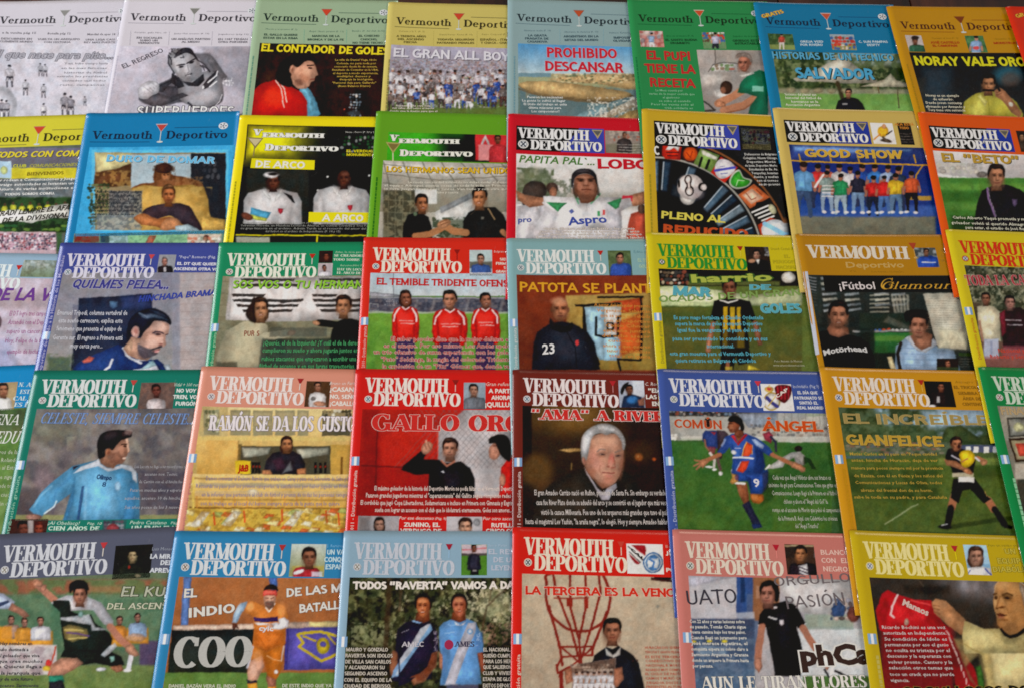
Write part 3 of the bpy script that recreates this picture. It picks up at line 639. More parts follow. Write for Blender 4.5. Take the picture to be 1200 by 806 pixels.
m.text('headline', 'El que nace para pito...', -40, 272, 528, 277, 34, 'a9a8b2', bold=.02, out='6e6d78', ow=.045, shear=.2)
lines(m, 'caption', [('Y asi, hubo tiempo hasta', 300, 505, 303), ('en las mas famosas', 285, 500, 325), ('historias de fútbol', 300, 500, 346), ('extraño los presidentes', 265, 505, 364), ('contados casi todos', 290, 495, 384), ('resto. campeones', 280, 490, 404)], 9, '8a8892')
lines(m, 'teaser_text', [('a la vuelta pág 15', 10, 168, 160), ('DESCUBREN EN', 5, 148, 188), ('CLEMENTE MUNDO', 0, 152, 201), ('Botella pág 12', 222, 330, 162), ('VUELTA UN AREQUIPO', 175, 372, 189), ('CON HISTORIA', 205, 330, 203), ('Mundial de ayer 18', 408, 540, 166), ('UNA LIGA CASI', 400, 538, 191), ('REY MAS FUERTE', 392, 540, 204)], 9, '74727c')
margin_line(m, 'b0aeb8', 2.6)

m = Mag(1, 1, (146, -1), (122, 133), 'c6c2ca', A1, 'white magazine with a grey photo of a flying long-haired man thrusting his fist forward')
mast_a(m, ink='38363f', drink='7d7d78', rim='c2c2c2', line='a09eaa')
lines(m, 'teaser_text', [('EN SOCIALES', 640, 760, 184), ('SUBIO UN', 655, 738, 196), ('VERMOUTH', 645, 745, 208), ('UN ANÁLISIS PARTIDO', 803, 985, 189), ('AL MEDIO', 850, 935, 202), ('EN 1987 TENÍAN', 1022, 1160, 190), ('OTRO PORVENIR', 1022, 1160, 203)], 9, '5c5a66')
lines(m, 'teaser_text', [('Osvaldo, gallo Nro. 15', 628, 780, 158), ('Javier Mel, ascenso (P. 10)', 815, 980, 162), ('Jugadores (pág 16)', 1022, 1165, 165)], 6, '7c7a86', bold=0)
for x in (613, 793, 995): m.quadprint('column_rule', 'b4b1bf', [(x, 148), (x + 2, 148), (x - 3, 215), (x - 5, 215)])
c = Canvas(m, 562, 220, 1172, 560, 'b9b4c2', edge=True)
c.grad('c4bfcc', 'b0abb6', 220, 560); c.poly('a5a1ab', [(940, 220), (1200, 220), (1200, 480), (1060, 380)], soft=60, a=.7); c.ell('8f8b96', 1110, 330, 70, 110, 20, soft=60, a=.5)
c.poly('77747c', [(905, 250), (985, 250), (1060, 360), (1085, 385), (1060, 400), (990, 345)], soft=16)       # cape
c.ell('a39fa9', 745, 310, 50, 60, 0, 40, .7)
c.poly('5f5c64', [(735, 400), (850, 350), (960, 345), (1035, 395), (1045, 470), (980, 505), (850, 480), (770, 500), (690, 495), (650, 460)], soft=8, curve=True)
c.poly('8e8a92', [(870, 380), (960, 370), (1030, 400), (1035, 465), (960, 500), (880, 460)], soft=18, curve=True)
c.ell('aaa6ae', 960, 440, 60, 46, 10, 30, .8); c.line('3b383f', [(840, 470), (900, 495), (985, 505), (1040, 460)], 6, 5)
c.poly('4d4a52', [(650, 455), (720, 405), (830, 410), (850, 445), (770, 470), (700, 492)], soft=8, curve=True)
c.line('2f2c33', [(945, 405), (975, 370), (1015, 340)], 26, 6); c.line('e6e2ea', [(955, 405), (985, 375), (1018, 352)], 6, 4); c.line('e6e2ea', [(975, 398), (1010, 368)], 6, 4)
c.poly('d4cfd8', [(1035, 390), (1060, 372), (1085, 378), (1080, 395), (1050, 402)], soft=5)
c.poly('b5b0b8', [(648, 420), (690, 388), (735, 385), (742, 415), (722, 440), (690, 470), (660, 462)], soft=5, curve=True)
for k in range(4): c.line('77737c', [(672 + k * 16, 396 - k * 2), (682 + k * 14, 424 - k * 2)], 3, 4); c.ell('cfcad2', 678 + k * 16, 400 - k * 3, 7, 10, 0, 5, .7)
c.line('77737c', [(660, 430), (705, 420), (735, 425)], 3, 4)
c.frame((150, 45, 8.48))
c.poly('6c6a70', [(800, 160), (840, 180), (990, 390), (930, 400), (860, 330), (780, 230)], soft=14); c.poly('8c8a90', [(520, 430), (760, 330), (850, 330), (930, 420), (945, 560), (890, 640), (780, 690), (650, 680), (520, 610)], soft=12, curve=True); c.ell('b8b5bb', 740, 590, 150, 70, -20, 70, .8); c.line('3a383e', [(600, 645), (640, 680), (720, 700)], 24, 10); c.line('dcd9df', [(860, 680), (910, 630), (935, 560)], 6, 7)
c.poly('4c494f', [(110, 600), (200, 570), (300, 545), (420, 590), (540, 540), (600, 570), (500, 610), (380, 660), (300, 690), (220, 670)], soft=10); c.poly('39373d', [(300, 470), (420, 415), (470, 420), (400, 470), (350, 540), (300, 530)], soft=10)
c.poly('3a373d', [(740, 470), (800, 390), (880, 320), (900, 350), (860, 420), (800, 490), (750, 510)], soft=9); c.line('e4e1e7', [(795, 440), (880, 370), (888, 330)], 13, 7); c.line('e4e1e7', [(810, 485), (880, 430)], 11, 7); c.ell('e4e1e7', 746, 488, 9, 18, 0, 6); c.crowd(950, 400, 1050, 470, ['b8b5bb', 'dcd9df', '8c8a90'], 26, 22, 3, .5, .7)
c.poly('bdb9bf', [(100, 560), (115, 480), (190, 430), (270, 430), (310, 470), (300, 540), (240, 570), (190, 605), (120, 600)], soft=9, curve=True)
for k in range(4): c.line('77757b', [(150 + k * 34, 480 - k * 12), (240 + k * 14, 548 - k * 22)], 6, 8, .8); c.ell('d8d5db', 150 + k * 40, 500 - k * 16, 22, 16, 40, 12, .7)
c.poly('2c2a2f', [(420, 440), (440, 340), (500, 400), (540, 430), (560, 480), (500, 500), (470, 470)], soft=9, a=.9); c.poly('2f2d32', [(540, 430), (640, 440), (750, 350), (760, 420), (700, 480), (600, 475)], soft=10)
c.poly('a09ea3', [(425, 300), (400, 220), (410, 160), (460, 115), (550, 95), (620, 110), (680, 180), (720, 260), (735, 330), (710, 380), (640, 420), (570, 425), (510, 390), (460, 340)], soft=9, curve=True); c.ell('c4c2c7', 500, 230, 60, 50, -20, 50, .8); c.ell('807e84', 660, 330, 70, 80, 20, 60, .7); c.ell('cac8cd', 590, 310, 30, 36, 0, 26, .7)
c.poly('2f2c32', [(480, 180), (475, 150), (540, 100), (620, 100), (660, 150), (700, 215), (690, 225), (640, 170), (580, 145), (520, 165)], soft=9, curve=True); c.noise('3a383e', 22, .5, .1, .8, (398, 100, 560, 200)); c.line('3a383e', [(402, 170), (400, 250), (430, 300), (460, 350)], 14, 8); c.line('3a383e', [(700, 220), (760, 260), (815, 330)], 12, 8)
for (a, b) in (((440, 360), (470, 490)), ((470, 370), (500, 480)), ((500, 390), (520, 460)), ((720, 270), (760, 320)), ((740, 270), (810, 335)), ((410, 180), (430, 260))): c.line('26242a', [a, ((a[0] + b[0]) / 2 + 10, (a[1] + b[1]) / 2), b], 12, 7, .9)
c.line('242228', [(485, 272), (530, 262), (562, 258)], 13, 8); c.line('242228', [(585, 250), (630, 222), (665, 205)], 13, 8); c.ell('1c1a20', 525, 284, 26, 10, -10, 8); c.ell('1c1a20', 632, 240, 26, 10, -24, 8); c.line('5c5a60', [(590, 270), (606, 330), (590, 350)], 8, 10, .8); c.line('3a383e', [(575, 372), (620, 360), (632, 352)], 14, 9); c.line('e0dee3', [(580, 374), (618, 366)], 6, 5); c.ell('6c6a70', 600, 400, 34, 8, -10, 10, .6); c.ell('dcdadf', 490, 300, 20, 34, -10, 24, .6)
c.frame(A1)
c.poly('5a575f', [(650, 530), (690, 500), (740, 510), (700, 560), (640, 560)], soft=6)
c.done('cover_picture')
m.text('headline', 'SUPERHEROES', 640, 549, 1094, 549, 50, 'eceaf0', bold=-.02, out='45434c', ow=.05)
m.text('headline', 'EL REGRESO', 580, 326, 768, 244, 22, '55525c', bold=-.005)
margin_line(m, 'b3afbd', 3.2)

m = Mag(2, 1, (300.5, -1), (284, 132), '90a688', A2a, 'mint green magazine with a dark-haired man in a red shirt in profile')
mast_a(m, ink='20302c', drink='c8452e', rim='9c5a4c', line='3f5c50')
lines(m, 'teaser_text', [('EL GALLO QUIERE', 112, 338, 246), ('ESTAR EN LA RIMA', 108, 340, 268), ('MARCHA DE LA', 436, 622, 252), ('BRONCA Y DE LA FE', 405, 650, 276), ('EL CHECHO', 750, 890, 250), ('CHOCHO,', 762, 875, 274), ('NO TIENE TECHO', 708, 912, 297)], 14, '2d4840', bold=.03)
lines(m, 'teaser_text', [('Morón y el ascenso (P. 2)', 124, 336, 206), ('Ángel Clausi, pirante (P. 11)', 415, 650, 218), ('Basabo (P. del club de fé)', 706, 925, 214)], 9, '53776a', bold=0)
for x in (382, 668): m.quadprint('column_rule', '7bb39a', [(x, 200), (x + 3, 200), (x, 292), (x - 3, 292)])
c = Canvas(m, 85, 296, 940, 800, '221512', edge=True)
c.grad('2a1713', '1b110f', 296, 800); c.poly('38241a', [(85, 560), (120, 450), (190, 480), (190, 560), (120, 590)], soft=30); c.ell('3c261b', 600, 690, 60, 90, 0, 60, .6)
c.noise('3a2018', 70, .55, .3, .6); c.noise('120b0a', 30, .6, .2, .4, k=1); c.ell('332018', 900, 640, 90, 160, 0, 80, .6)
c.poly('5b9cba', [(345, 590), (395, 580), (430, 620), (470, 700), (492, 775), (470, 790), (400, 790)], soft=6)
c.poly('6aabc6', [(360, 600), (400, 590), (440, 660), (450, 740), (420, 770)], soft=16)
c.poly('d42a18', [(28, 800), (40, 620), (85, 570), (170, 545), (240, 545), (300, 590), (365, 625), (400, 680), (405, 800)], soft=6, c2='bb1c10')
c.ell('e23a24', 180, 660, 70, 60, 0, 60, .7); c.ell('a91c10', 330, 740, 40, 60, 0, 50, .6)
c.line('f0dcd4', [(190, 548), (228, 600), (246, 728)], 6, 4); c.line('f0dcd4', [(205, 545), (248, 600), (264, 690)], 6, 4)
c.poly('c09078', [(290, 560), (300, 480), (420, 560), (400, 600), (340, 600)], soft=6)
c.poly('c79379', [(290, 470), (310, 430), (390, 410), (445, 420), (462, 455), (476, 505), (458, 520), (452, 545), (428, 558), (415, 590), (360, 575), (310, 545)], soft=6)
c.poly('191312', [(200, 480), (230, 420), (290, 375), (370, 362), (440, 380), (470, 430), (420, 412), (385, 420), (340, 455), (300, 440), (285, 480), (305, 560), (285, 590), (220, 570), (190, 530)], soft=7, curve=True)
c.ell('c08a70', 302, 470, 17, 28, 10, 5); c.ell('8a5844', 305, 474, 8, 15, 10, 6); c.ell('2a1814', 424, 462, 14, 6, 10, 5); c.line('1d1310', [(405, 445), (448, 444)], 7, 5)
c.line('7a3a30', [(425, 537), (452, 534)], 6, 5); c.ell('a46e56', 380, 530, 36, 32, 0, 30, .6); c.ell('d6a88c', 400, 490, 26, 24, 0, 24, .7); c.ell('5e3a2e', 345, 560, 30, 22, 0, 24, .6)
c.crowd(690, 640, 770, 800, ['8fa3b0', '2e3a44', '667c8c', '15181c', 'c4ccd0'], 20, 18, 4, .4, .8); c.ell('3d4a52', 720, 770, 50, 20, 0, 10, .7); c.ell('c0503c', 655, 740, 6, 5); c.ell('d8d0c8', 738, 652, 8, 8)
c.line('5c2f24', [(560, 460), (700, 460)], 3, 5, .5)
c.done('cover_picture')
m.text('headline', 'EL CONTADOR DE GOLES', 92, 352, 950, 374, 54, 'e8d52c', bold=.03, out='1a120c', ow=.03)
lines(m, 'caption', [('La villa de Daniel Vega, ídolo', 592, 872, 412), ('Colonia, no para toda por', 600, 868, 436), ('conocerlo desde fin de semana,', 585, 876, 458), ('Resultado de Contador en la UBA,', 572, 884, 480), ('el deporte a modo experiencia,', 576, 882, 503), ('multiples deseos y', 605, 832, 524), ('despeja la incógnita.', 620, 850, 545), ('"Pastoral deja para Gallardo"', 572, 868, 568), ('(Buen Balance Diario)', 610, 830, 590)], 12, 'c8a848')
margin_line(m, '5f8c78', 3.6)

m = Mag(3, 1, (455, 3), (446, 131), 'bcae60', A2b, 'pale yellow magazine with a team photo of many players in white and blue')
mast_a(m, ink='302c1e', drink='c8452e', rim='a8584a', line='5e5a38')
lines(m, 'teaser_text', [('A TREINTA AÑOS', 112, 312, 256), ('DEL ASCENSO', 122, 298, 276), ('FIECHA', 162, 252, 296), ('TODAVÍA SEGUIRÍAN', 388, 636, 276), ('PATEANDO PENALES', 386, 638, 298), ('ESPAÑOL - ITALIA', 678, 892, 276), ('Y CHACA - CHACO', 680, 892, 297)], 14, '5b5428', bold=.03)
lines(m, 'teaser_text', [('Colonia a la T. (P. 3)', 128, 302, 220), ('Daniel Perez - Roma (P. 10)', 404, 626, 240), ('Ferro Corporal (P. 12)', 690, 885, 238)], 9, '8c8448', bold=0)
for x in (362, 655): m.quadprint('column_rule', 'bfb360', [(x, 210), (x + 3, 210), (x, 318), (x - 3, 318)])
c = Canvas(m, 78, 308, 870, 800, '8f8c98', edge=True)
c.grad('a8a2b4', '8a8590', 308, 520); c.grad('6a7a4a', '5a6a38', 520, 800); c.noise('9a8f88', 30, .5, .3, .6, (78, 400, 880, 560))
c.crowd(80, 410, 890, 500, ['a79fae', '7a6f78', 'b9b2bf', '8f98a8', '6c5c60', 'a08078'], 15, 10, 2, .5, .7)
c.crowd(80, 490, 890, 560, ['9c8f92', 'c8c4cc', '7d6258', 'a9707a'], 18, 12, 6, .5, .5)
rr = random.Random(4); L = []
for k in range(17): L.append((95 + k * 47 + rr.uniform(-14, 14), 478 + rr.uniform(-16, 26), rr.uniform(150, 190), rr.choice(['d8d6dc', 'e0dee4', 'cfcdd6', 'b8aeb4', '8a7c7c']), rr.choice(['5a5668', 'd0ced8', '3c3844'])))
for k in range(17): blue = k in (8, 12, 14, 15); L.append((80 + k * 47 + rr.uniform(-14, 14), 545 + rr.uniform(-18, 34), rr.uniform(125, 165), '2c4a9c' if blue else rr.choice(['dcdae0', '6c625e', 'c9c4c8', '8d8480', 'e4e2e8']), '2c4a9c' if blue else rr.choice(['4a3c38', 'dddbe0', '503028', '2c2a30'])))
for k in range(15): L.append((84 + k * 53 + rr.uniform(-16, 16), 606 + rr.uniform(-10, 34), rr.uniform(105, 140), rr.choice(['e4e2e8', '2f4c98', '7a6860', '3c3230', 'dcd8d8']), rr.choice(['2f4c98', '3c3230', 'd8d6dc'])))
for (x, y, h, a, b) in sorted(L, key=lambda q: q[1] + q[2]): c.man(x, y, h, a, b, rr.choice(['9a6a58', 'a87864', '7c5040']), rr.choice(['1c1614', '3a2a22', '2a1c18', 'c8c0bc']))
c.noise('4c4648', 22, .55, .3, .45, (78, 470, 880, 740), 1); c.noise('dedbe2', 14, .62, .2, .4, (78, 470, 880, 730), 2)
c.rect('5e7238', 78, 735, 880, 800, 20, .85); c.noise('54602c', 25, .5, .3, .5, (78, 735, 880, 800)); c.ell('e4e2e4', 617, 710, 15, 15)
c.done('cover_picture')
m.text('headline', 'EL GRAN ALL BOYS', 92, 390, 925, 416, 62, 'dcdae2', bold=.02, sh='66606e')
lines(m, 'caption', [('Floresta tiene otra vida,', 110, 345, 722), ('sus calles son como el barrio', 85, 368, 738), ('donde vive la ilusión para que el', 66, 388, 758), ('sueño regrese al Nacional', 105, 368, 778)], 11, 'e6dcd0')
margin_line(m, '8c8450', 4.6)

m = Mag(4, 1, (595, -1), (594, 135), '849d9f', A3, 'pale blue magazine with a photo of a beach breakwater under a big red headline')
mast_a(m, ink='222c34', drink='b8502e', rim='8f6050', line='5a7480')
lines(m, 'teaser_text', [('LA GRATA', 112, 198, 168), ('FRAGATA DE', 98, 205, 182), ('CASANOVA', 108, 200, 196), ('ARGENTINOS EN LA', 272, 432, 172), ('MITAD DEL MUNDO', 278, 430, 188), ('IMPOSIBLE', 500, 600, 178), ('OLVIDARLO', 498, 600, 192)], 10, '37505c', bold=.03)
lines(m, 'teaser_text', [('Almirante vuelta (P. 14)', 92, 215, 144), ('Almirante de América (P. 13)', 275, 430, 150), ('Italiano Exterior (P.16)', 480, 620, 154)], 7, '64828e', bold=0)
for x in (255, 452): m.quadprint('column_rule', '84adb8', [(x, 132), (x + 2, 132), (x + 2, 200), (x, 200)])
c = Canvas(m, 66, 200, 592, 560, '7fa6bc', edge=True)
c.grad('4f8fc0', 'b4c4c8', 200, 345); c.rect('9aa07e', 66, 338, 700, 560, 4, 1, c2='7c8258'); c.rect('6c8c98', 66, 334, 215, 352, 5); c.rect('587078', 66, 400, 700, 560, 30, .9)
c.poly('c8ab78', [(340, 345), (420, 335), (700, 338), (700, 410), (560, 405), (420, 380), (200, 366), (260, 350)], soft=10)
c.crowd(220, 338, 640, 378, ['a08a68', '6f6248', 'd8c8a0', '4e5c44', 'b8a07a'], 16, 9, 4, .5, .7)
c.poly('7c6a4c', [(66, 392), (110, 372), (240, 372), (420, 395), (575, 428), (592, 436), (480, 470), (360, 462), (200, 440), (110, 425)], soft=6)
c.poly('b89c6c', [(70, 388), (115, 372), (240, 374), (430, 398), (580, 426), (480, 458), (360, 448), (200, 428), (110, 412)], soft=6, curve=True)
c.noise('a48658', 12, .55, .3, .4, (100, 380, 560, 450)); c.line('6c5c44', [(70, 408), (110, 424), (200, 440), (360, 462), (480, 470)], 7, 5, .8)
c.poly('b8b0a0', [(430, 520), (520, 475), (620, 440), (700, 410), (700, 440), (560, 500), (470, 540), (380, 545)], soft=6); c.poly('7b9aa0', [(320, 530), (430, 480), (560, 440), (580, 450), (470, 510), (380, 545)], soft=6)
c.noise('e0dcd0', 9, .55, .2, .7, (380, 440, 700, 540), 2); c.poly('a88d5c', [(470, 560), (560, 510), (700, 470), (700, 560)], soft=8); c.noise('6c5a3c', 12, .55, .2, .5, (470, 480, 700, 560))
c.done('cover_picture')
m.text('headline', 'PROHIBIDO', 198, 262, 516, 268, 46, 'c42838', bold=.03, out='d9b0b8', ow=.02)
m.text('headline', 'DESCANSAR', 190, 324, 546, 332, 46, 'c42838', bold=.03, out='d9b0b8', ow=.02)
lines(m, 'caption', [('Pasaron los vecinamas', 108, 270, 448), ('La gente lo sufrió al llegar', 85, 282, 464), ('El titulo del trabajo en quíta', 92, 288, 480), ('última máscaras para', 115, 262, 496), ('Los campeonatos!!', 128, 255, 512)], 10, 'dfe4e2')
margin_line(m, '6f98a4', 6.5)

m = Mag(5, 1, (735, 0), (748, 134), '2c8048', A3, 'green magazine with a man in a green shirt bending to be treated')
mast_a(m, ink='14301f', drink='c8502e', rim='c0c4ae', line='1f5c36')
lines(m, 'teaser_text', [('EL SANTO BUENA', 735, 880, 188), ('DRUMMETO', 758, 845, 202), ('GRIEGOS ESTÁ', 1040, 1165, 192), ('INTRATABLE', 1050, 1160, 205)], 10, '16472a', bold=.03)
lines(m, 'teaser_text', [('Que en el Santos (P. 4)', 738, 862, 168), ('Jugador de la zona', 1040, 1150, 170)], 7, '1d6a3a', bold=0)
for (x0, x1, sd) in ((615, 730, 1), (898, 1012, 3)):
    c = Canvas(m, x0, 142 + (x0 > 800) * 6, x1, 216 + (x0 > 800) * 8, 'c2a8a0' if x0 < 800 else '6a8a60')
    if x0 < 800: c.noise('a0524e', 22, .5, .3, .7); c.crowd(620, 150, 725, 215, ['d8ccc8', 'a85048', 'c89088', '8a8f98'], 22, 18, 3, .45, .7); c.man(672, 150, 80, '8fa8c8', 'd8d0d0')
    else: c.crowd(900, 152, 1010, 190, ['c8342c', 'd8d4d8', '3c58a0', '5c3c34'], 14, 12, 5, .5, .9); c.man(962, 150, 95, 'b8b4cc', '2c2c34')
    c.done('inset_photo')
c = Canvas(m, 876, 228, 1180, 560, '9d968f', edge=True)
c.grad('a59d96', '8a8380', 228, 520); c.rect('b0a8a4', 876, 228, 965, 380, 12, .6); c.rect('6a6460', 958, 228, 964, 290); c.poly('b8b4b0', [(940, 300), (975, 285), (1060, 290), (1070, 328), (930, 328)], soft=5); c.line('5a5450', [(930, 328), (950, 295), (1000, 285), (1066, 292)], 4); c.crowd(948, 300, 1050, 326, ['7a6450', '5f7a4c', '9c4c3c'], 22, 14, 2, .5, .8)
c.rect('7f7974', 1060, 228, 1200, 300, 20, .5); c.poly('c4bdb6', [(890, 330), (1040, 335), (1000, 380), (900, 400)], soft=10, a=.6); c.line('3c3834', [(900, 455), (935, 478), (960, 500), (905, 505)], 8, 5); c.ell('c8c4c0', 1005, 430, 50, 22, 10, 10)
c.ell('3a2a22', 1012, 398, 28, 30, 0, 5); c.ell('8a5c48', 998, 410, 13, 16, 0, 6)
c.line('b27a5c', [(1085, 410), (1040, 440), (975, 470)], 34, 6); c.ell('b27a5c', 985, 472, 26, 14, 20, 5); c.line('b27a5c', [(1150, 440), (1090, 480), (1000, 502)], 36, 6); c.line('8a5840', [(1140, 462), (1090, 497), (1010, 514)], 6, 6)
c.poly('1c7a55', [(1062, 420), (1080, 370), (1120, 335), (1160, 320), (1200, 330), (1200, 560), (1100, 560), (1120, 480), (1150, 440), (1100, 425)], soft=6, c2='14604a')
c.head(1092, 288, 84, 'b0705a', '8f8078', t=-.6, beard=0, bald=1, neck=False); c.poly('8f8078', [(1052, 270), (1060, 246), (1095, 238), (1122, 252), (1130, 290), (1112, 268), (1080, 258)], soft=6, curve=True); c.poly('d0ccc4', [(1068, 345), (1100, 335), (1130, 325), (1140, 335), (1090, 352)], soft=5)
c.rect('8fc8b8', 1128, 392, 1180, 416, 4, .8)
c.done('cover_picture')
for t, a, b_, y in (('EL PUPI', 650, 848, 276), ('TIENE LA', 640, 874, 336), ('RECETA', 666, 874, 400)): m.text('headline', t, a, y - 3, b_, y + 2, 42, 'c02c30', bold=.04)
lines(m, 'caption', [('La Mesa cuenta por', 690, 815, 417), ('varias de la mejor comida que', 660, 868, 433), ('el gastrono', 722, 800, 449), ('se sube el sentido', 705, 850, 465), ('Peor las venta solo al', 670, 862, 481), ('Ohh solidaria es', 730, 860, 497)], 9, '8cc49c')
margin_line(m, '1f7040', 2.6)

m = Mag(6, 1, (883, 3), (903, 127), '126e96', A4, 'bright blue magazine with a small man in black before a white garden tent')
mast_a(m, ink='10263c', drink='c0543a', rim='c8b0a8', line='0f4a78')
m.text('stamp_text', 'GRATIS', 52, 84, 146, 58, 16, 'e8c048', bold=.02, out='8a5a1c', ow=.06)
lines(m, 'teaser_text', [('OREJA VIZO', 218, 318, 190), ('POR RIVERO', 218, 316, 204), ('C. SUN PAMPAS', 475, 602, 190), ('DESFTY', 512, 568, 204)], 10, 'cfe0ee', bold=.02)
c = Canvas(m, 72, 150, 195, 222, '4f6a40'); c.noise('2c4428', 20, .5, .3, .8); c.rect('7d8c50', 72, 200, 195, 225, 6); c.man(135, 152, 70, 'b84a3c', 'd8cfc8'); c.done('inset_photo')
c = Canvas(m, 345, 152, 466, 222, '8fa0a8'); c.rect('8f8a50', 345, 195, 466, 225, 8); c.crowd(348, 170, 466, 215, ['b83c30', 'c8c0bc', '3c5c98', '6a4c40'], 17, 14, 9, .5, .95); c.done('inset_photo')
c = Canvas(m, 92, 228, 655, 510, '4a5a34', edge=True)
c.noise('2c3c22', 60, .48, .3, .9); c.noise('8c9468', 24, .6, .2, .6, k=1); c.noise('1c2818', 20, .58, .2, .6, k=2); c.rect('b8c4c8', 330, 225, 660, 290, 30, .55); c.noise('4c5c3a', 30, .5, .2, .8, (330, 225, 660, 300))
c.rect('a8a48c', 92, 392, 720, 425, 16, .7); c.rect('6f9c50', 92, 415, 720, 520, 12, 1, c2='7fae5c'); c.noise('5c8440', 40, .5, .3, .4, (92, 415, 720, 520))
c.poly('a8a494', [(185, 350), (300, 300), (400, 250), (480, 305), (555, 355), (550, 366), (420, 368), (300, 362), (200, 362)], soft=6); c.poly('c8c4b4', [(290, 310), (400, 245), (440, 280), (400, 350), (300, 350)], soft=14)
c.poly('b4ae98', [(480, 382), (590, 350), (615, 322), (640, 352), (700, 372), (700, 384)], soft=6); c.line('4f4a38', [(645, 384), (650, 476)], 5); c.line('3c3424', [(380, 366), (400, 430)], 18, 8); c.line('5c4c34', [(560, 384), (562, 410)], 5)
for k in range(5): c.ell('8f8468', 175 + k * 60, 400, 22, 11, 0, 5, .7)
c.poly('15171f', [(372, 476), (384, 445), (408, 432), (430, 428), (470, 436), (490, 455), (502, 478), (500, 520), (370, 520)], soft=5); c.head(429, 412, 40, 'a8745a', '14100e', t=-.2); c.rect('b8b4b0', 402, 455, 424, 462, 3, .7)
c.done('cover_picture')
m.text('headline', 'HISTORIAS DE UN TECNICO', 95, 262, 630, 270, 32, '5aa8cc', bold=.03, sh='1c2c24')
m.text('headline', 'SALVADOR', 200, 348, 546, 352, 50, '4fa4cc', bold=.04, sh='1c2c24')
lines(m, 'caption', [('Sinónimo del plantel que', 148, 288, 423), ('historial del fútbol de', 152, 310, 438), ('hermanos en la', 178, 296, 454), ('Asociación Argentina', 152, 304, 468)], 10, 'e8ead8')

m = Mag(7, 1, (1038.7, 8), (1071.5, 132), 'b08008', A4, 'golden yellow magazine with a moustached man in a yellow shirt talking on a telephone')
mast_a(m, ink='4a2418', drink='7a3c1c', rim='8a5020', line='8a4a18')
lines(m, 'teaser_text', [('JOSÉ CASTELLO', 790, 918, 193), ('EL CAMOFAIN', 800, 908, 207), ('MONSTRUOS', 1068, 1180, 196)], 10, 'a8341c', bold=.03)
lines(m, 'teaser_text', [('Cantaya el tres (P. 3)', 795, 912, 172), ('Guante Enrola', 1070, 1180, 176)], 7, '9c7a14', bold=0)
c = Canvas(m, 676, 157, 768, 230, 'b8b0b0'); c.torso('33604a', 730, 198, 74, 40); c.head(722, 180, 34, '8a5a44', '2c201c'); c.ell('2c201c', 722, 168, 17, 9); c.done('inset_photo')
c = Canvas(m, 938, 158, 1042, 232, '4f7c50'); c.noise('2f5c3c', 18, .5, .3, .7); c.man(990, 158, 130, '8fb0d8', '8fb0d8'); c.ell('c85050', 990, 212, 14, 8); c.done('inset_photo')
c = Canvas(m, 694, 232, 1195, 530, '1f2326', edge=True)
c.grad('15181b', '26282a', 232, 530); c.rect('2f3f4c', 760, 300, 880, 480, 60, .7); c.ell('2f6478', 1130, 330, 60, 40, 0, 40, .8); c.ell('6c4434', 1140, 350, 40, 30, 0, 30, .5); c.rect('3a3a34', 700, 350, 760, 500, 30, .5)
c.poly('c2bc52', [(930, 520), (935, 450), (985, 415), (1040, 398), (1110, 410), (1170, 450), (1195, 500), (1195, 530)], soft=6, c2='a8a03c'); c.poly('dcd870', [(960, 470), (1010, 420), (1040, 470), (1030, 520), (970, 520)], soft=30, a=.6)
c.head(1044, 372, 84, 'a87452', '14100d', t=.1, sh=.5); c.line('1a100c', [(1022, 397), (1068, 399)], 9, 5); c.poly('e0dc80', [(1008, 415), (1040, 450), (1030, 470), (998, 425)], soft=5); c.line('7c7630', [(1042, 440), (1050, 520)], 4, 6, .6)
c.poly('b07a58', [(1070, 400), (1090, 385), (1108, 395), (1150, 440), (1190, 495), (1180, 520), (1150, 500), (1100, 440), (1075, 425)], soft=5); c.line('6a4430', [(1078, 408), (1098, 402)], 3, 4); c.line('6a4430', [(1080, 417), (1100, 412)], 3, 4); c.ell('c8c4b8', 1142, 460, 12, 8, 40, 4); c.line('15100e', [(1080, 370), (1092, 398)], 9, 5)
c.done('cover_picture')
m.text('headline', 'NORAY VALE ORO', 722, 290, 1212, 294, 42, 'd8d428', bold=.04)
lines(m, 'caption', [('Noray es un ejemplo', 768, 915, 428), ('de esfuerzo.', 800, 890, 444), ('Desde joven contemp', 768, 928, 460), ('afirmando por Armando y', 768, 942, 477), ('Tory tiene otra sentencia', 778, 942, 492)], 10, 'e4e0c8')
margin_line(m, 'a07c10', 4.4)

m = Mag(8, 1, (1178, 8.8), (1200, 73), 'c03018', A4, 'red magazine at the top right corner of the spread, mostly out of frame')
m.text('stamp_text', 'GRATIS', 1168, 84, 1262, 58, 16, 'e8b83c', bold=.02, out='8a3a1c', ow=.06)

# ============================================================ row 2
m = Mag(0, 2, (-43, 139), (-74, 286), 'c2bc38', B1, 'yellow magazine at the left edge with a crowd holding a handwritten banner')
mast_a(m, ink='34321e', drink='c8452e', rim='b86a5c', line='6a6838')
c = Canvas(m, -60, 182, 402, 680, '5b6258', edge=True)
c.grad('6a6478', '5c6060', 182, 330); c.rect('c2b832', -60, 278, 372, 330, 3); c.rect('a9c4d8', -20, 245, 55, 328, 4); c.ell('c8c860', 20, 290, 18, 20, 0, 5, .7); c.rect('6c7478', -60, 330, 400, 430, 8); c.noise('4c5458', 30, .5, .2, .6, (-60, 330, 400, 430)); c.rect('2e4a2a', -60, 420, 400, 590, 14); c.noise('16240f', 26, .5, .2, .7, (-60, 420, 400, 590), 1)
for k in range(9): c.ell('c8c43c', -20 + k * 42, 470 + (k % 2) * 8, 16, 17, 0, 5, .9); c.ell('4c3a2c', -20 + k * 42, 448 + (k % 2) * 8, 7, 8, 0, 4)
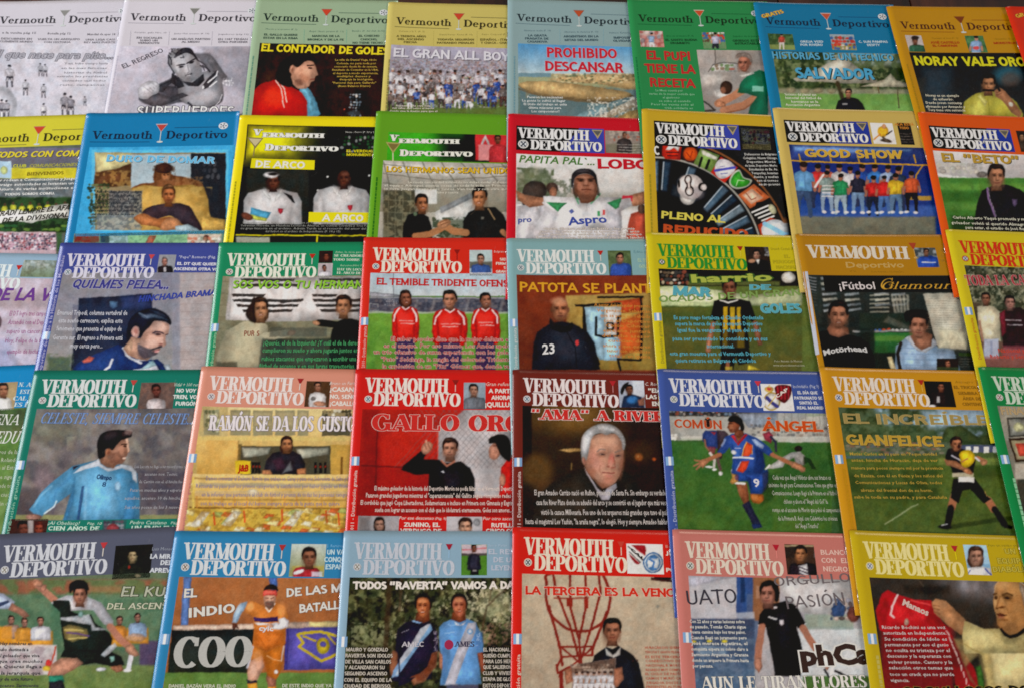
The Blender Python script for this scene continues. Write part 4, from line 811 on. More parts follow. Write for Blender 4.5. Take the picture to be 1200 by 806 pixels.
c.poly('e2e2da', [(-60, 500), (60, 480), (160, 490), (250, 462), (330, 450), (342, 520), (260, 520), (150, 545), (60, 535), (-60, 560)], soft=5)
c.crowd(-60, 560, 380, 590, ['2f5c34', '1c2c18', '6a8c3c'], 30, 16, 3, .5, .8)
c.rect('b8a0a8', -60, 588, 270, 700, 4); c.crowd(-50, 600, 268, 680, ['7c6470', 'd8d0d8', '8a4a54', '5a5c70', 'b0889c', '3c3444'], 12, 10, 4, .5, .9); c.rect('3c5a38', 276, 590, 300, 680, 4)
c.done('cover_picture')
m.text('headline', 'TODOS CON COMU', -40, 230, 412, 222, 30, 'd8c83a', bold=.03, shear=.2, sh='20201c')
m.text('subhead', 'CLUB', 62, 276, 126, 276, 16, 'c0c040', bold=.04); m.text('subhead', 'COMUNICACIONES', 140, 276, 372, 270, 16, 'a8a64c', bold=.01, shear=.3); m.text('subhead', 'BIENVENIDOS', 130, 316, 308, 310, 17, '7a6a20', bold=.02)
lines(m, 'caption', [('ayer rodean a Comunicaciones y Juegos', -35, 376, 344), ('no traigo autoridades ni levantan una', -40, 370, 366), ('el futuro de varias instituciones es', -36, 366, 388), ('TODOS SOMOS COMU.', 20, 264, 412)], 12, 'e6e8e4', slope=-.02)
m.text('banner_lettering', 'ESCRADI LEMPRE EL AFA', -60, 518, 336, 482, 26, '26241f', bold=.02, shear=.3); m.text('banner_lettering', 'DE LA DIVISIONAL', 8, 545, 330, 516, 24, '26241f', bold=.02, shear=.3)

m = Mag(1, 2, (101, 133.4), (75, 284.7), '0573a5', B1, 'deep blue magazine with a man lounging on a yellow sofa inside a pale blue frame')
mast_a(m, ink='16263c', drink='b8443c', rim='b8b4b8', line='12466e', dv=1)
c = Canvas(m, 436, 180, 1118, 595, '3fa0d2'); c.rect('58b4de', 446, 190, 1108, 586, 6)
c.rect('8a7a5a', 462, 204, 1094, 580, 4)
c.poly('c8bd8a', [(462, 204), (640, 204), (650, 260), (470, 310)], soft=8); c.poly('5a3a26', [(462, 300), (560, 285), (640, 255), (640, 360), (560, 372), (455, 370)], soft=8); c.noise('b08a4c', 22, .55, .2, .6, (462, 290, 640, 370)); c.rect('9fb0b8', 636, 212, 930, 375, 6); c.rect('22242a', 925, 208, 1095, 530, 5); c.crowd(985, 260, 1060, 330, ['3c3c44', '5a5a60'], 25, 30, 3, .4, .6)
c.poly('8a5a38', [(960, 400), (940, 350), (890, 322), (850, 330), (830, 380), (840, 400)], soft=8, curve=True); c.poly('7a4c2e', [(745, 330), (755, 280), (790, 262), (820, 270), (832, 310), (880, 320), (960, 340), (985, 365), (960, 400), (700, 400), (640, 375), (690, 355), (745, 350)], soft=5, curve=True); c.noise('4a2c1a', 12, .5, .2, .6, (740, 262, 850, 340)); c.ell('a8704a', 806, 318, 20, 26, 0, 8); c.ell('3a2418', 798, 312, 6, 4, 0, 4); c.ell('3a2418', 814, 312, 6, 4, 0, 4); c.ell('3c2416', 795, 280, 44, 26, 0, 8); c.noise('b08050', 20, .5, .3, .4, (850, 320, 985, 395))
c.poly('b8924a', [(640, 380), (700, 362), (800, 372), (920, 360), (990, 372), (1010, 430), (1020, 520), (1040, 580), (600, 580), (650, 460)], soft=6); c.noise('caa65c', 40, .5, .3, .6, (640, 370, 1030, 580)); c.poly('c09a50', [(980, 510), (1095, 530), (1095, 580), (960, 580)], soft=8)
c.crowd(430, 360, 530, 560, ['3f4a30', '2c3424', '6a7048'], 18, 16, 4, .5, .9); c.rect('6a6e74', 530, 390, 690, 500, 10, .8); c.noise('3a3d42', 10, .5, .2, .8, (530, 390, 690, 520)); c.rect('9aa8b0', 470, 500, 680, 580, 12, .6); c.noise('5c6468', 12, .5, .2, .7, (440, 500, 690, 580), 1)
c.poly('3c3038', [(690, 500), (720, 470), (790, 452), (870, 450), (920, 465), (950, 510), (980, 570), (960, 580), (880, 550), (830, 510), (760, 530), (700, 540)], soft=6, curve=True)
c.poly('a8693f', [(650, 520), (700, 500), (760, 525), (830, 515), (860, 550), (810, 575), (740, 560), (680, 552)], soft=6, curve=True); c.poly('b98058', [(800, 530), (850, 520), (880, 560), (840, 580), (780, 575)], soft=8, curve=True); c.poly('9ab0b8', [(850, 560), (910, 550), (960, 572), (970, 584), (850, 584)], soft=5)
c.head(818, 410, 92, 'b06a40', '5e3f28', t=.1, beard=.3)
c.done('cover_picture')
m.text('headline', 'DURO DE DOMAR', 515, 248, 1040, 258, 34, '6ab8e0', bold=.03, sh='20303c', out='c8dce6', ow=.02)
lines(m, 'caption', [('Ramon rechazo Suarez y confirma', 470, 686, 400), ('el Consenso que hoy viene con', 462, 680, 418), ('Las finales unica a los 8 meses', 465, 676, 436), ('Cuatro el equipo que vuelve', 458, 672, 454), ('lo Suplente lo hoy tambien', 450, 664, 472), ('un agresivo en los cuadros', 446, 660, 490), ('del centro sur, no se puede', 444, 650, 508)], 11, '262c34')
c = Canvas(m, 362, 598, 1075, 690, '6c9888', edge=True); c.rect('7a2c24', 362, 600, 480, 640, 5); c.rect('2c3c50', 486, 600, 530, 640, 5); c.rect('9cbcc0', 532, 602, 620, 690, 5); c.rect('86b88c', 620, 602, 910, 650, 5); c.poly('b85c44', [(700, 650), (725, 606), (760, 606), (735, 650)], soft=4); c.rect('c8b8a8', 910, 598, 1075, 690, 5); c.ell('5c2c28', 1000, 622, 18, 20); c.crowd(915, 620, 1070, 650, ['c07860', 'e0d8cc'], 24, 18, 3); c.noise('4c6a58', 20, .5, .3, .4); c.done('footer_photo')

m = Mag(2, 2, (281, 135.7), (261.5, 284.5), 'dac91c', B2, 'bright yellow magazine with two men in white polo shirts on a black picture')
c = Canvas(m, 108, 62, 640, 605, '16161a', edge=True)
c.poly('e4da14', [(108, 62), (350, 62), (330, 100), (300, 190), (90, 200)], soft=110, a=1); c.poly('7c8418', [(240, 80), (420, 80), (380, 190), (240, 200)], soft=120, a=.4)
c.grad('16161a', '1d1e20', 235, 540); c.rect('2c2f2a', 100, 240, 360, 470, 20, .8, c2='20221f'); c.rect('141416', 362, 240, 640, 470, 8)
c.crowd(492, 110, 640, 190, ['1c4a24', '0f2414', '2c6434', 'a8b0a8'], 16, 14, 3, .4, .7)
for (x, y) in ((437, 274), (395, 330), (610, 270)): c.ell('d8dcd8', x, y, 4, 4, 0, 4)
for (x, hx, hy) in ((210, 212, 292), (498, 505, 280)):
    c.torso('b9b7b8', x, hy + 34, 240, 160, soft=5); c.ell('d4d2d2', x - 30, hy + 80, 50, 40, 0, 40, .6); c.head(hx, hy, 76, '5a3428', '14100e', sh=.6, bald=(x > 300)); c.poly('e0dedc', [(x - 40, hy + 34), (x - 10, hy + 62), (x, hy + 90), (x - 36, hy + 58)], soft=4); c.poly('e0dedc', [(x + 40, hy + 34), (x + 14, hy + 62), (x + 4, hy + 90), (x + 36, hy + 58)], soft=4); c.poly('a82c38', [(x + 22, hy + 112), (x + 44, hy + 112), (x + 42, hy + 128), (x + 33, hy + 136), (x + 24, hy + 128)], soft=3)
c.poly('1a1a20', [(255, 338), (290, 352), (302, 385), (292, 380), (270, 356)], soft=4); c.ell('c8c4c4', 205, 266, 32, 12, 0, 5); c.ell('1f1a1a', 212, 262, 20, 6, 0, 4)
c.poly('4f9cc0', [(122, 402), (205, 422), (190, 448), (118, 434)], soft=4); c.poly('b8c050', [(118, 430), (190, 446), (186, 458), (116, 448)], soft=4); c.ell('6a3c2e', 105, 440, 26, 14, 20, 5)
c.rect('141416', 60, 470, 640, 514, 4); c.rect('cfc41c', 60, 514, 640, 519, 2); c.rect('1a1c1a', 60, 522, 640, 605, 3); c.rect('b8b8a8', 60, 524, 198, 605, 4, .8); c.rect('cfc41c', 391, 519, 396, 605, 2); c.rect('cfc41c', 100, 60, 640, 64, 2, .0)
c.done('cover_picture')
for b in ([(108, 59), (640, 68), (640, 71), (108, 62)], [(106, 60), (110, 60), (98, 205), (94, 205)]): m.quadprint('title_frame', '1a1a1a', b)
kw = dict(font='s', thick=.3, thin=.1, out='1c1c10', ow=.035, lay=4)
m.text('masthead', 'V', 128, 102, 168, 103, 24, 'f0ece0', **kw); m.text('masthead', 'ERMOUTH', 166, 110, 424, 113, 18, 'f0ece0', **kw)
m.text('masthead', 'D', 176, 164, 214, 165, 26, 'f0ece0', **kw); m.text('masthead', 'EPORTIVO', 214, 164, 482, 168, 19, 'f0ece0', **kw)
m.quadprint('martini_glass', '8a7c4c', [(105, 112), (172, 114), (138, 158)]); m.quadprint('martini_glass', 'c8bc94', [(112, 117), (165, 118), (138, 148)], 3); m.quadprint('martini_glass', '8a7c4c', [(133, 150), (138, 150), (133, 190), (128, 190)])
m.quadprint('title_strip', 'e2d818', [(124, 198), (384, 205), (382, 244), (118, 238)]); m.quadprint('title_strip', 'e2d818', [(360, 420), (640, 422), (640, 464), (358, 462)])
m.text('headline', 'DE ARCO', 138, 236, 342, 240, 30, 'e8e6d8', bold=.03, sh='3c3a14', out='5a5818', ow=.015); m.text('headline', 'A ARCO', 412, 458, 584, 460, 30, 'e8e6d8', bold=.03, sh='3c3a14', out='5a5818', ow=.015)
lines(m, 'teaser_text', [('Nota - Ferro (P. 20 y 21)', 512, 640, 92)], 6, 'd0d0c8', bold=0); m.text('teaser_text', 'EL VERDUGO', 515, 172, 640, 174, 11, 'd8ca20', bold=.03); m.text('teaser_text', 'MONUMENTAL', 515, 187, 640, 189, 11, 'd8ca20', bold=.03)
lines(m, 'caption', [('El destinatario de la foto puede a lo que se Recordó y preparar la de referencia de los', 88, 640, 468), ('Sebastian Heredia, un Mendoza Leonardo Alvarez, en Central Córdoba y Tres Febrero', 80, 640, 480), ('su gran historia en el archivo. Adrián Tarda es el recuerdo del amor del juego', 78, 640, 492), ('del futbol en el archivo de Independiente (P. 14 y 15)', 180, 490, 504)], 8, '9c9e98', bold=0)
margin_line(m, 'a09a20', 3.8)

m = Mag(3, 2, (441, 131), (429.5, 279), '5c9424', B2, 'grass green magazine with two men in black clasping hands in front of a house')
c = Canvas(m, 690, 90, 1180, 216, '3da024'); c.rect('12180f', 900, 92, 1200, 214, 110, 1); c.rect('12180f', 1000, 92, 1200, 214, 30, 1)
c.rect('c03034', 1048, 95, 1180, 205, 4); c.poly('d8d0d0', [(1070, 140), (1090, 100), (1110, 140), (1100, 140), (1090, 120), (1080, 140)], soft=4); c.rect('e0dcd8', 1060, 140, 1120, 206, 6, .5); c.torso('b8343a', 1142, 140, 74, 80); c.head(1140, 118, 34, '7a4c38', '14100e'); c.done('masthead_picture')
c = Canvas(m, 668, 208, 1185, 605, 'a8a498', edge=True)
c.grad('b0aca4', '7c7868', 208, 420); c.poly('d0ccc4', [(668, 208), (1185, 225), (1185, 300), (668, 260)], soft=30, a=.7)
for k in range(7): c.line('5c584c', [(668 + k * 80, 212), (700 + k * 95, 330)], 5, 4, .7)
for y in (222, 262, 300): c.line('6a665a', [(668, y), (900, y + 26), (1185, y + 8)], 5, 4, .7)
c.rect('3c3a2c', 668, 330, 800, 605, 12, .9); c.noise('8a8468', 18, .55, .2, .6, (668, 330, 800, 560)); 
for k in range(4): c.line('7c7860', [(690 + k * 30, 330), (686 + k * 30, 520)], 4, 4, .6)
for y in (370, 420, 470): c.line('7c7860', [(668, y), (790, y + 4)], 4, 4, .6)
c.poly('d0d0cc', [(880, 420), (1040, 350), (1050, 360), (1050, 480), (890, 480)], soft=6); c.poly('8a8e90', [(900, 400), (1030, 340), (1040, 360), (905, 425)], soft=6); c.rect('c8c8c4', 800, 325, 890, 385, 6); c.rect('5a6250', 900, 450, 1050, 540, 14, .8); c.noise('2c3826', 14, .5, .2, .8, (870, 440, 1060, 560), 1)
c.poly('1c1c1c', [(742, 605), (752, 470), (770, 430), (820, 415), (856, 440), (872, 500), (866, 605)], soft=5); c.poly('1e1e1e', [(1000, 605), (998, 460), (1020, 420), (1070, 398), (1130, 400), (1165, 430), (1185, 470), (1185, 605)], soft=5); c.line('b0845c', [(1030, 430), (1062, 402)], 0.1); c.line('b8986c', [(1100, 405), (1128, 450)], 5, 4, .8)
c.line('a4714c', [(800, 520), (860, 510), (925, 478)], 26, 5); c.line('a4714c', [(1010, 505), (960, 498), (915, 470)], 30, 5); c.ell('b88460', 918, 468, 30, 18, -20, 5); c.line('6c442c', [(902, 462), (928, 452)], 3, 4); c.line('6c442c', [(905, 472), (935, 462)], 3, 4); c.line('a4714c', [(1160, 500), (1182, 520)], 22, 5)
c.head(828, 384, 74, 'a86c4a', '17100c', t=.5, smile=1); c.head(1066, 360, 86, 'ae7450', '17100c', t=-.3, smile=1); c.ell('5c6c54', 800, 428, 8, 8)
c.rect('b8b4a4', 1072, 440, 1084, 450, 3, .5)
c.done('cover_picture')
kw = dict(font='s', thick=.3, thin=.1, out='18280f', ow=.03, lay=4)
m.text('masthead', 'V', 692, 126, 732, 128, 25, 'eceadc', **kw); m.text('masthead', 'ERMOUTH', 730, 135, 984, 138, 18, 'eceadc', **kw)
m.text('masthead', 'D', 734, 188, 772, 189, 26, 'eceadc', **kw); m.text('masthead', 'EPORTIVO', 772, 187, 1038, 190, 19, 'eceadc', **kw)
m.quadprint('martini_glass', 'a8a060', [(678, 132), (740, 135), (708, 178)]); m.quadprint('martini_glass', '7c6c3c', [(686, 138), (733, 140), (708, 168)], 3); m.quadprint('martini_glass', 'c8c8a0', [(705, 174), (710, 174), (710, 212), (705, 212)])
m.text('headline', 'LOS HERMANOS SEAN UNIDOS', 680, 255, 1215, 262, 25, 'd8b020', bold=.03, sh='2c2414')
lines(m, 'caption', [('La rueda con verdad volviendo no debes cuidar el deseo', 770, 1180, 300), ('el equipo Adrogué cuenta cosas de toda la vida en Primera', 672, 1185, 314), ('te lleva. Juegan buena pero juntos. Van todo y con otra que', 670, 1185, 328), ('fama y cuenta', 888, 978, 342)], 9, 'dcd8c8', bold=.01)
margin_line(m, '2c6c1c', 4.8)

m = Mag(4, 2, (595.5, 134), (593.3, 280), 'b81c28', B3, 'crimson magazine with a footballer in a black cap holding his arms outstretched')
boxed(m, (55, 66, 432, 182))
c = Canvas(m, 432, 84, 590, 184, '8a8078', edge=False); c.crowd(434, 88, 588, 130, ['8a7a70', '6c6460', 'a89c90', '9a5a48'], 14, 12, 4, .5, .8); c.rect('6a6a58', 432, 140, 590, 184, 10, .7); c.torso('3a3434', 515, 118, 64, 60); c.head(515, 104, 26, '8a604c', '3a2c24'); c.scribble('d8d0c8', 480, 145, 585, 11, 4, 3, .7, 3); c.done('inset_photo')
c = Canvas(m, 55, 186, 600, 560, 'd8d6d4', edge=True)
c.grad('dad8d6', 'b8b4b0', 186, 400); c.noise('5a6448', 24, .45, .3, .95, (58, 245, 215, 390)); c.noise('3c4834', 14, .5, .3, .6, (58, 290, 290, 390), 1); c.poly('6c7458', [(55, 270), (120, 240), (180, 250), (215, 290), (230, 360), (55, 370)], soft=20, a=.7); c.rect('8a8a80', 200, 350, 600, 420, 30, .6)
c.poly('3c3430', [(80, 400), (85, 330), (120, 300), (170, 310), (185, 345), (170, 375), (120, 420)], soft=8, curve=True); c.ell('4a3a34', 208, 330, 26, 24, 0, 6); c.poly('c8c4c8', [(55, 560), (58, 410), (130, 395), (180, 450), (180, 560)], soft=6); c.poly('c4c0c6', [(150, 400), (230, 380), (250, 420), (240, 560), (170, 560)], soft=10); c.poly('a87458', [(50, 340), (90, 360), (180, 372), (190, 400), (110, 415), (60, 380)], soft=6); c.ell('9a6850', 212, 348, 16, 22)
c.poly('b8503c', [(540, 440), (590, 425), (610, 440), (610, 560), (520, 560)], soft=6); c.ell('5c4438', 590, 420, 18, 20, 0, 4); c.poly('a87458', [(600, 345), (540, 360), (500, 375), (505, 405), (560, 408), (620, 395)], soft=6); c.rect('b02c3c', 505, 362, 550, 388, 5)
c.poly('d8d6da', [(165, 395), (190, 365), (280, 372), (330, 385), (390, 380), (450, 385), (540, 372), (550, 405), (500, 430), (500, 560), (230, 560), (240, 450), (200, 430)], soft=6); c.poly('2c6c48', [(190, 390), (270, 385), (235, 430), (200, 420)], soft=5); c.poly('2c6c48', [(440, 392), (505, 375), (490, 420)], soft=5); c.ell('f0eef0', 340, 430, 70, 50, 0, 50, .6); c.poly('bab6bc', [(460, 430), (500, 420), (500, 560), (450, 560)], soft=24, a=.7); c.line('3f7c58', [(310, 372), (345, 392), (385, 370)], 6, 4)
c.frame((590, 185, 7.5))
c.poly('d8d6d8', [(350, 340), (450, 345), (520, 350), (620, 350), (700, 400), (830, 350), (1030, 350), (1010, 440), (1040, 520), (1040, 640), (280, 640), (300, 560), (360, 470)], soft=10); c.poly('c0bec8', [(900, 420), (1020, 400), (1040, 640), (900, 640)], soft=40, a=.6); c.poly('c4c2c8', [(360, 420), (480, 480), (430, 640), (280, 640)], soft=40, a=.6); c.poly('3c8c58', [(375, 392), (560, 400), (510, 440), (480, 478), (430, 440)], soft=9); c.poly('3c8c58', [(910, 400), (1035, 355), (1010, 440), (985, 458)], soft=9); c.line('5c9470', [(625, 330), (660, 405)], 14, 8); c.line('5c9470', [(850, 320), (770, 405)], 14, 8)
c.poly('6c4434', [(640, 300), (830, 290), (800, 380), (740, 405), (680, 400)], soft=10); c.poly('8c6a58', [(590, 280), (620, 260), (640, 330), (600, 320)], soft=10, a=.4)
c.poly('2c241f', [(606, 240), (640, 240), (660, 330), (640, 360), (612, 320)], soft=14, a=.8); c.poly('2c241f', [(812, 240), (832, 240), (840, 280), (850, 340), (820, 330)], soft=14, a=.8)
c.poly('8c5c48', [(620, 200), (650, 160), (720, 142), (790, 165), (818, 200), (820, 270), (800, 330), (760, 370), (720, 378), (680, 360), (640, 310), (622, 260)], soft=9, curve=True)
c.ell('ae7c64', 700, 178, 50, 16, 0, 20, .8); c.ell('a87460', 668, 260, 26, 26, 0, 26, .7); c.ell('a87460', 775, 256, 22, 24, 0, 24, .6); c.ell('5c3a2c', 680, 196, 44, 18, 5, 16, .85); c.ell('5c3a2c', 768, 196, 40, 18, -5, 16, .85); c.line('221611', [(645, 188), (700, 194)], 9, 8, .9); c.line('221611', [(748, 194), (800, 186)], 9, 8, .9); c.ell('1c120e', 680, 206, 16, 6, 0, 7); c.ell('1c120e', 768, 206, 16, 6, 0, 7); c.ell('b07c66', 726, 220, 13, 34, 0, 14, .7); c.ell('5c382c', 726, 246, 26, 8, 0, 10, .8); c.line('4c241e', [(690, 284), (730, 280), (768, 284)], 9, 8, .9); c.ell('7c4c3c', 728, 302, 26, 7, 0, 10, .6); c.ell('4c3228', 725, 345, 60, 24, 0, 30, .55); c.ell('5c3c2e', 636, 290, 14, 60, 0, 20, .6); c.ell('5c3c2e', 812, 290, 12, 60, 0, 20, .6)
c.poly('2a282c', [(600, 270), (596, 180), (615, 130), (660, 102), (720, 96), (780, 110), (818, 160), (828, 250), (812, 220), (790, 170), (730, 142), (670, 150), (630, 180), (614, 230)], soft=9, curve=True); c.ell('4c4a50', 690, 118, 50, 12, -6, 16, .6)
c.frame(B3)
c.rect('3f8c58', 400, 428, 411, 450, 2); c.rect('c84444', 422, 424, 433, 446, 2); c.poly('5a6cb0', [(278, 428), (290, 420), (302, 430), (290, 440)], soft=3)
c.done('cover_picture')
m.text('shirt_lettering', 'Aspro', 276, 490, 442, 478, 32, '3c4ea0', bold=.03, bow=.1); m.text('shirt_lettering', 'pro', 62, 478, 120, 474, 22, '4c5aa0', bold=.03, shear=.15)
m.text('headline', 'PAPITA PAL`...', 66, 222, 388, 232, 30, '4c7c34', bold=.02, shear=.2); m.text('headline', 'LOBO', 402, 248, 625, 252, 44, 'c0202c', bold=.04)
lines(m, 'caption', [('Gastón Ginevra nació con fuerte y fue pronto', 170, 560, 508), ('suelto de estar de aquel al ascenso en el arco', 155, 580, 520), ('llevo siempre a el estadio de la gran, del tiempo', 150, 590, 532), ('Dominó en los Jumea. El Mínimo partió con buena Sánchez', 140, 600, 546)], 10, 'e4dcd4', out='6c5c54')

m = Mag(5, 2, (752, 128), (756.5, 273), 'ba9a2a', B3, 'yellow magazine with a big roulette wheel of club badges and a football')
c = Canvas(m, 640, 44, 1140, 560, '17181a', edge=True, warp=False)
c.noise('2a2c30', 60, .55, .3, .5)
cx, cy = 690, 560
c.frame((760, 160, 6.72), 0); ox, oy = 60, 1010
def ring(r, a): return (ox + r * math.cos(R(a)), oy + r * math.sin(R(a)))
c.ell('a8683c', ox, oy, 1075, 1000, 0, 8); c.ell('2a2220', ox, oy, 1060, 985, 0, 8); c.ell('d0ccc0', ox, oy, 846, 846, 0, 6); c.ell('12161c', ox, oy, 832, 832, 0, 8)
for k in (0, 1, 3, 6, 7, 8, 9, 10, 11):
    a = -93 + k * 7.2; c.poly(['5c7890', '2c4054', '8fa8b8'][k % 3], [ring(575, a), ring(815, a), ring(815, a + 4.2), ring(575, a + 4.2)], soft=26, a=.9); c.line('c8d4dc', [ring(590, a), ring(805, a)], 9, 9, .9)
c.ell('15161a', ox, oy, 560, 560, 0, 60)
c.poly('3c4650', [ring(640, -78), ring(640, -58), ring(560, -58), ring(560, -78)], soft=30, a=.6)
c.poly('c8301c', [(110, 80), (150, 55), (262, 70), (250, 190), (130, 180), (105, 150)], soft=6); c.poly('ece8e4', [(134, 110), (160, 72), (215, 66), (245, 90), (232, 120), (200, 92), (165, 112)], soft=5); c.line('1c1010', [(140, 130), (238, 128)], 7, 5); c.line('1c1010', [(150, 155), (230, 156)], 7, 5)
c.ell('5c2c24', 330, 145, 66, 64, 0, 6); c.ell('d8541c', 330, 140, 54, 54, 0, 6); c.line('8c2c10', [(300, 130), (330, 170), (345, 120)], 8, 6)
c.poly('7c9c50', [(355, 215), (410, 95), (560, 150), (500, 290)], soft=6); c.poly('ecead8', [(415, 112), (430, 110), (545, 165), (535, 190), (425, 145)], soft=5); c.line('10140c', [(420, 170), (400, 235)], 20, 5); c.line('10140c', [(478, 190), (455, 252)], 22, 5)
c.poly('d83020', [(490, 285), (570, 160), (705, 245), (600, 368)], soft=6); c.poly('e8e6ec', [(525, 230), (565, 180), (640, 195), (685, 255), (640, 310), (575, 335), (530, 300)], soft=6, curve=True); c.line('4c50b0', [(525, 270), (680, 245)], 20, 5); c.line('6c6ca0', [(565, 240), (600, 235)], 6, 4); c.line('6c6ca0', [(570, 295), (620, 290)], 8, 4)
c.poly('d8dccc', [(635, 350), (665, 290), (715, 262), (750, 320), (815, 345), (780, 395), (700, 415), (650, 395)], soft=5, curve=True); c.poly('3ca030', [(648, 350), (672, 302), (714, 276), (745, 328), (800, 350), (772, 388), (704, 402), (660, 386)], soft=5, curve=True); c.line('e4ecd8', [(690, 390), (705, 345), (755, 350)], 6, 4, .8)
c.poly('d87040', [(705, 462), (830, 375), (955, 480), (800, 570)], soft=6); c.poly('e0b498', [(740, 465), (815, 410), (905, 485), (810, 535)], soft=8); c.line('6c3020', [(770, 450), (810, 500), (845, 485)], 8, 5, .8); c.line('6c3020', [(850, 420), (890, 460)], 8, 6, .8)
c.poly('14120f', [(815, 610), (850, 520), (960, 505), (1010, 560), (1015, 630), (850, 655)], soft=6)
for k in range(4): c.line('f0eee8', [(815 + k * 26, 600 + k * 22), (945 + k * 14, 545 + k * 28)], 13, 5)
c.ell('b8b898', 975, 575, 26, 44, -30, 6)
c.poly('d84828', [(860, 700), (960, 640), (1060, 680), (1100, 800), (890, 806)], soft=6); c.poly('e4eaf0', [(890, 720), (960, 660), (1050, 670), (1085, 740), (1040, 790), (920, 800)], soft=6, curve=True); c.line('8cc0e8', [(915, 690), (1060, 770)], 36, 6)
c.ell('b8b4b0', 310, 480, 62, 62, 0, 10); c.ell('d4c8c4', 330, 400, 104, 100, 0, 6); c.ell('f0e6e2', 300, 370, 60, 56, 0, 50, .9); c.ell('9c9094', 385, 450, 50, 44, 0, 50, .6)
for (x, y, rx, ry) in ((312, 345, 30, 40), (322, 430, 36, 42)): c.ell('1c1414', x, y, rx, ry, 0, 5)
c.line('1c1414', [(314, 360), (318, 410)], 38, 5); c.line('dccfca', [(314, 345), (320, 430)], 16, 5); c.ell('dccfca', 312, 342, 20, 28, 0, 5); c.ell('dccfca', 322, 434, 25, 30, 0, 5); c.ell('1c1414', 240, 375, 10, 30, 0, 5); c.ell('1c1414', 424, 400, 34, 34, 0, 5); c.ell('dccfca', 434, 402, 24, 26, 0, 5)
c.done('cover_picture')
boxed(m, (640, 44, 1010, 168))
c = Canvas(m, 1012, 75, 1140, 168, '8f9a78'); c.rect('8a8870', 1012, 75, 1140, 110, 10); c.crowd(1016, 92, 1140, 138, ['3c3c60', '7a3c4c', 'a0a8b8', '2c2c44'], 15, 15, 5, .5, .9); c.rect('b8a468', 1012, 142, 1140, 168, 5, .7); c.done('inset_photo')
m.text('badge_lettering', 'C', 644, 192, 666, 192, 40, 'e4e4e0', bold=.03)
m.text('headline', 'PLENO AL', 672, 460, 945, 480, 32, 'd8cc58', bold=.03, shear=.05); m.text('headline', 'REDUCIDO', 680, 522, 1042, 545, 38, 'c05028', bold=.05, shear=.05)
lines(m, 'caption', [('Defensores de Belgrano,', 1028, 1168, 190), ('Colegiales, Nueva Chicago,', 1022, 1168, 206), ('Deportivo Morón', 1038, 1160, 222), ('de Junín, Deportivo Merlo,', 1030, 1168, 238), ('Estudiantes de Bs. As.', 1048, 1170, 254), ('Temperley, levantan', 1058, 1170, 270), ('ilusión, y sueñan', 1068, 1172, 286), ('con el torneo', 1080, 1172, 302), ('más alto que terminó', 1090, 1180, 318)], 9, 'd8d8d4')
margin_line(m, '9c8c28', 5)

m = Mag(6, 2, (905.5, 127), (927.5, 274), 'bca458', B4, 'cream yellow magazine with a squad photo of men in coloured shirts in a blue dugout')
boxed(m, (108, 82, 510, 192), blue='2a3a98')
c = Canvas(m, 500, 95, 622, 192, 'e0dcd8'); c.ell('d8a82c', 560, 135, 24, 26, 20, 4); c.ell('3c3028', 575, 176, 26, 8, 10, 4); c.line('c8843c', [(545, 145), (520, 170)], 7); c.line('1c1c1c', [(575, 150), (600, 130)], 5); c.ell('c89068', 565, 112, 10, 12); c.line('5c4c3c', [(560, 160), (580, 180)], 10); c.done('inset_photo')
c = Canvas(m, 622, 95, 705, 195, '16100f'); c.scribble('a8a098', 628, 145, 700, 12, 4, 4, .7, 3); c.done('teaser_box')
lines(m, 'teaser_text', [('ACÁ ESTÁ', 612, 702, 108), ('TODO', 636, 678, 124)], 11, 'd88c34')
c = Canvas(m, 132, 194, 800, 615, '24408c', edge=True)
c.poly('2c3c78', [(132, 194), (800, 194), (800, 290), (132, 268)], soft=4); c.poly('6a8cc0', [(150, 200), (400, 205), (690, 212), (680, 225), (400, 232), (160, 225)], soft=18, a=.9); c.rect('1c2c70', 132, 270, 800, 470, 8, 1, c2='22387c'); c.line('d09c20', [(132, 268), (400, 276), (800, 288)], 6)
for x in (180, 320, 445, 520, 590, 700): c.line('c8961c', [(x, 240), (x + 8, 275)], 6)
c.line('c8961c', [(650, 290), (640, 340)], 5); c.line('d09c20', [(740, 290), (712, 330), (710, 420)], 6); c.rect('3c5aa0', 132, 470, 800, 520, 20); c.rect('c89a2c', 680, 425, 780, 445, 4, .8)
c.rect('6c7064', 150, 520, 800, 615, 14, 1, c2='5c5c50'); c.noise('7c7864', 50, .5, .3, .5, (150, 520, 800, 615)); c.rect('24448c', 170, 420, 460, 510, 20, .7); c.rect('2c54a0', 480, 495, 690, 512, 8, .6)
for (x, sh_) in [(262, 'c03434'), (306, 'd06850'), (358, 'd4d0d0'), (415, 'ccc8cc'), (470, '2c4c9c'), (524, '3c78c0'), (578, 'a8bce0'), (628, '2c3c54')]: c.man(x + (x * 7) % 11 - 5, 280 + (x * 3) % 16, 178 + (x * 5) % 30, sh_, '2c3450', '9a6450', '1c1614')
c.man(200, 272, 250, '6aa0d0', '3a4c6c', '9a6450', '2a1c18')
for (x, sh_, pn) in [(312, '8a9c98', '8aa0b8'), (372, '2c8c58', '9cb0bc'), (446, '2c2c3c', '6c88a8'), (514, 'c02c2c', '202838'), (572, 'c82c2c', '4c6ca0'), (622, 'd8b030', '5c7898'), (686, 'd05a34', '1c1c24')]:
    c.man(x + (x * 5) % 13 - 6, 312 + (x * 7) % 24, 172 + (x * 3) % 16, sh_, pn, '9a6450', '1c1614'); c.ell('d8d4d4', x - 18, 498, 11, 6); c.ell('d8d4d4', x + 22, 500, 11, 6)
c.line('e0dcdc', [(250, 385), (290, 330)], 9, 4); 
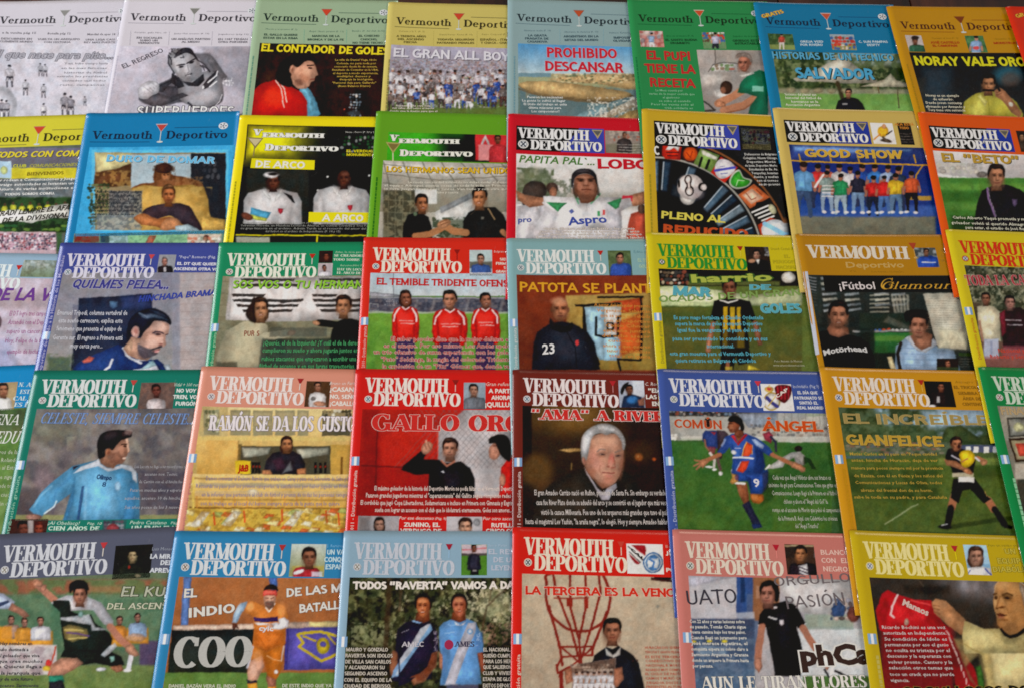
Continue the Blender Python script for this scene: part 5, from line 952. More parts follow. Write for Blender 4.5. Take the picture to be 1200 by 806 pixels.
for k in range(4): c.line('e0dcdc', [(285, 380 + k * 16), (335, 380 + k * 16)], 4, 3)
c.done('cover_picture')
m.text('headline', 'GOOD SHOW', 208, 250, 655, 258, 38, 'd0a83c', bold=.03, sh='2c2010', out='e8d48c', ow=.012)
margin_line(m, 'b8a458', 4)

m = Mag(7, 2, (1075.5, 132), (1117, 342), 'c8501c', B4, 'orange magazine with a young man in a black tracksuit on a football pitch')
boxed(m, (765, 108, 1160, 228), blue='24389a')
c = Canvas(m, 1162, 130, 1260, 230, '2c2420'); c.torso('3c3028', 1195, 175, 60, 60); c.head(1190, 160, 34, '9a7458', '1c1410'); c.done('inset_photo')
c = Canvas(m, 785, 222, 1230, 640, 'c8c4c4', edge=True)
c.grad('d8d4d4', 'b0acac', 222, 345); c.crowd(810, 285, 1010, 330, ['b0b4a8', '98948c', 'c8c4b4'], 26, 16, 3, .5, .6); c.ell('6a6460', 1010, 330, 24, 14, 0, 8); c.poly('e0e0dc', [(800, 325), (1060, 350), (1060, 365), (800, 340)], soft=5); c.rect('4c8438', 810, 345, 1300, 640, 8, 1, c2='3c6c2c')
c.rect('6a9c44', 810, 370, 1300, 400, 14, .7); c.rect('2f5a26', 810, 410, 1300, 450, 20, .7); c.rect('6c9444', 810, 460, 1300, 490, 20, .5); c.noise('3c6428', 30, .5, .3, .4, (810, 345, 1300, 640)); c.rect('1c2818', 870, 520, 1300, 640, 24, .7)
c.poly('1c1a20', [(960, 640), (985, 470), (1010, 400), (1060, 378), (1120, 375), (1180, 395), (1240, 440), (1240, 640)], soft=6); c.line('8a6c9c', [(1034, 390), (1040, 440), (1070, 520)], 7, 5); c.line('c8c0d0', [(1040, 390), (1046, 440), (1076, 520)], 2.5, 3, .8); c.poly('5c4c6a', [(1145, 440), (1172, 440), (1170, 462), (1158, 475), (1148, 462)], soft=4)
c.head(1076, 338, 108, 'b07a5c', '231712', t=.25, sh=.45); c.noise('2b2026', 60, .6, .2, .3, (960, 380, 1240, 560))
c.done('cover_picture')
m.text('headline', 'EL "BETO"', 830, 272, 1180, 284, 40, 'b89438', bold=.03, sh='3c3420', out='e0c880', ow=.01)
lines(m, 'caption', [('Carlos Alberto Yaqué prometía y ma', 876, 1215, 530), ('goleador volvió al querido Almagro', 870, 1215, 554), ('para estar, el estadio de José Rucci', 935, 1225, 575)], 12, 'dcdcc8', slope=.02)
# ============================================================ row 3
m = Mag(0, 3, (-85, 295), (-127, 432), '8aa6bc', C1, 'light blue magazine at the left edge with purple lettering on a hazy lilac picture')
mast_d(m, 'dce6f0', dv=4, glass=True)
c = Canvas(m, 130, 138, 288, 232, '8c9a9c'); c.grad('a8b4b8', '6c7c60', 138, 232); c.noise('5c6450', 16, .5, .3, .6); c.crowd(135, 150, 285, 185, ['8a9898', 'b8c0c0', '6c7878'], 18, 14, 2, .5, .6); c.done('inset_photo')
c = Canvas(m, -60, 232, 272, 745, 'b4a4b0', edge=True)
c.grad('c0b4c0', 'bcb8cc', 232, 740); c.rect('9c8c90', -60, 315, 270, 400, 40, .7); c.noise('a08c94', 60, .5, .3, .4); c.ell('aeb0cc', 10, 700, 90, 80, 0, 30, .7); c.ell('5c4850', -4, 470, 12, 30, 0, 8); c.rect('8c94b8', -60, 560, 60, 745, 40, .5)
c.done('cover_picture')
m.text('headline', 'DE LA VIDA', -60, 358, 415, 360, 72, '6a3c8c', bold=.03, shear=.2)
lines(m, 'caption', [('El DT logró tres campeonatos', 50, 300, 438), ('Ascendió con el Deportivo', 42, 290, 484), ('superó un cáncer de alto', 34, 290, 532), ('Hoy, Felipe de la Riva es', 26, 280, 582), ('ejemplo de lucha y vida', 34, 268, 640)], 26, '9c4c88', bold=.0)

m = Mag(1, 3, (70.6, 285), (40, 433.5), '3c468a', C1, 'royal blue magazine with a bearded man in a navy tracksuit looking down to the right')
mast_d(m, 'd4d2e2', dv=4, su=.985, drink='c04848')
spine_print(m, 'b4b4dc', 6.8, 160, 14, 'Vermouth Deportivo dedicado a la Historia de los Mundiales', 2.6); flag_print(m, 92)
c = Canvas(m, 860, 110, 938, 206, '8a8c94'); c.torso('241c22', 892, 168, 84, 50); c.head(888, 146, 44, 'a4746a', '5a5458'); c.rect('d8d4d8', 884, 176, 898, 204, 3, .8); c.done('inset_photo')
lines(m, 'teaser_text', [('"Pepe" Romero (Pág. 5)', 965, 1190, 130)], 14, 'c4c8e4', bold=.01); m.text('teaser_text', 'EL DT QUE QUIERE', 955, 166, 1185, 170, 16, 'dcdcec', bold=.04); m.text('teaser_text', 'ASCENDER OTRA VEZ', 935, 194, 1190, 198, 16, 'dcdcec', bold=.04)
c = Canvas(m, 340, 208, 1160, 745, '8a8a92', edge=True)
c.grad('7a7886', '9a979a', 208, 745, horiz=True, x0=240, x1=1000) if False else c.grad('7c7c8c', '92908f', 208, 740); c.rect('aaa0a0', 965, 208, 1180, 760, 14, .9); c.rect('8a8a98', 930, 208, 972, 760, 8, .7)
for k in range(12): c.line('8c7c7c', [(975, 250 + k * 42), (1180, 245 + k * 42)], 4, 6, .45)
for k in range(9): c.line('74747c', [(250, 330 + k * 52), (420, 326 + k * 52)], 4, 6, .4)
c.ell('8c867e', 480, 250, 200, 60, 0, 80, .5)
c.poly('23283a', [(425, 345), (820, 320), (822, 420), (760, 560), (700, 745), (380, 745), (395, 600), (420, 480)], soft=6); c.poly('2c3660', [(650, 330), (820, 322), (820, 400), (660, 410)], soft=20, a=.8); c.poly('4c6c8c', [(592, 362), (635, 360), (632, 388), (613, 402), (594, 388)], soft=5); c.rect('3c5244', 262, 660, 380, 745, 20, .8); c.noise('5c6c4c', 18, .5, .3, .5, (250, 640, 400, 745)); c.noise('2c3a5c', 60, .5, .3, .3, (390, 340, 820, 745))
c.poly('1f356c', [(385, 745), (420, 690), (520, 640), (640, 590), (680, 620), (760, 680), (850, 670), (910, 720), (920, 745)], soft=6); c.poly('2c4888', [(440, 745), (560, 650), (640, 620), (640, 745)], soft=30, a=.6)
c.poly('b85c50', [(442, 680), (480, 655), (512, 660), (490, 685), (455, 692)], soft=6); c.line('d8dce4', [(560, 735), (590, 710), (605, 672)], 12, 5); c.line('c8ccd4', [(665, 610), (700, 660), (760, 690)], 12, 5); c.poly('d4d8e0', [(740, 738), (790, 700), (840, 696), (870, 720), (860, 740)], soft=5); c.poly('8cb4dc', [(800, 680), (850, 690), (860, 715), (820, 712)], soft=5)
c.frame((120, 350, 8.96))
c.poly('1f2a48', [(250, 440), (300, 300), (420, 120), (560, 100), (520, 400), (400, 600)], soft=20, a=.8)
c.poly('b48c78', [(216, 520), (260, 470), (300, 400), (420, 420), (520, 600), (470, 645), (360, 630), (270, 590)], soft=10); c.poly('c4a084', [(222, 515), (262, 470), (300, 420), (320, 470), (300, 570)], soft=26, a=.7)
c.poly('c09a8c', [(400, 430), (420, 360), (500, 260), (560, 222), (640, 240), (698, 270), (704, 310), (690, 370), (664, 392), (662, 430), (668, 478), (650, 500), (620, 505), (600, 530), (596, 556), (560, 582), (500, 600), (440, 620), (400, 560), (380, 500)], soft=9)
c.ell('d0aea0', 620, 300, 50, 44, 20, 40, .8); c.ell('d4b0a2', 520, 440, 60, 44, 0, 44, .8); c.ell('d8b4a8', 618, 430, 22, 40, -10, 20, .7); c.ell('a07a6c', 440, 400, 40, 70, 0, 50, .6); c.ell('946c60', 560, 360, 60, 26, 0, 26, .6)
c.poly('5a5560', [(372, 470), (430, 500), (500, 525), (560, 520), (600, 490), (626, 486), (622, 506), (594, 520), (556, 528), (520, 545), (530, 575), (560, 586), (500, 612), (440, 626), (390, 590), (365, 520)], soft=22, a=.92); c.ell('35323c', 548, 566, 30, 22, 10, 18, .8); c.line('2c2830', [(520, 532), (570, 512), (622, 500)], 14, 12, .85); c.ell('403840', 430, 580, 60, 50, 20, 50, .6)
c.ell('c88c8c', 572, 548, 28, 12, -14, 9); c.line('6c3c40', [(538, 542), (580, 540), (604, 530)], 7, 7, .9); c.ell('e4ccc8', 585, 552, 12, 5, -14, 6, .6)
c.line('2c2430', [(530, 362), (560, 348), (610, 352), (640, 366)], 15, 10, .9); c.ell('2a1e24', 580, 375, 36, 12, 4, 9, .9); c.ell('c8b4b0', 556, 376, 8, 5, 0, 5, .5); c.line('3c2c30', [(660, 380), (690, 374)], 10, 8, .9); c.ell('8c6458', 600, 396, 40, 8, 4, 12, .5); c.ell('7c4c48', 612, 478, 22, 9, -10, 9, .8); c.line('9c6c60', [(650, 400), (640, 440), (664, 476)], 6, 12, .5)
c.poly('191d2c', [(250, 400), (270, 260), (320, 180), (400, 130), (520, 104), (620, 130), (690, 180), (724, 240), (712, 276), (660, 246), (580, 236), (540, 240), (500, 290), (440, 350), (410, 400), (385, 400), (380, 320), (340, 290), (305, 330), (300, 400), (260, 460)], soft=12, curve=True)
c.poly('5a6a80', [(385, 150), (440, 170), (520, 160), (600, 180), (690, 230), (620, 215), (540, 205), (460, 215), (410, 190)], soft=24, curve=True, a=.75); c.poly('3a465c', [(500, 120), (600, 140), (690, 200), (600, 180)], soft=22, a=.7); c.line('8c9cb0', [(380, 152), (440, 176), (470, 200)], 7, 10, .6)
c.poly('c49a90', [(310, 320), (340, 290), (378, 300), (390, 350), (376, 400), (350, 415), (315, 390), (302, 350)], soft=9, curve=True); c.ell('a0645c', 352, 340, 20, 34, -10, 14, .7); c.ell('d8b0a8', 330, 380, 14, 20, 0, 12, .7)
c.poly('d4d8e4', [(222, 530), (250, 580), (320, 625), (420, 640), (470, 640), (400, 652), (310, 640), (240, 595)], soft=7); c.poly('c8ccd8', [(320, 740), (400, 730), (520, 690), (575, 700), (620, 770), (330, 770)], soft=9); c.poly('9cc0c8', [(480, 670), (530, 640), (570, 690), (500, 720), (400, 740)], soft=14, a=.9); c.poly('1f3060', [(530, 640), (600, 650), (660, 700), (690, 770), (610, 770), (570, 700)], soft=9); c.poly('a8b4bc', [(640, 690), (700, 680), (740, 740), (680, 770)], soft=9)
c.done('cover_picture')
m.text('headline', 'QUILMES PELEA...', 385, 290, 905, 297, 50, '3c3c84', bold=.03, shear=.2, out='b8b8d4', ow=.03); m.text('headline', 'HINCHADA BRAMA', 745, 366, 1165, 328, 34, '34449c', bold=.04, shear=.25)
lines(m, 'caption', [('Emanuel Trípodi, columna vertebral de', 310, 686, 435), ('este sueño cervecero, explica este', 316, 660, 477), ('fenómeno que presenta el equipo de', 305, 655, 520), ('Gerente sur. El regreso a Primera está', 285, 660, 568), ('muy cerca pero...', 378, 552, 612)], 25, 'd0d2dc', bold=.01)

m = Mag(2, 3, (256.7, 285), (240.5, 428), '1f8058', C2a, 'green magazine with two long-haired men pointing in front of a striped white banner')
mast_d(m, 'e2e4d4', dv=4, core='7a4c44')
spine_print(m, '9ccca4', 6.8, 133, 93, 'Distribución gratuita', 2.6); flag_print(m, 84)
c = Canvas(m, 600, 108, 670, 172, '2c1c18'); c.head(638, 138, 40, '7a4030', '14100e'); c.done('inset_photo')
c = Canvas(m, 596, 174, 668, 244, 'b0a4a8'); c.torso('ccc8d0', 630, 212, 66, 40); c.head(628, 200, 30, '8a5c4c', '14100e'); c.done('inset_photo')
lines(m, 'teaser_text', [('Atlas, lo teca gaucha', 685, 845, 120), ('Acreencedidos (P. 3)', 710, 850, 190)], 10, 'b4dcb8', bold=.0)
for t, a, b_, y in (('SE CREADORES', 678, 850, 139), ('TODO SOBRE', 674, 812, 160), ('¡HAY UN LOCO EN', 694, 860, 212), ('EL ARCO DE', 692, 820, 230)): m.text('teaser_text', t, a, y, b_, y + 2, 12, 'dcecd4', bold=.03, font='s')
c = Canvas(m, 96, 244, 830, 735, '7c7a64', edge=True)
c.grad('8c8870', '6c6a54', 244, 735)
for y in range(270, 700, 62): c.line('5c5a48', [(40, y), (830, y + 6)], 4, 5, .6)
for k in range(14): c.line('5c5a48', [(60 + (k % 2) * 40 + k * 60, 250 + (k % 3) * 62), (60 + (k % 2) * 40 + k * 60, 312 + (k % 3) * 62)], 4, 5, .5)
c.poly('ccc6c4', [(132, 248), (830, 244), (830, 470), (620, 475), (300, 480), (110, 470)], soft=5); c.poly('b4aeac', [(132, 248), (150, 248), (130, 470), (110, 470)], soft=12, a=.7)
for (cx, w0, w1) in ((330, 150, 190), (710, 150, 150)):
    for k in range(8):
        y = 262 + k * 27; hw = math.sqrt(max(0, 1 - ((y - 340) / 118) ** 2)) * w1; 
        if k in (0, 1, 3, 4, 5, 6) and hw > 20: c.poly('35302e', [(cx - hw, y - 8), (cx + (hw if k != 3 else -10), y - 8), (cx + (hw - 8 if k != 3 else -20), y + 7), (cx - hw + 8, y + 7)], soft=4)
c.line('35302e', [(400, 378), (510, 366)], 14, 4)
for k in range(5): c.line('a8a2a0', [(200 + k * 130, 250), (190 + k * 135, 470)], 3, 5, .5)
c.poly('4c4a38', [(110, 490), (340, 480), (420, 520), (420, 700), (300, 735)], soft=40, a=.6); c.poly('c8c0a2', [(60, 735), (70, 640), (110, 530), (200, 480), (300, 470), (330, 500), (330, 560), (300, 735)], soft=7, c2='aca488'); c.line('b0aa90', [(310, 560), (390, 550), (440, 540)], 40, 8); c.ell('b88468', 456, 538, 24, 15, -10, 5); c.noise('8c8870', 50, .5, .3, .25, (60, 480, 330, 735))
c.head(290, 415, 120, 'a87858', '2c2018', t=.3, smile=1, long=1); c.poly('2c2018', [(215, 440), (240, 380), (262, 350), (262, 420), (270, 480), (240, 480)], soft=10, curve=True)
c.poly('1a1a18', [(650, 735), (660, 560), (680, 490), (740, 460), (800, 470), (830, 500), (830, 735)], soft=7); c.line('1a1a18', [(700, 500), (640, 490), (600, 485)], 36, 6); c.ell('b08060', 585, 488, 20, 12, 10, 5); c.head(728, 400, 112, 'a87454', '2a1c12', t=-.2, smile=1, long=0)
c.poly('23312c', [(300, 570), (830, 566), (830, 735), (280, 735)], soft=16, a=.72); c.rect('4c5048', 340, 510, 640, 560, 10, .7); c.rect('2c2c24', 60, 690, 170, 735, 14, .6)
c.done('cover_picture')
m.text('shirt_lettering', 'PUR S', 205, 556, 285, 556, 30, '8a4c3c', bold=.01)
m.text('headline', 'SOS VOS O TU HERMANO', 142, 306, 870, 308, 44, '8cc43c', bold=.01, shear=.12, sh='4c5c34')
lines(m, 'caption', [('¿Querés, el de la Izquierda? ¿Y cuál el de la derecha', 305, 830, 602), ('cumplieron su sueño y ahora jugarán juntos en el', 302, 830, 640), ('rubios atacantes que empezaron a escribir una', 298, 795, 684), ('fútbol de ascenso y en sus largas trayectorias.', 285, 788, 722)], 24, '4ca468', bold=.01)

m = Mag(3, 3, (426.3, 278.5), (418, 432), 'c42c20', C2b, 'red magazine with three footballers in red shirts lined up on a grass field')
mast_d(m, 'f0e0d0', dv=4, k=1.04, drink='8c2018', core='3c6c84', glass_stem='8c2018')
spine_print(m, 'e8b8b0', 6.8, 133, 93, '2010 - Distribución gratuita', 2.6); flag_print(m, 84)
c = Canvas(m, 583, 104, 703, 239, '9cb0bc'); c.rect('a8b8b8', 583, 104, 703, 170, 4); c.rect('5c5c54', 583, 165, 703, 200, 8); c.torso('3a5490', 642, 178, 104, 60); c.head(642, 152, 54, 'a07460', '1c1512'); c.rect('c8c8cc', 583, 222, 703, 239, 3); c.done('inset_photo')
lines(m, 'teaser_text', [('Belgrano en', 712, 790, 118)], 11, 'f0c8c0', bold=0)
for t, a, b_, y in (('SIDO', 742, 792, 160), ('FIRMA', 722, 792, 182), ('SU', 762, 790, 204), ('GRANDE', 722, 800, 224)): m.text('teaser_text', t, a, y, b_, y + 1, 14, 'f4e0d4', bold=.03)
c = Canvas(m, 64, 226, 782, 745, '5c7c48', edge=True)
c.grad('a8bcc8', 'b8c0c4', 226, 345); c.rect('8c8c94', 60, 352, 790, 364, 3); c.rect('4a4c58', 55, 360, 790, 432, 6); c.poly('8a8c94', [(60, 325), (260, 345), (300, 352), (60, 352)], soft=6)
c.crowd(66, 372, 790, 425, ['3c3c48', '5c5c68', '6c6468', '343440'], 22, 14, 4, .5, .7); c.line('6a6c74', [(186, 226), (184, 430)], 4); c.crowd(140, 365, 200, 400, ['a8a8b0'], 12, 10, 3, .3, .7)
for k in range(6): c.poly('8c8a8c', [(300 + k * 90, 360), (320 + k * 90, 360), (300 + k * 90, 430), (285 + k * 90, 430)], soft=6, a=.5)
c.rect('a8b4a0', 50, 428, 790, 442, 5, .8); c.rect('6a9838', 45, 438, 790, 760, 6, 1, c2='4c7a30'); c.noise('7ca848', 60, .5, .3, .4, (45, 440, 790, 745)); c.noise('5a8434', 12, .55, .3, .3, (45, 440, 790, 745), 1); c.line('c8ccc8', [(60, 390), (60, 425), (104, 425), (104, 390), (60, 388)], 3, 3, .6)
for (x, hy, hh, w_, lg, tt, hr, sk_) in ((248, 358, 82, 140, 1, .3, '2a1a14', '8a5440'), (480, 365, 98, 182, 0, -.15, '1c1614', 'b47a60'), (668, 368, 80, 150, 0, .45, '120e0d', '9c6650')):
    ty = hy + hh * .5; c.rect('3a2c50', x - w_ * .36, 560, x + w_ * .34, 760, 6); c.rect('4c3050', x - w_ * .3, 600, x - 4, 760, 10, .6)
    c.poly('a85038', [(x - w_ * .5, 520), (x - w_ * .36, 520), (x - w_ * .32, 600), (x - w_ * .44, 600)], soft=5, a=.0)
    c.torso('cc2820', x, ty, w_, 175); c.poly('b82018', [(x - w_ * .5, ty + 60), (x - w_ * .34, ty + 60), (x - w_ * .28, ty + 190), (x - w_ * .42, ty + 190), (x - w_ * .52, ty + 120)], soft=5); c.poly('b82018', [(x + w_ * .5, ty + 60), (x + w_ * .34, ty + 60), (x + w_ * .28, ty + 190), (x + w_ * .42, ty + 190), (x + w_ * .52, ty + 120)], soft=5)
    c.ell('e04038', x - 10, ty + 80, w_ * .2, 50, 0, 40, .5); c.line('e4d4d4', [(x - w_ * .24, ty + 12), (x - w_ * .4, ty + 46), (x - w_ * .44, ty + 80)], 8, 4); c.line('e4d4d4', [(x + w_ * .24, ty + 12), (x + w_ * .4, ty + 46), (x + w_ * .42, ty + 80)], 8, 4); c.scribble('e8d0cc', x - w_ * .26, ty + 78, x + w_ * .28, 14, 2, 3, .8, 5)
    c.head(x, hy, hh, sk_, hr, t=tt, smile=(x != 480), long=lg); c.line('e4d4d4', [(x - w_ * .13, ty + 4), (x, ty + 18), (x + w_ * .13, ty + 4)], 6, 4)
c.done('cover_picture')
m.text('headline', 'EL TEMIBLE TRIDENTE OFENSIVO', 95, 288, 868, 300, 38, 'c02828', bold=.035)
lines(m, 'caption', [('El saber popular dice que la mejor defensa es', 170, 800, 582), ('es el ataque. Por eso mismo, Los Andes apeló', 132, 800, 616), ('un trío ofensivo de suma experiencia con los goles', 80, 800, 649), ('"Pato" Solchaga, la magia del colorado Tridente', 118, 800, 686), ('la explosión de un "Pitu" Gómez que, donde va,', 126, 800, 722), ('estando', 455, 530, 752)], 22, 'b02c2c', out='ecdcd4', bold=.02)

m = Mag(4, 3, (593.5, 280), (597, 430), '7aa0a4', C3, 'pale turquoise magazine with a bald man in a dark jacket numbered 23')
mast_d(m, 'dfe3e0', dv=4, core='4c6470'); spine_print(m, 'd4dcdc', 6.8, 133, 93, 'Distribución gratuita', 2.6); flag_print(m, 84)
c = Canvas(m, 418, 82, 519, 184, '5c6c48'); c.noise('3c4c30', 14, .5, .3, .6); c.torso('3450a0', 472, 132, 84, 60); c.head(468, 112, 40, 'a4705c', '1c1512', t=.1); c.done('inset_photo')
lines(m, 'teaser_text', [('Edito pág', 524, 590, 92)], 10, '6c98a4', bold=0); m.text('teaser_text', 'EL TECHO', 540, 128, 610, 130, 14, 'a8c8b0', bold=.03)
m.text('teaser_text', 'GOLEADOR', 545, 152, 625, 154, 14, 'a8c8b0', bold=.03)
c = Canvas(m, 52, 180, 595, 560, '6c2c20', edge=True)
c.grad('74301f', '5c2a1c', 180, 560); c.noise('8a4028', 80, .5, .4, .4)
c.poly('c4a45c', [(250, 262), (600, 250), (620, 560), (380, 560), (330, 440), (255, 400)], soft=10, c2='a88c44'); c.noise('8a6c34', 50, .55, .3, .5, (250, 262, 620, 560))
c.poly('2a2420', [(285, 298), (470, 290), (470, 302), (330, 308), (340, 400), (390, 540), (380, 545), (318, 420), (318, 308), (288, 306)], soft=4); c.poly('9cc0d4', [(325, 308), (405, 308), (405, 520), (385, 520), (338, 420)], soft=4); c.poly('c8c8c4', [(405, 308), (472, 308), (474, 520), (405, 520)], soft=5); c.poly('c44828', [(405, 290), (560, 272), (552, 330), (474, 332), (474, 290)], soft=5, a=.9); c.poly('c85024', [(430, 380), (560, 330), (556, 480), (470, 500), (460, 420)], soft=16, a=.8); c.poly('9cc4dc', [(404, 420), (470, 440), (462, 520), (404, 520)], soft=5)
c.line('1c1a18', [(552, 272), (556, 400), (552, 520), (460, 516), (470, 560)], 9, 4); c.line('1c1a18', [(380, 270), (560, 268)], 8, 4); c.line('1c1a18', [(372, 350), (372, 420), (400, 430), (460, 425), (462, 350), (470, 345)], 9, 4); c.line('1c1a18', [(418, 372), (440, 372), (440, 400), (418, 400), (418, 372)], 8, 4)
c.poly('20222c', [(115, 560), (118, 470), (135, 410), (190, 375), (235, 365), (280, 375), (340, 410), (365, 450), (388, 560)], soft=6); c.poly('2c303c', [(190, 385), (280, 380), (330, 450), (320, 540), (220, 540)], soft=40, a=.7); c.poly('16181f', [(188, 355), (210, 375), (250, 385), (275, 370), (272, 400), (230, 410), (190, 392)], soft=6, curve=True); c.line('14161c', [(250, 400), (290, 470), (295, 550)], 4, 5)
c.head(228, 318, 104, 'a86c4e', '3c2820', t=.1, bald=1, sh=.4, neck=False, beard=.25); c.ell('c08c6c', 222, 284, 28, 16, 0, 16, .7)
c.poly('c83c3c', [(290, 442), (302, 440), (304, 456), (296, 464), (290, 456)], soft=3)
c.done('cover_picture')
m.text('shirt_lettering', '23', 156, 498, 206, 494, 38, 'e4e4e4', bold=.02, shear=.1)
m.text('headline', 'PATOTA SE PLANTA', 66, 248, 640, 256, 40, 'dca02c', bold=.01)
lines(m, 'caption', [('A pesar del irregular presente', 365, 590, 305), ('Vergonzoso, Sebastián', 375, 590, 327), ('que se posa en Tebaida', 388, 590, 348), ('con el Deportivo', 402, 590, 368), ('Colón Cihnoar', 410, 590, 388), ('este año juntará', 400, 590, 408), ('del ocho asesor', 396, 590, 428), ('cuentan de', 420, 560, 448), ('ahora y que quieren', 400, 590, 468), ('tener con el Galloso', 415, 590, 488), ('total o en Iguana', 425, 590, 508)], 13, 'd08a3c', bold=.01, slope=.03)

m = Mag(5, 3, (757, 273.5), (769.3, 433), 'bcae20', C3, 'yellow magazine with a young player in a black and yellow striped shirt')
mast_d(m, '2c8c34', dv=4, drink='9c2c20', core='5c4c50', glass_stem='d8cc40'); spine_print(m, '9c9434', 6.8, 133, 93, 'Distribución gratuita', 2.6); flag_print(m, 84)
c = Canvas(m, 968, 66, 1078, 166, '2c2420'); c.torso('17151a', 1024, 118, 88, 60); c.head(1018, 100, 38, 'a87c68', '14100e', t=-.3); c.poly('d8d4cc', [(1012, 120), (1030, 118), (1026, 140)], soft=3); c.ell('b08468', 998, 125, 14, 8); c.crowd(1050, 70, 1078, 100, ['5c5c60', '8c8c8c'], 10, 9, 3); c.done('inset_photo')
lines(m, 'teaser_text', [('David Castel (P. 5)', 1075, 1185, 80)], 10, 'a09824', bold=0)
for t, a, b_, y in (('EL', 1128, 1152, 112), ('PERIODISTA', 1084, 1205, 134), ('NACIONAL', 1096, 1195, 156)): m.text('teaser_text', t, a, y, b_, y, 14, 'b0a424', bold=.02)
c = Canvas(m, 622, 156, 1178, 575, '5c6a34', edge=True)
c.rect('1e1c18', 600, 150, 1200, 225, 5); c.crowd(628, 170, 740, 220, ['b8a88c', '8a4838', '3c3c3c', 'd8d4cc', '6c5a48'], 16, 14, 4, .5, .9); c.ell('c8c4bc', 1145, 190, 28, 22, 0, 5); c.rect('8a9c4c', 740, 205, 1110, 222, 10, .5)
c.poly('c4cca0', [(600, 232), (700, 222), (850, 240), (1000, 262), (1200, 235), (1200, 300), (1000, 312), (850, 300), (700, 310), (600, 290)], soft=5); c.poly('a8b484', [(600, 280), (850, 292), (1000, 302), (1200, 288), (1200, 312), (600, 312)], soft=12, a=.7)
c.rect('4c5c2c', 600, 305, 1200, 600, 8, 1, c2='54522c'); c.noise('66602c', 60, .5, .3, .5, (600, 310, 1200, 580)); c.rect('3c4c24', 600, 330, 1200, 380, 30, .5)
c.poly('a87054', [(835, 370), (855, 365), (840, 440), (832, 480), (812, 480), (815, 440)], soft=5); c.poly('8a5840', [(1000, 360), (1020, 365), (1035, 420), (1042, 460), (1026, 462), (1008, 410)], soft=5)
c.poly('191816', [(845, 285), (880, 275), (935, 275), (990, 285), (1015, 350), (1000, 370), (975, 350), (990, 470), (870, 470), (872, 350), (850, 370), (832, 352)], soft=5); 
for (x0, x1) in ((884, 902), (912, 930), (938, 954)): c.rect('c8a428', x0, 308, x1, 400, 4, .9)
c.line('d8d4cc', [(872, 282), (905, 292), (940, 280)], 6, 4); c.poly('201e1a', [(875, 465), (985, 465), (1000, 530), (945, 540), (935, 500), (925, 560), (870, 560)], soft=6); c.rect('b89428', 880, 400, 970, 470, 10, .5); c.rect('1a1816', 900, 400, 940, 470, 8, .7); c.poly('b8a438', [(985, 540), (1010, 545), (1030, 558), (980, 560)], soft=5); c.line('8a5840', [(900, 530), (900, 560)], 16, 5); c.rect('b4a83c', 890, 545, 920, 560, 4, .7)
c.head(908, 232, 78, '7c4c3a', '14100c', t=.1, sh=.5); c.ell('9a6a50', 822, 480, 12, 10)
c.done('cover_picture')
m.text('banner_lettering', 'harrio', 756, 210, 1082, 202, 30, 'a8b44c', bold=.04, out='3c5c2c', ow=.05); m.text('banner_lettering', 'OCADOS DE UN GRAN', 625, 292, 1195, 262, 28, '7c9c54', bold=.01, shear=.1)
m.text('headline', 'MAR', 680, 262, 832, 268, 38, '58a8b8', bold=.05, out='8cc8cc', ow=.02, sh='2c4c44', shear=.1); m.text('headline', 'DE', 990, 240, 1075, 240, 22, '58a8b8', bold=.04, out='8cc8cc', ow=.02, shear=.1); m.text('headline', 'GOLES', 1036, 334, 1200, 334, 40, '58a8b8', bold=.05, out='8cc8cc', ow=.02, sh='2c4c44')
lines(m, 'caption', [('Es puro mago fortaleza el Claudio Ordesteña', 685, 1045, 358), ('supera la marca de goles y empezó Deportivo', 690, 1042, 382), ('Igual fue la venganza y el pase del nivel', 700, 1035, 408), ('pasa ser presentado lo considere y en sus', 680, 1062, 442), ('internacional.', 818, 928, 472), ('esta gran muestra para el Vermouth Deportivo y', 668, 1075, 502), ('quiera retirarse en Belgrano de Córdoba', 690, 1015, 530)], 15, '5cb0c4', bold=.02)
lines(m, 'caption', [('Foto: Antonio de Morresi', 1090, 1200, 528), ('www.antoniodemorresi.com', 1085, 1210, 545)], 8, 'c4c4a8', bold=0)

m = Mag(6, 3, (932, 275), (960, 432), 'a57510', C4, 'mustard magazine with a stadium picture of two frowning men below a black title bar')
m.put('masthead', 'VERMOUTH', 7 * mm, 25.5 * mm, 101 * mm, 26.5 * mm, 13.5 * mm, 'dcd4c4', font='s', thick=.24, thin=.07)
m.text('masthead', 'Deportivo', 370, 216, 638, 214, 26, 'c09c58', bold=-.01, out='dcc480', ow=.02)
glass_print(m, 103, 9, 110, 25, 'a8442c', 'a8442c', 'c8a058'); lines(m, 'teaser_text', [('N° 54', 385, 412, 236), ('Para Orjuela - Noviembre', 485, 636, 238)], 8, 'a87c1c', bold=0)
c = Canvas(m, 682, 122, 806, 213, '6c7478'); c.crowd(690, 124, 800, 160, ['8a949c', '3c4448'], 18, 14, 4); c.torso('2c4ca8', 752, 160, 96, 60); c.head(742, 144, 36, '8a604c', '14100e'); c.line('d8dce0', [(725, 190), (785, 190)], 5); c.done('inset_photo')
lines(m, 'teaser_text', [('BICHIN', 812, 850, 140), ('LO', 815, 840, 165), ('VOZ', 812, 850, 190)], 14, 'a87c2c', bold=.02)
m.quadprint('spine_label', 'b8bcc8', [(164, 236), (184, 236), (240, 620), (224, 622)], 1)
c = Canvas(m, 186, 252, 935, 700, '262a28', edge=True)
c.grad('2c3230', '222624', 252, 500)
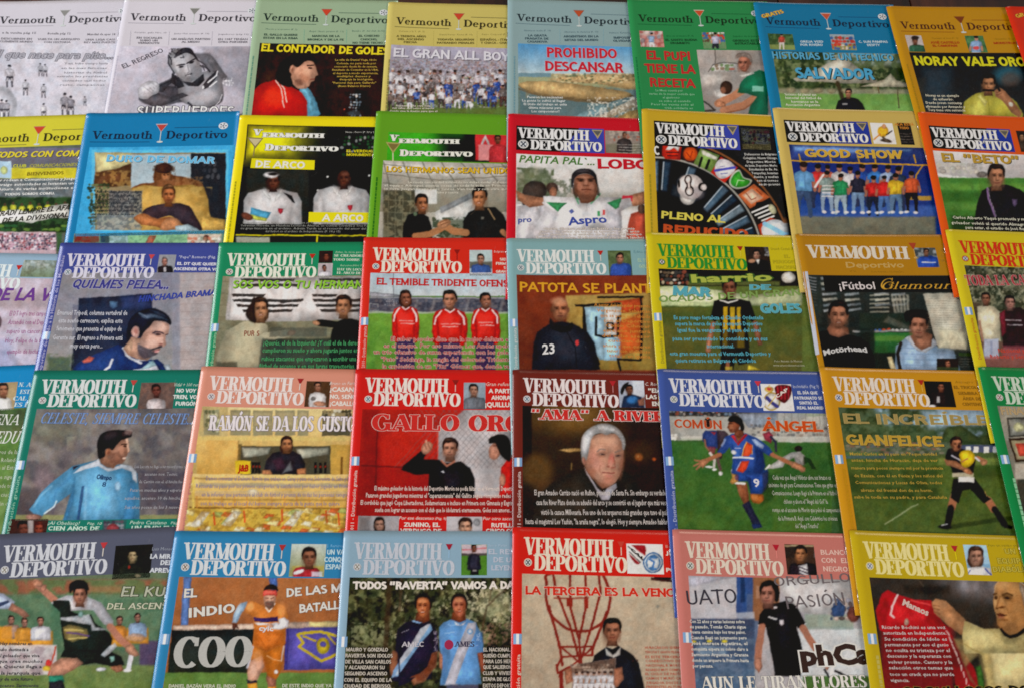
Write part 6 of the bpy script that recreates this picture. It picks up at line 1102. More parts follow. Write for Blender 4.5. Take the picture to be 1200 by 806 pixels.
for gx, n in ((245, 7), (490, 6), (570, 6), (350, 7)):
    for k in range(n): c.poly(['8c9498', 'a8a89c', '6c767c'][k % 3], [(gx + k * 2, 262 + k * 25), (gx + 62 + k * 4, 260 + k * 24), (gx + 66 + k * 4, 271 + k * 24), (gx + 4 + k * 2, 275 + k * 25)], soft=5, a=.85)
for k in range(10): c.line('9a9ca0', [(190, 262 + k * 14), (225, 268 + k * 14)], 5, 4, .7)
for k in range(5): c.poly('b4b0a0', [(575 + k * 18, 340), (588 + k * 18, 340), (606 + k * 15, 430), (592 + k * 15, 430)], soft=5, a=.6); c.line('c0bca8', [(480, 345 + k * 20), (565, 342 + k * 20)], 7, 5, .6)
c.rect('2c3430', 186, 330, 250, 480, 14, .8); c.rect('243028', 430, 430, 700, 510, 14, .8); c.poly('6c6c60', [(560, 440), (680, 500), (650, 512), (540, 470)], soft=10, a=.6)
c.line('8c8c8c', [(400, 515), (700, 510)], 10, 6); c.crowd(480, 506, 660, 518, ['b8442c', 'c8c8c8', '3c5ca0'], 20, 12, 3, .4); c.rect('2f6a34', 480, 520, 720, 620, 8, 1, c2='28502c'); c.rect('5c8a3c', 490, 535, 640, 560, 14, .7); c.rect('1c2420', 430, 500, 500, 700, 14, .9); c.rect('1c2420', 500, 612, 600, 700, 8, .9)
c.poly('14161a', [(215, 700), (225, 560), (240, 520), (300, 505), (360, 530), (430, 540), (470, 570), (500, 640), (500, 700)], soft=7)
c.poly('8a5c48', [(275, 505), (300, 470), (375, 500), (380, 530), (330, 545), (290, 530)], soft=7); c.head(330, 440, 128, 'a8735a', '181210', t=.1, sh=.4, beard=.2, smile=1, neck=False)
c.poly('8ca4c0', [(590, 700), (600, 580), (650, 540), (700, 560), (760, 545), (800, 590), (870, 600), (900, 690), (900, 700)], soft=7)
for k in range(5): c.line('6c88a8', [(610, 590 + k * 26), (880, 596 + k * 26)], 4, 5, .6)
c.poly('c0c8d4', [(640, 545), (670, 535), (720, 600), (775, 545), (800, 570), (740, 612), (700, 605)], soft=5); c.line('26221f', [(622, 570), (606, 620), (618, 690)], 16, 5); c.poly('966650', [(668, 540), (700, 510), (770, 530), (765, 580), (720, 602), (690, 580)], soft=7); c.head(706, 490, 122, 'a4705a', '1c1614', t=-.1, sh=.4, neck=False); c.poly('1c1614', [(645, 470), (640, 430), (668, 415), (745, 418), (765, 455), (750, 460), (690, 450), (660, 465)], soft=6, curve=True)
c.poly('c4c0b0', [(728, 338), (900, 332), (938, 520), (930, 600), (800, 590), (775, 520), (755, 440)], soft=6); c.poly('d4ceb0', [(800, 500), (935, 510), (945, 600), (800, 590)], soft=30, a=.7)
c.scribble('7c786c', 742, 350, 925, 11, 15, 4, .55, 3, .01); c.rect('2c3c20', 895, 614, 960, 628, 3); c.rect('241c18', 790, 638, 892, 700, 3); c.head(842, 665, 34, 'a0644c', '3c2418'); c.rect('3c5434', 790, 680, 892, 700, 4, .6); c.scribble('6c6c64', 895, 640, 950, 12, 4, 5, .6); c.poly('d8c89c', [(556, 630), (578, 628), (600, 690), (575, 690)], soft=5)
c.done('cover_picture')
m.quadprint('title_bar', '141214', [(256, 252), (850, 256), (880, 330), (266, 330)], 2)
m.text('headline', '¡Fútbol', 336, 318, 504, 316, 34, 'dcd4d4', bold=.01); m.text('headline', 'Glamour.', 530, 316, 866, 314, 34, 'd4a43c', bold=0, font='s', thick=.1, thin=.04, shear=.6)
m.text('headline', 'G', 526, 322, 590, 312, 48, 'd4a43c', font='s', thick=.07, thin=.03, shear=.5)
m.text('shirt_lettering', 'Motörhead', 262, 628, 466, 612, 24, 'd0d0d0', bold=.03, bow=.5)

m = Mag(7, 3, (1108, 269.5), (1158, 503), 'c0b024', C4, 'lemon yellow magazine with red title letters and two men standing under trees')
mast_d(m, 'cc3420', dv=4, drink='a02c20', core='5c6c80', glass_stem='d8c838'); flag_print(m, 82); spine_print(m, 'c87c30', 6.8, 133, 93, 'Distribución gratuita', 2.4)
c = Canvas(m, 918, 206, 1255, 700, '4c5040', edge=True)
c.noise('8c8c70', 20, .5, .3, .6, (900, 206, 1260, 420)); c.noise('23281c', 26, .5, .3, .8, (900, 206, 1260, 420), 1); c.noise('b4b098', 10, .64, .2, .6, (900, 206, 1260, 380), 2); c.rect('3a2c24', 930, 380, 1000, 640, 20, .7); c.rect('6c4c44', 930, 560, 1260, 700, 20, .7)
c.poly('d0c8ac', [(980, 400), (1020, 390), (1060, 400), (1085, 420), (1090, 560), (1000, 560), (985, 500)], soft=6); c.head(1020, 362, 58, '8a5c48', '17120e'); c.line('9a6c58', [(990, 470), (1005, 560)], 12, 5, .8); c.rect('a8b0c4', 1010, 550, 1080, 640, 8); c.rect('7c88a8', 1040, 560, 1050, 640, 8, .6)
c.poly('2c1a20', [(1095, 430), (1130, 405), (1180, 400), (1240, 430), (1240, 600), (1100, 590)], soft=6); c.head(1134, 380, 66, 'a8786c', '17120e', t=.2); c.poly('6c2430', [(1085, 430), (1110, 415), (1115, 520), (1095, 540)], soft=6); c.scribble('c8c0c4', 1110, 462, 1190, 22, 2, 3, .8, 6); c.rect('a05058', 1100, 580, 1260, 640, 20, .7); c.rect('8c5450', 1000, 630, 1260, 700, 14, .6)
c.done('cover_picture')
m.text('headline', 'TODA LA CANCHA', 930, 300, 1345, 294, 46, 'a8303c', bold=.0, out='d8a8a4', ow=.03, font='s', thick=.2)
lines(m, 'caption', [('Roberto y Sergio', 1042, 1230, 640), ('Nacional y B', 1080, 1230, 612)], 18, 'c44838', bold=.02)

# ============================================================ row 4
m = Mag(0, 4, (-145, 436), (-187, 622), '1b80b8', D1, 'sky blue magazine at the left edge with white headline letters on green')
mast_d(m, 'dfe4ea', dv=1)
c = Canvas(m, -70, 92, 62, 208, 'a4906c'); c.torso('d4d4d0', 8, 150, 90, 80); c.head(14, 122, 62, '9c6a50', '1c1410', t=.3); c.done('inset_photo')
for t, a, b_, y in (('N. ALV', 82, 172, 106), ('ESTA', 88, 152, 138), ('CAL Y', 58, 150, 168), ('ES EL', 62, 145, 196)): m.text('teaser_text', t, a, y, b_, y, 18, 'cfe4f4', bold=.0, font='s', shear=.1)
c = Canvas(m, -80, 210, 140, 770, '4c6434', edge=True); c.grad('3c4c34', '7c8c54', 210, 400); c.rect('587c3c', -90, 330, 150, 790, 30, 1, c2='7c9458'); c.noise('4c6c34', 50, .5, .3, .5)
c.done('cover_picture')
m.text('headline', 'BUENA', -100, 276, 82, 278, 46, 'dfe3dc', bold=0, font='s', shear=.2, thick=.12); m.text('headline', 'SU EDUC', -110, 362, 110, 360, 54, 'dfe3dc', bold=0, font='s', shear=.2, thick=.12)
lines(m, 'caption', [('nosotros de la', -60, 78, 408), ('y hoy, Rolando', -60, 78, 444), ('vuelve al Estad', -60, 78, 478), ('los que siguen', -60, 76, 520), ('un grande todo', -60, 72, 560), ('en su ciudad', -60, 66, 600), ('también club', -60, 60, 640)], 18, 'c8d0b8', bold=0)

m = Mag(1, 4, (40, 434), (1, 624), '187060', D1, 'dark green magazine with a man in a sky blue training shirt looking right')
mast_d(m, 'd6dcdc', dv=1, core='8a7a78', drink='b84440'); spine_print(m, '8cc4ac', 6.8, 150, 95, 'Distribución gratuita', 2.6); flag_print(m, 82)
c = Canvas(m, 636, 88, 775, 204, '5c4c48'); c.noise('7c5c50', 30, .5, .3, .6); c.torso('b8aeb0', 702, 160, 84, 60); c.head(702, 122, 56, '6c3c34', '1c1414'); c.done('inset_photo')
lines(m, 'teaser_text', [('Vidal + 100 remo', 780, 905, 104)], 15, 'cfe0d4', bold=0, shear=.2)
for t, a, b_, y in (('NO VOY EN', 792, 918, 132), ('TREN, VOY', 776, 900, 160), ('FURGÓN', 788, 885, 190)): m.text('teaser_text', t, a, y, b_, y + 1, 18, 'e2ece4', bold=.03)
c = Canvas(m, 168, 208, 885, 698, '6a6468', edge=False)
c.grad('6c6868', '5c5660', 208, 690); c.noise('8c8684', 110, .45, .4, .8); c.noise('4a464c', 70, .5, .3, .6, k=1); c.noise('a09c8c', 50, .6, .3, .5, (300, 330, 640, 460), 2); c.noise('7c7468', 26, .5, .3, .35, k=1); c.ell('7c8460', 240, 300, 120, 60, 0, 80, .3)
c.ell('8a7880', 200, 530, 50, 80, 0, 30, .6); c.rect('4c4448', 60, 560, 180, 690, 30, .7); c.rect('443e4c', 630, 480, 870, 650, 40, .6); c.rect('8a8c5c', 30, 682, 880, 705, 8, .9)
c.frame((30, 490, 6.2))
c.poly('589cc8', [(25, 660), (60, 620), (110, 540), (180, 470), (340, 345), (400, 330), (520, 300), (600, 365), (680, 330), (760, 345), (812, 400), (830, 560), (830, 740), (270, 740), (310, 600), (330, 540), (240, 610), (150, 670), (120, 710), (60, 690)], soft=8); c.poly('78b8e0', [(360, 400), (520, 330), (620, 380), (700, 500), (660, 720), (420, 720), (380, 560)], soft=70, a=.75); c.poly('3c78a8', [(330, 540), (360, 420), (350, 600), (300, 740), (275, 740)], soft=22, a=.7); c.poly('4080b4', [(740, 560), (770, 420), (800, 500), (790, 740), (700, 740)], soft=26, a=.6); c.line('3c74a4', [(200, 600), (225, 520), (330, 420)], 12, 20, .5); c.line('a8d4ec', [(60, 640), (110, 560), (190, 490)], 10, 16, .5); c.line('3c78a8', [(640, 500), (690, 620), (680, 740)], 10, 20, .4); c.line('a0ccec', [(440, 500), (430, 740)], 12, 26, .5)
c.poly('dce4f0', [(345, 400), (400, 350), (515, 305), (530, 290), (545, 330), (600, 362), (650, 350), (700, 332), (770, 345), (805, 390), (812, 470), (780, 440), (770, 385), (700, 360), (600, 385), (530, 345), (440, 365)], soft=7); c.poly('2c2434', [(342, 350), (398, 338), (370, 355), (348, 372)], soft=6); c.line('d4e8f8', [(135, 690), (205, 640), (225, 600)], 9, 9)
c.poly('8c6450', [(540, 280), (560, 220), (660, 300), (660, 335), (640, 362), (590, 352), (545, 325)], soft=9); c.poly('a47864', [(575, 230), (640, 190), (690, 150), (730, 132), (750, 170), (745, 205), (758, 238), (742, 250), (738, 268), (722, 280), (726, 300), (700, 330), (650, 330), (610, 290)], soft=8); c.poly('e0b8a0', [(722, 140), (745, 142), (750, 200), (756, 238), (742, 244), (734, 200)], soft=6, a=.9); c.poly('7c5444', [(600, 250), (680, 240), (710, 300), (660, 330), (620, 310)], soft=26, a=.7); c.ell('e8c8b4', 716, 286, 13, 8, 0, 6, .9); c.line('241814', [(695, 188), (735, 184)], 8, 7); c.ell('1c1210', 722, 200, 12, 6, 0, 6, .9); c.line('5c342c', [(696, 278), (726, 275)], 5, 6, .8); c.ell('a87054', 598, 242, 18, 28, 10, 8); c.ell('6c4034', 602, 248, 8, 16, 10, 8, .8)
c.poly('1c181c', [(530, 290), (520, 220), (522, 160), (560, 105), (640, 82), (720, 84), (770, 96), (768, 130), (742, 140), (715, 150), (690, 160), (660, 195), (632, 230), (605, 215), (580, 225), (575, 270), (550, 288)], soft=8, curve=True); c.ell('a08078', 745, 100, 28, 18, 0, 14, .6); c.noise('4c3a38', 12, .6, .2, .5, (700, 70, 780, 140)); c.ell('3c3438', 620, 120, 50, 24, -20, 26, .6)
c.poly('2c4878', [(408, 490), (428, 488), (392, 735), (370, 735)], soft=6, a=.8); c.ell('b0d0ec', 670, 490, 22, 34, 0, 12, .7); c.ell('9c7468', 60, 715, 60, 22, 0, 8)
c.frame(D1)
c.done('cover_picture')
m.text('shirt_lettering', 'Olimpo', 432, 520, 500, 526, 20, '23406c', bold=.04); m.text('shirt_lettering', '8', 458, 555, 476, 555, 20, '2c4878', bold=.02)
m.text('headline', 'CELESTE, SIEMPRE CELESTE...', 180, 272, 870, 274, 48, '7c9cd0', font='s', thick=.13, thin=.05, shear=.2, out='3c4c7c', ow=.02)
lines(m, 'caption', [('Luis Lacosta no llegó a ser récord como en', 605, 838, 472), ('ascenso nov, Tecnic.', 650, 800, 506), ('de Carrión con el, el hincha fue fa', 625, 835, 540), ('Pasaron muchas años y esperada', 585, 830, 578), ('aquellos, ascenso 10 de hinchada', 560, 830, 614), ('Sus años posee de los 3 nuevos', 560, 815, 655)], 14, 'b0b0b8', bold=0)
c = Canvas(m, 45, 702, 205, 775, '3c2420', edge=False); c.head(105, 745, 70, '6c3c30', '14100e', neck=False); c.rect('c8c4c4', 125, 705, 150, 775, 8, .7); c.head(175, 745, 60, '8a4030', '4c2018', neck=False); c.done('footer_photo')
c = Canvas(m, 465, 706, 560, 775, '2c5c58', edge=False); c.crowd(470, 715, 555, 760, ['5c4c58', '8c8c98', '3c3440'], 18, 14, 3); c.ell('8c3c40', 508, 745, 26, 22, 0, 6); c.done('footer_photo')
for t, a, b_, y, h in (('¡Al Obelisco!', 215, 355, 726, 15), ('Pág. 10', 392, 456, 726, 11), ('CIEN AÑOS DE', 216, 446, 752, 19), ('GLORIA PARA', 216, 436, 778, 19), ('Pedro Catalano', 584, 748, 724, 15), ('Pág. 9', 768, 820, 724, 11), ('UN EMBLEMA', 590, 805, 750, 19), ('DE ESPAÑOL', 592, 800, 776, 19)): m.text('footer_text', t, a, y, b_, y + 1, h, 'c8e4d4', bold=.03 if h > 16 else 0, shear=0 if h > 16 else .2)

m = Mag(2, 4, (236, 429), (206, 620), 'c88773', D2a, 'salmon pink magazine with a man behind a delicatessen counter full of cheeses')
mast_d(m, 'eadcd8', dv=1, core='8a7a80', drink='9c2c2c'); spine_print(m, 'c47c78', 6.8, 150, 95, 'Distribución gratuita', 2.2); flag_print(m, 80)
c = Canvas(m, 593, 81, 691, 198, '4a3424'); c.torso('dcd8d8', 640, 132, 76, 66); c.head(642, 106, 42, 'a0705a', '1c1410'); c.ell('3c3430', 622, 160, 12, 10, 0, 5, .7); c.ell('a87860', 652, 182, 30, 12, 0, 6); c.done('inset_photo')
lines(m, 'teaser_text', [('Bruno en Farma', 696, 822, 98)], 14, 'f4dcd4', bold=0, shear=.2)
for t, a, b_, y in (('¿CASAN?', 696, 815, 128), ('NO, SEÑO', 696, 815, 160), ('¡CABALLO', 696, 818, 191)): m.text('teaser_text', t, a, y, b_, y + 1, 19, 'f4e4dc', bold=.03)
c = Canvas(m, 125, 196, 800, 755, 'bca060', edge=True)
c.grad('dcc890', 'c4a25c', 196, 420); c.rect('b8a470', 110, 196, 240, 330, 5); c.rect('d8cc9c', 245, 200, 800, 205, 3)
for (x0, x1) in ((130, 200), (250, 340), (350, 440), (452, 540), (550, 600), (662, 790)): c.rect('8c8464' if x0 != 662 else '55503c', x0, 212, x1, 325, 4); c.rect('a89c78', x0 + 8, 222, x1 - 8, 280, 8, .7)
c.crowd(670, 215, 790, 260, ['c8c4b0', '3c3828', '8c7c58'], 16, 18, 3, .5, .9); c.crowd(140, 220, 195, 320, ['8c8c6c', 'c8c8a8', '54583c'], 16, 20, 3, .5, .8); c.rect('d0b870', 100, 332, 800, 348, 4); c.rect('dcb870', 100, 348, 285, 510, 5, 1, c2='cca050'); c.noise('b88c44', 60, .5, .3, .4, (100, 348, 285, 510)); c.line('8a6c3c', [(285, 350), (282, 500)], 4, 4); c.rect('6c5a34', 285, 365, 300, 440, 4)
c.rect('484436', 296, 372, 700, 500, 4); c.poly('a0a090', [(300, 380), (430, 378), (420, 410), (310, 425)], soft=8); c.poly('9c9c8c', [(545, 385), (690, 378), (690, 410), (560, 430)], soft=8); c.rect('b89448', 700, 366, 800, 505, 5); c.rect('6c4c24', 745, 420, 755, 500, 5)
for k in range(6): c.rect('191612', 345 + k * 14 if k < 3 else 560 + k * 22, 445, 356 + k * 14 if k < 3 else 572 + k * 22, 495, 3); c.ell('8c2c20', 352 + k * 14 if k < 3 else 566 + k * 22, 465, 4, 6)
c.rect('d8b82c', 273, 438, 340, 497, 4)
c.poly('28242c', [(395, 498), (410, 440), (440, 405), (480, 395), (530, 395), (565, 410), (585, 450), (585, 498)], soft=5); c.poly('4c2c3c', [(440, 440), (480, 420), (500, 470), (460, 480)], soft=16, a=.7); c.poly('8a9094', [(500, 470), (520, 440), (530, 480), (480, 496)], soft=10, a=.7); c.poly('a8704c', [(392, 480), (430, 478), (440, 500), (390, 500)], soft=5); c.poly('a8704c', [(550, 475), (588, 470), (590, 500), (550, 500)], soft=5); c.head(502, 365, 72, 'a8704c', '2c1a12', t=.05, beard=.3, long=1)
c.rect('dcc080', 80, 500, 800, 660, 4, 1, c2='cca04c'); 
for y, cc in ((520, '9c7c48'), (545, 'd8c48c'), (578, 'd4b878'), (612, 'a07c40'), (650, '6c4c24')): c.line(cc, [(70, y), (800, y + 4)], 8, 5, .8)
c.ell('e8e0d0', 350, 580, 22, 16, 0, 10, .8); c.rect('8a8478', 110, 540, 790, 556, 6, .6); c.rect('b4a080', 90, 575, 790, 600, 8, .5); c.line('d8bc60', [(84, 520), (84, 650)], 10, 4)
for k in range(13): c.line('b8803c', [(100 + k * 56, 600), (100 + k * 56, 655)], 6, 4, .7)
c.rect('c8a848', 60, 655, 800, 770, 6); rr = random.Random(3)
for k in range(60): x, y = rr.uniform(60, 790), rr.uniform(662, 765); c.poly(rr.choice(['ecdca0', 'd8c470', 'f0e8c8', 'b08c3c', 'e0b850', '9cac64', 'c8542c', 'f0e4b0']), [(x - 28, y + 6), (x - 10, y - 14), (x + 26, y - 10), (x + 18, y + 14)], soft=6, a=.85)
for (x, y) in ((175, 700), (310, 690), (480, 685), (680, 690), (735, 700)): c.line('c84c28', [(x, y - 25), (x + 4, y + 25)], 8, 4)
for x in (120, 260, 540): c.poly('e0dccc', [(x - 50, 730), (x, 665), (x + 40, 668), (x - 10, 735)], soft=6, a=.9)
c.noise('8a6428', 18, .6, .2, .5, (60, 655, 800, 770))
c.done('cover_picture')
m.text('shop_lettering', 'J&B', 283, 486, 330, 486, 28, 'b02c18', bold=.05)
m.text('headline', 'RAMÓN SE DA LOS GUSTOS', 150, 303, 838, 306, 66, 'e6dfe2', font='s', thick=.24, thin=.08, out='7c7480', ow=.03)
lines(m, 'caption', [('Damos comenzar al Dalmiro Ramón que trabaja en Garay y pasa con Sobrevista de Salto y hoy', 140, 800, 528), ('Recuerda su paso por los primos categorías, la satisfacción por haber jugado en Primera', 95, 800, 562), ('en la inferior que pertenece al club de fútbol y prensa de todas las personas categorías', 120, 800, 600), ('con su trabajo en el local del barrio siempre cerca de la gente que lo quiere', 115, 740, 640)], 19, '8c84a8', bold=.0)

m = Mag(3, 4, (416.7, 432), (404.5, 619), 'c0221e', D2b, 'red magazine with a man in a black sweater raising his fist by a fence')
mast_d(m, 'efdcd4', dv=1, k=1.04, core='4c7484', drink='8c2420', glass_stem='e0b8b0'); spine_print(m, 'f0d0c8', 6.8, 150, 92); flag_print(m, 80)
c = Canvas(m, 532, 88, 629, 208, '8a98a4'); c.torso('6c7078', 580, 152, 100, 60); c.head(576, 122, 56, 'a47864', '14120f', t=.1); c.done('inset_photo')
lines(m, 'teaser_text', [('Gran refuerzo', 629, 765, 103)], 16, 'f8d4c8', bold=0, shear=.2)
for t, a, b_, y in (('A PARTIR', 643, 765, 136), ('AHORA', 655, 742, 166), ('¡QUILLUN', 628, 760, 197)): m.text('teaser_text', t, a, y, b_, y + 1, 20, 'f8e4dc', bold=.03)
c = Canvas(m, 76, 208, 760, 690, 'a8201c', edge=False)
c.grad('a8281f', '8c1c18', 208, 690); c.rect('7c1c18', 76, 208, 150, 600, 40, .6); c.rect('b82c22', 160, 300, 410, 470, 30, .6); c.line('5c1412', [(70, 462), (260, 468), (400, 470)], 6, 6); c.line('5c1412', [(142, 300), (135, 590)], 6, 6); c.rect('9c221c', 140, 480, 260, 600, 20, .5); c.line('c84c3c', [(412, 300), (418, 440)], 6, 5)
c.poly('bcb6b8', [(415, 690), (418, 300), (440, 285), (510, 240), (540, 208), (760, 208), (760, 690)], soft=6, c2='a8a2a4'); c.line('8c8488', [(418, 300), (510, 236), (545, 205)], 8, 4)
for k in range(26):
    x = 330 + k * 26; c.line('6a6468', [(x, 208), (x + 260, 470)], 2.2, 3, .55) if k < 20 else None; c.line('6a6468', [(x + 120, 208), (x - 110, 470)], 2.2, 3, .55)
c.poly('a8201c', [(76, 208), (538, 208), (510, 238), (418, 296), (412, 470), (76, 470)], soft=2, a=.0)
c.rect('94201c', 60, 600, 760, 695, 12, 1)
c.poly('17151a', [(250, 480), (262, 460), (340, 395), (365, 405), (352, 430), (420, 435), (450, 450), (520, 440), (560, 470), (582, 520), (580, 605), (372, 605), (375, 500), (310, 500)], soft=6); c.poly('25222a', [(420, 470), (520, 460), (540, 560), (440, 590)], soft=50, a=.7)
c.poly('b07e68', [(340, 385), (350, 362), (372, 352), (390, 362), (388, 385), (372, 405), (352, 408)], soft=5, curve=True); c.line('6c4438', [(355, 368), (365, 385)], 3, 4); c.line('6c4438', [(370, 362), (378, 380)], 3, 4); c.ell('c08c74', 362, 352, 5, 8)
c.head(470, 386, 96, 'b07c66', '2c1e18', t=-.15, beard=.25, sh=.35); c.poly('d8d8dc', [(430, 488), (440, 482), (448, 492)], soft=3); c.line('a86c58', [(432, 440), (455, 462), (490, 440)], 8, 5)
c.poly('c02420', [(690, 600), (700, 470), (730, 430), (760, 420), (760, 600)], soft=6); c.ell('b07c68', 672, 395, 28, 40, 10, 6); c.poly('17120f', [(645, 360), (650, 335), (690, 320), (730, 330), (745, 380), (740, 440), (715, 430), (690, 400), (672, 360)], soft=7, curve=True); c.ell('b07c68', 705, 525, 14, 30, 0, 6); c.line('5c3028', [(664, 372), (678, 372)], 4, 4)
c.done('cover_picture')
m.text('headline', 'GALLO ORO', 116, 303, 805, 308, 72, 'c8302c', font='s', thick=.25, thin=.09, out='f0d4cc', ow=.02)
lines(m, 'caption', [('El máximo goleador de la historia del Deportivo Morón no podía faltar en el Vermouth Deportivo', 130, 765, 573), ('Pasaron grandes jugadores mientras el "caparazonansia" del Gallito seguía rompiendo redes en', 92, 765, 605), ('El cordobés que jugó Copa Libertadores, Sudamericana e incluso en Primera con Gimnasia y Esgrima', 68, 765, 638), ('sueña con lograr un ascenso con el club que lo idolatrará eternamente. Goles son amores...', 132, 748, 670)], 20, 'f0d8d0', bold=.01)
c = Canvas(m, 58, 687, 238, 760, '9c989c', edge=False); c.head(152, 728, 66, 'a07868', '1c1412', neck=False, long=1); c.rect('5c5858', 58, 690, 110, 760, 20, .6); c.done('footer_photo')
c = Canvas(m, 455, 690, 615, 760, 'b4b0b4', edge=False); c.head(538, 738, 84, 'b88c74', '2c1c14', neck=False); c.ell('8c8c90', 590, 715, 16, 16, 0, 8); c.done('footer_photo')
for t, a, b_, y, h in (('Por ese descenso', 240, 396, 703, 14), ('(Pág. 9)', 402, 452, 703, 10), ('ZUNINO, EL', 262, 425, 736, 20), ('VERDUGO DE', 245, 432, 764, 20), ('Por otro ascenso', 618, 775, 705, 14), ('RUTILI,', 656, 748, 738, 20), ('CINCO CO', 632, 760, 764, 20)): m.text('footer_text', t, a, y, b_, y + 1, h, 'f8e0d8', bold=.03 if h > 16 else 0, shear=0 if h > 16 else .2)

m = Mag(4, 4, (600.5, 433), (600.2, 616), '692821', D3a, 'maroon magazine with a portrait of a white-haired elderly man in a dark jacket')
mast_d(m, 'ecdcdc', dv=0, core='5c7488', drink='b02c30', glass_stem='c08080'); spine_print(m, 'e4d0cc', 6.8, 150, 92, 'de 2011 - Distribución gratuita'); flag_print(m, 80)
c = Canvas(m, 497, 77, 619, 201, '9ca4b4'); c.rect('c8ccd4', 560, 77, 619, 150, 14, .8); c.poly('23304c', [(510, 201), (520, 150), (550, 138), (600, 150), (615, 201)], soft=6); c.ell('3c78b8', 560, 165, 26, 18, 0, 8, .8); c.head(548, 118, 44, '6c4434', '17120f', t=.3); c.poly('17120f', [(505, 130), (520, 95), (545, 85), (530, 110), (515, 140)], soft=5, curve=True); c.poly('8a5c4c', [(585, 165), (615, 150), (616, 190), (590, 190)], soft=6); c.done('inset_photo')
lines(m, 'teaser_text', [('C. Rodríguez', 616, 730, 101)], 15, 'f0dcd8', bold=0, shear=.2)
for t, a, b_, y in (('"EL DÍA', 632, 735, 133), ('LAS PAL', 622, 735, 162), ('EN EL', 650, 720, 193)): m.text('teaser_text', t, a, y, b_, y + 1, 20, 'f4e4dc', bold=.03)
c = Canvas(m, 66, 192, 722, 760, '30221a', edge=True)
c.grad('3a2a1c', '1f1b1a', 192, 745); c.ell('5a4022', 270, 210, 190, 110, 0, 90, .95); c.ell('7c5c30', 300, 240, 90, 50, 0, 60, .7); c.rect('1c120f', 66, 192, 108, 470, 6, .9); c.ell('6c4c28', 130, 480, 70, 70, 0, 60, .7); c.ell('5c4028', 170, 560, 50, 40, 0, 40, .5); c.rect('241812', 540, 192, 730, 600, 60, .7)
c.poly('a08050', [(225, 390), (260, 382), (335, 384), (338, 396), (280, 400)], soft=5); c.line('8c7044', [(288, 450), (287, 476)], 5, 5); c.ell('c86c34', 590, 422, 18, 16, 0, 14); c.ell('f0b070', 588, 420, 5, 5, 0, 5); c.ell('b85428', 658, 432, 8, 6, 0, 6); c.ell('4c3420', 600, 400, 60, 50, 0, 60, .5)
c.poly('2c2824', [(100, 745), (130, 600), (220, 520), (330, 470), (360, 500), (430, 590), (470, 640), (480, 560), (520, 480), (580, 520), (600, 620), (640, 745)], soft=14); c.poly('383028', [(180, 600), (320, 500), (380, 600), (380, 740), (160, 740)], soft=70, a=.6)
c.frame((670, 485, 8.05)); P = dict(soft=9)
c.poly('c6c2ce', [(118, 500), (180, 600), (245, 700), (300, 740), (340, 690), (400, 660), (418, 650), (428, 690), (380, 740), (352, 806), (280, 806), (215, 680), (140, 560)], soft=9)
c.poly('8c6450', [(110, 430), (130, 520), (200, 610), (290, 700), (340, 680), (330, 560), (160, 420)], soft=12)
c.poly('b98a74', [(150, 330), (170, 240), (240, 190), (330, 180), (420, 190), (470, 250), (488, 330), (484, 430), (468, 520), (440, 600), (390, 660), (330, 678), (260, 640), (200, 580), (150, 500), (136, 420)], soft=10, curve=True)
c.ell('c99a80', 300, 260, 110, 50, 0, 50, .8); c.ell('c07c6c', 215, 430, 50, 90, -10, 60, .6); c.ell('a06a56', 180, 520, 40, 80, -20, 50, .7); c.ell('8a5a48', 470, 480, 22, 120, 8, 30, .7); c.ell('c8907e', 250, 470, 60, 40, 0, 50, .7); c.ell('b57a68', 350, 620, 60, 40, 0, 40, .6); c.ell('8a5c4a', 300, 668, 60, 20, 20, 24, .7)
c.ell('8c6454', 285, 372, 50, 26, -5, 26, .75); c.ell('8c6454', 437, 388, 38, 22, -8, 22, .75); c.line('7a6a64', [(240, 352), (270, 328), (318, 334)], 12, 10, .85); c.line('7a6a64', [(410, 360), (440, 345), (462, 338)], 12, 10, .85)
c.ell('3c2c2a', 287, 378, 26, 8, 5, 8, .9); c.ell('3c2c2a', 436, 390, 22, 8, -8, 8, .9); c.ell('c8b0a4', 270, 378, 7, 4, 0, 5, .6); c.line('8a5a4a', [(262, 400), (300, 404), (318, 396)], 6, 10, .7); c.line('8a5a4a', [(418, 410), (450, 408)], 6, 10, .7)
c.ell('c86c60', 372, 430, 26, 60, 8, 26, .7); c.line('8a4a3e', [(392, 400), (404, 450), (408, 500)], 9, 10, .8); c.ell('d09a86', 366, 470, 14, 40, 6, 16, .7); c.ell('8a4c40', 345, 492, 16, 8, 0, 9, .8); c.ell('9a5648', 386, 504, 22, 8, 0, 9, .8)
c.line('7c3c38', [(290, 548), (340, 552), (380, 556), (402, 552)], 11, 9, .9); c.ell('b87068', 350, 580, 40, 10, 0, 12, .6); c.line('94604f', [(268, 480), (262, 530), (282, 568)], 8, 14, .7); c.ell('9a6454', 350, 606, 36, 8, 0, 12, .5); c.ell('a87464', 300, 300, 90, 5, 4, 8, .4); c.ell('a87464', 320, 280, 90, 4, 4, 8, .35)
c.poly('a8a6a6', [(92, 400), (84, 300), (104, 200), (170, 130), (260, 92), (350, 92), (430, 130), (486, 200), (506, 270), (496, 330), (478, 330), (466, 250), (430, 200), (380, 176), (330, 196), (270, 178), (210, 200), (176, 260), (165, 330), (152, 390), (140, 430), (110, 460), (96, 440)], soft=12, curve=True)
c.poly('ccccd0', [(96, 330), (104, 220), (160, 150), (210, 150), (180, 230), (160, 320), (120, 380)], soft=30, curve=True, a=.85); c.poly('bcbcbe', [(240, 110), (340, 104), (420, 140), (460, 200), (400, 170), (300, 160)], soft=24, curve=True, a=.8); c.ell('dcdce0', 130, 270, 24, 60, 20, 30, .6)
rr = random.Random(12)
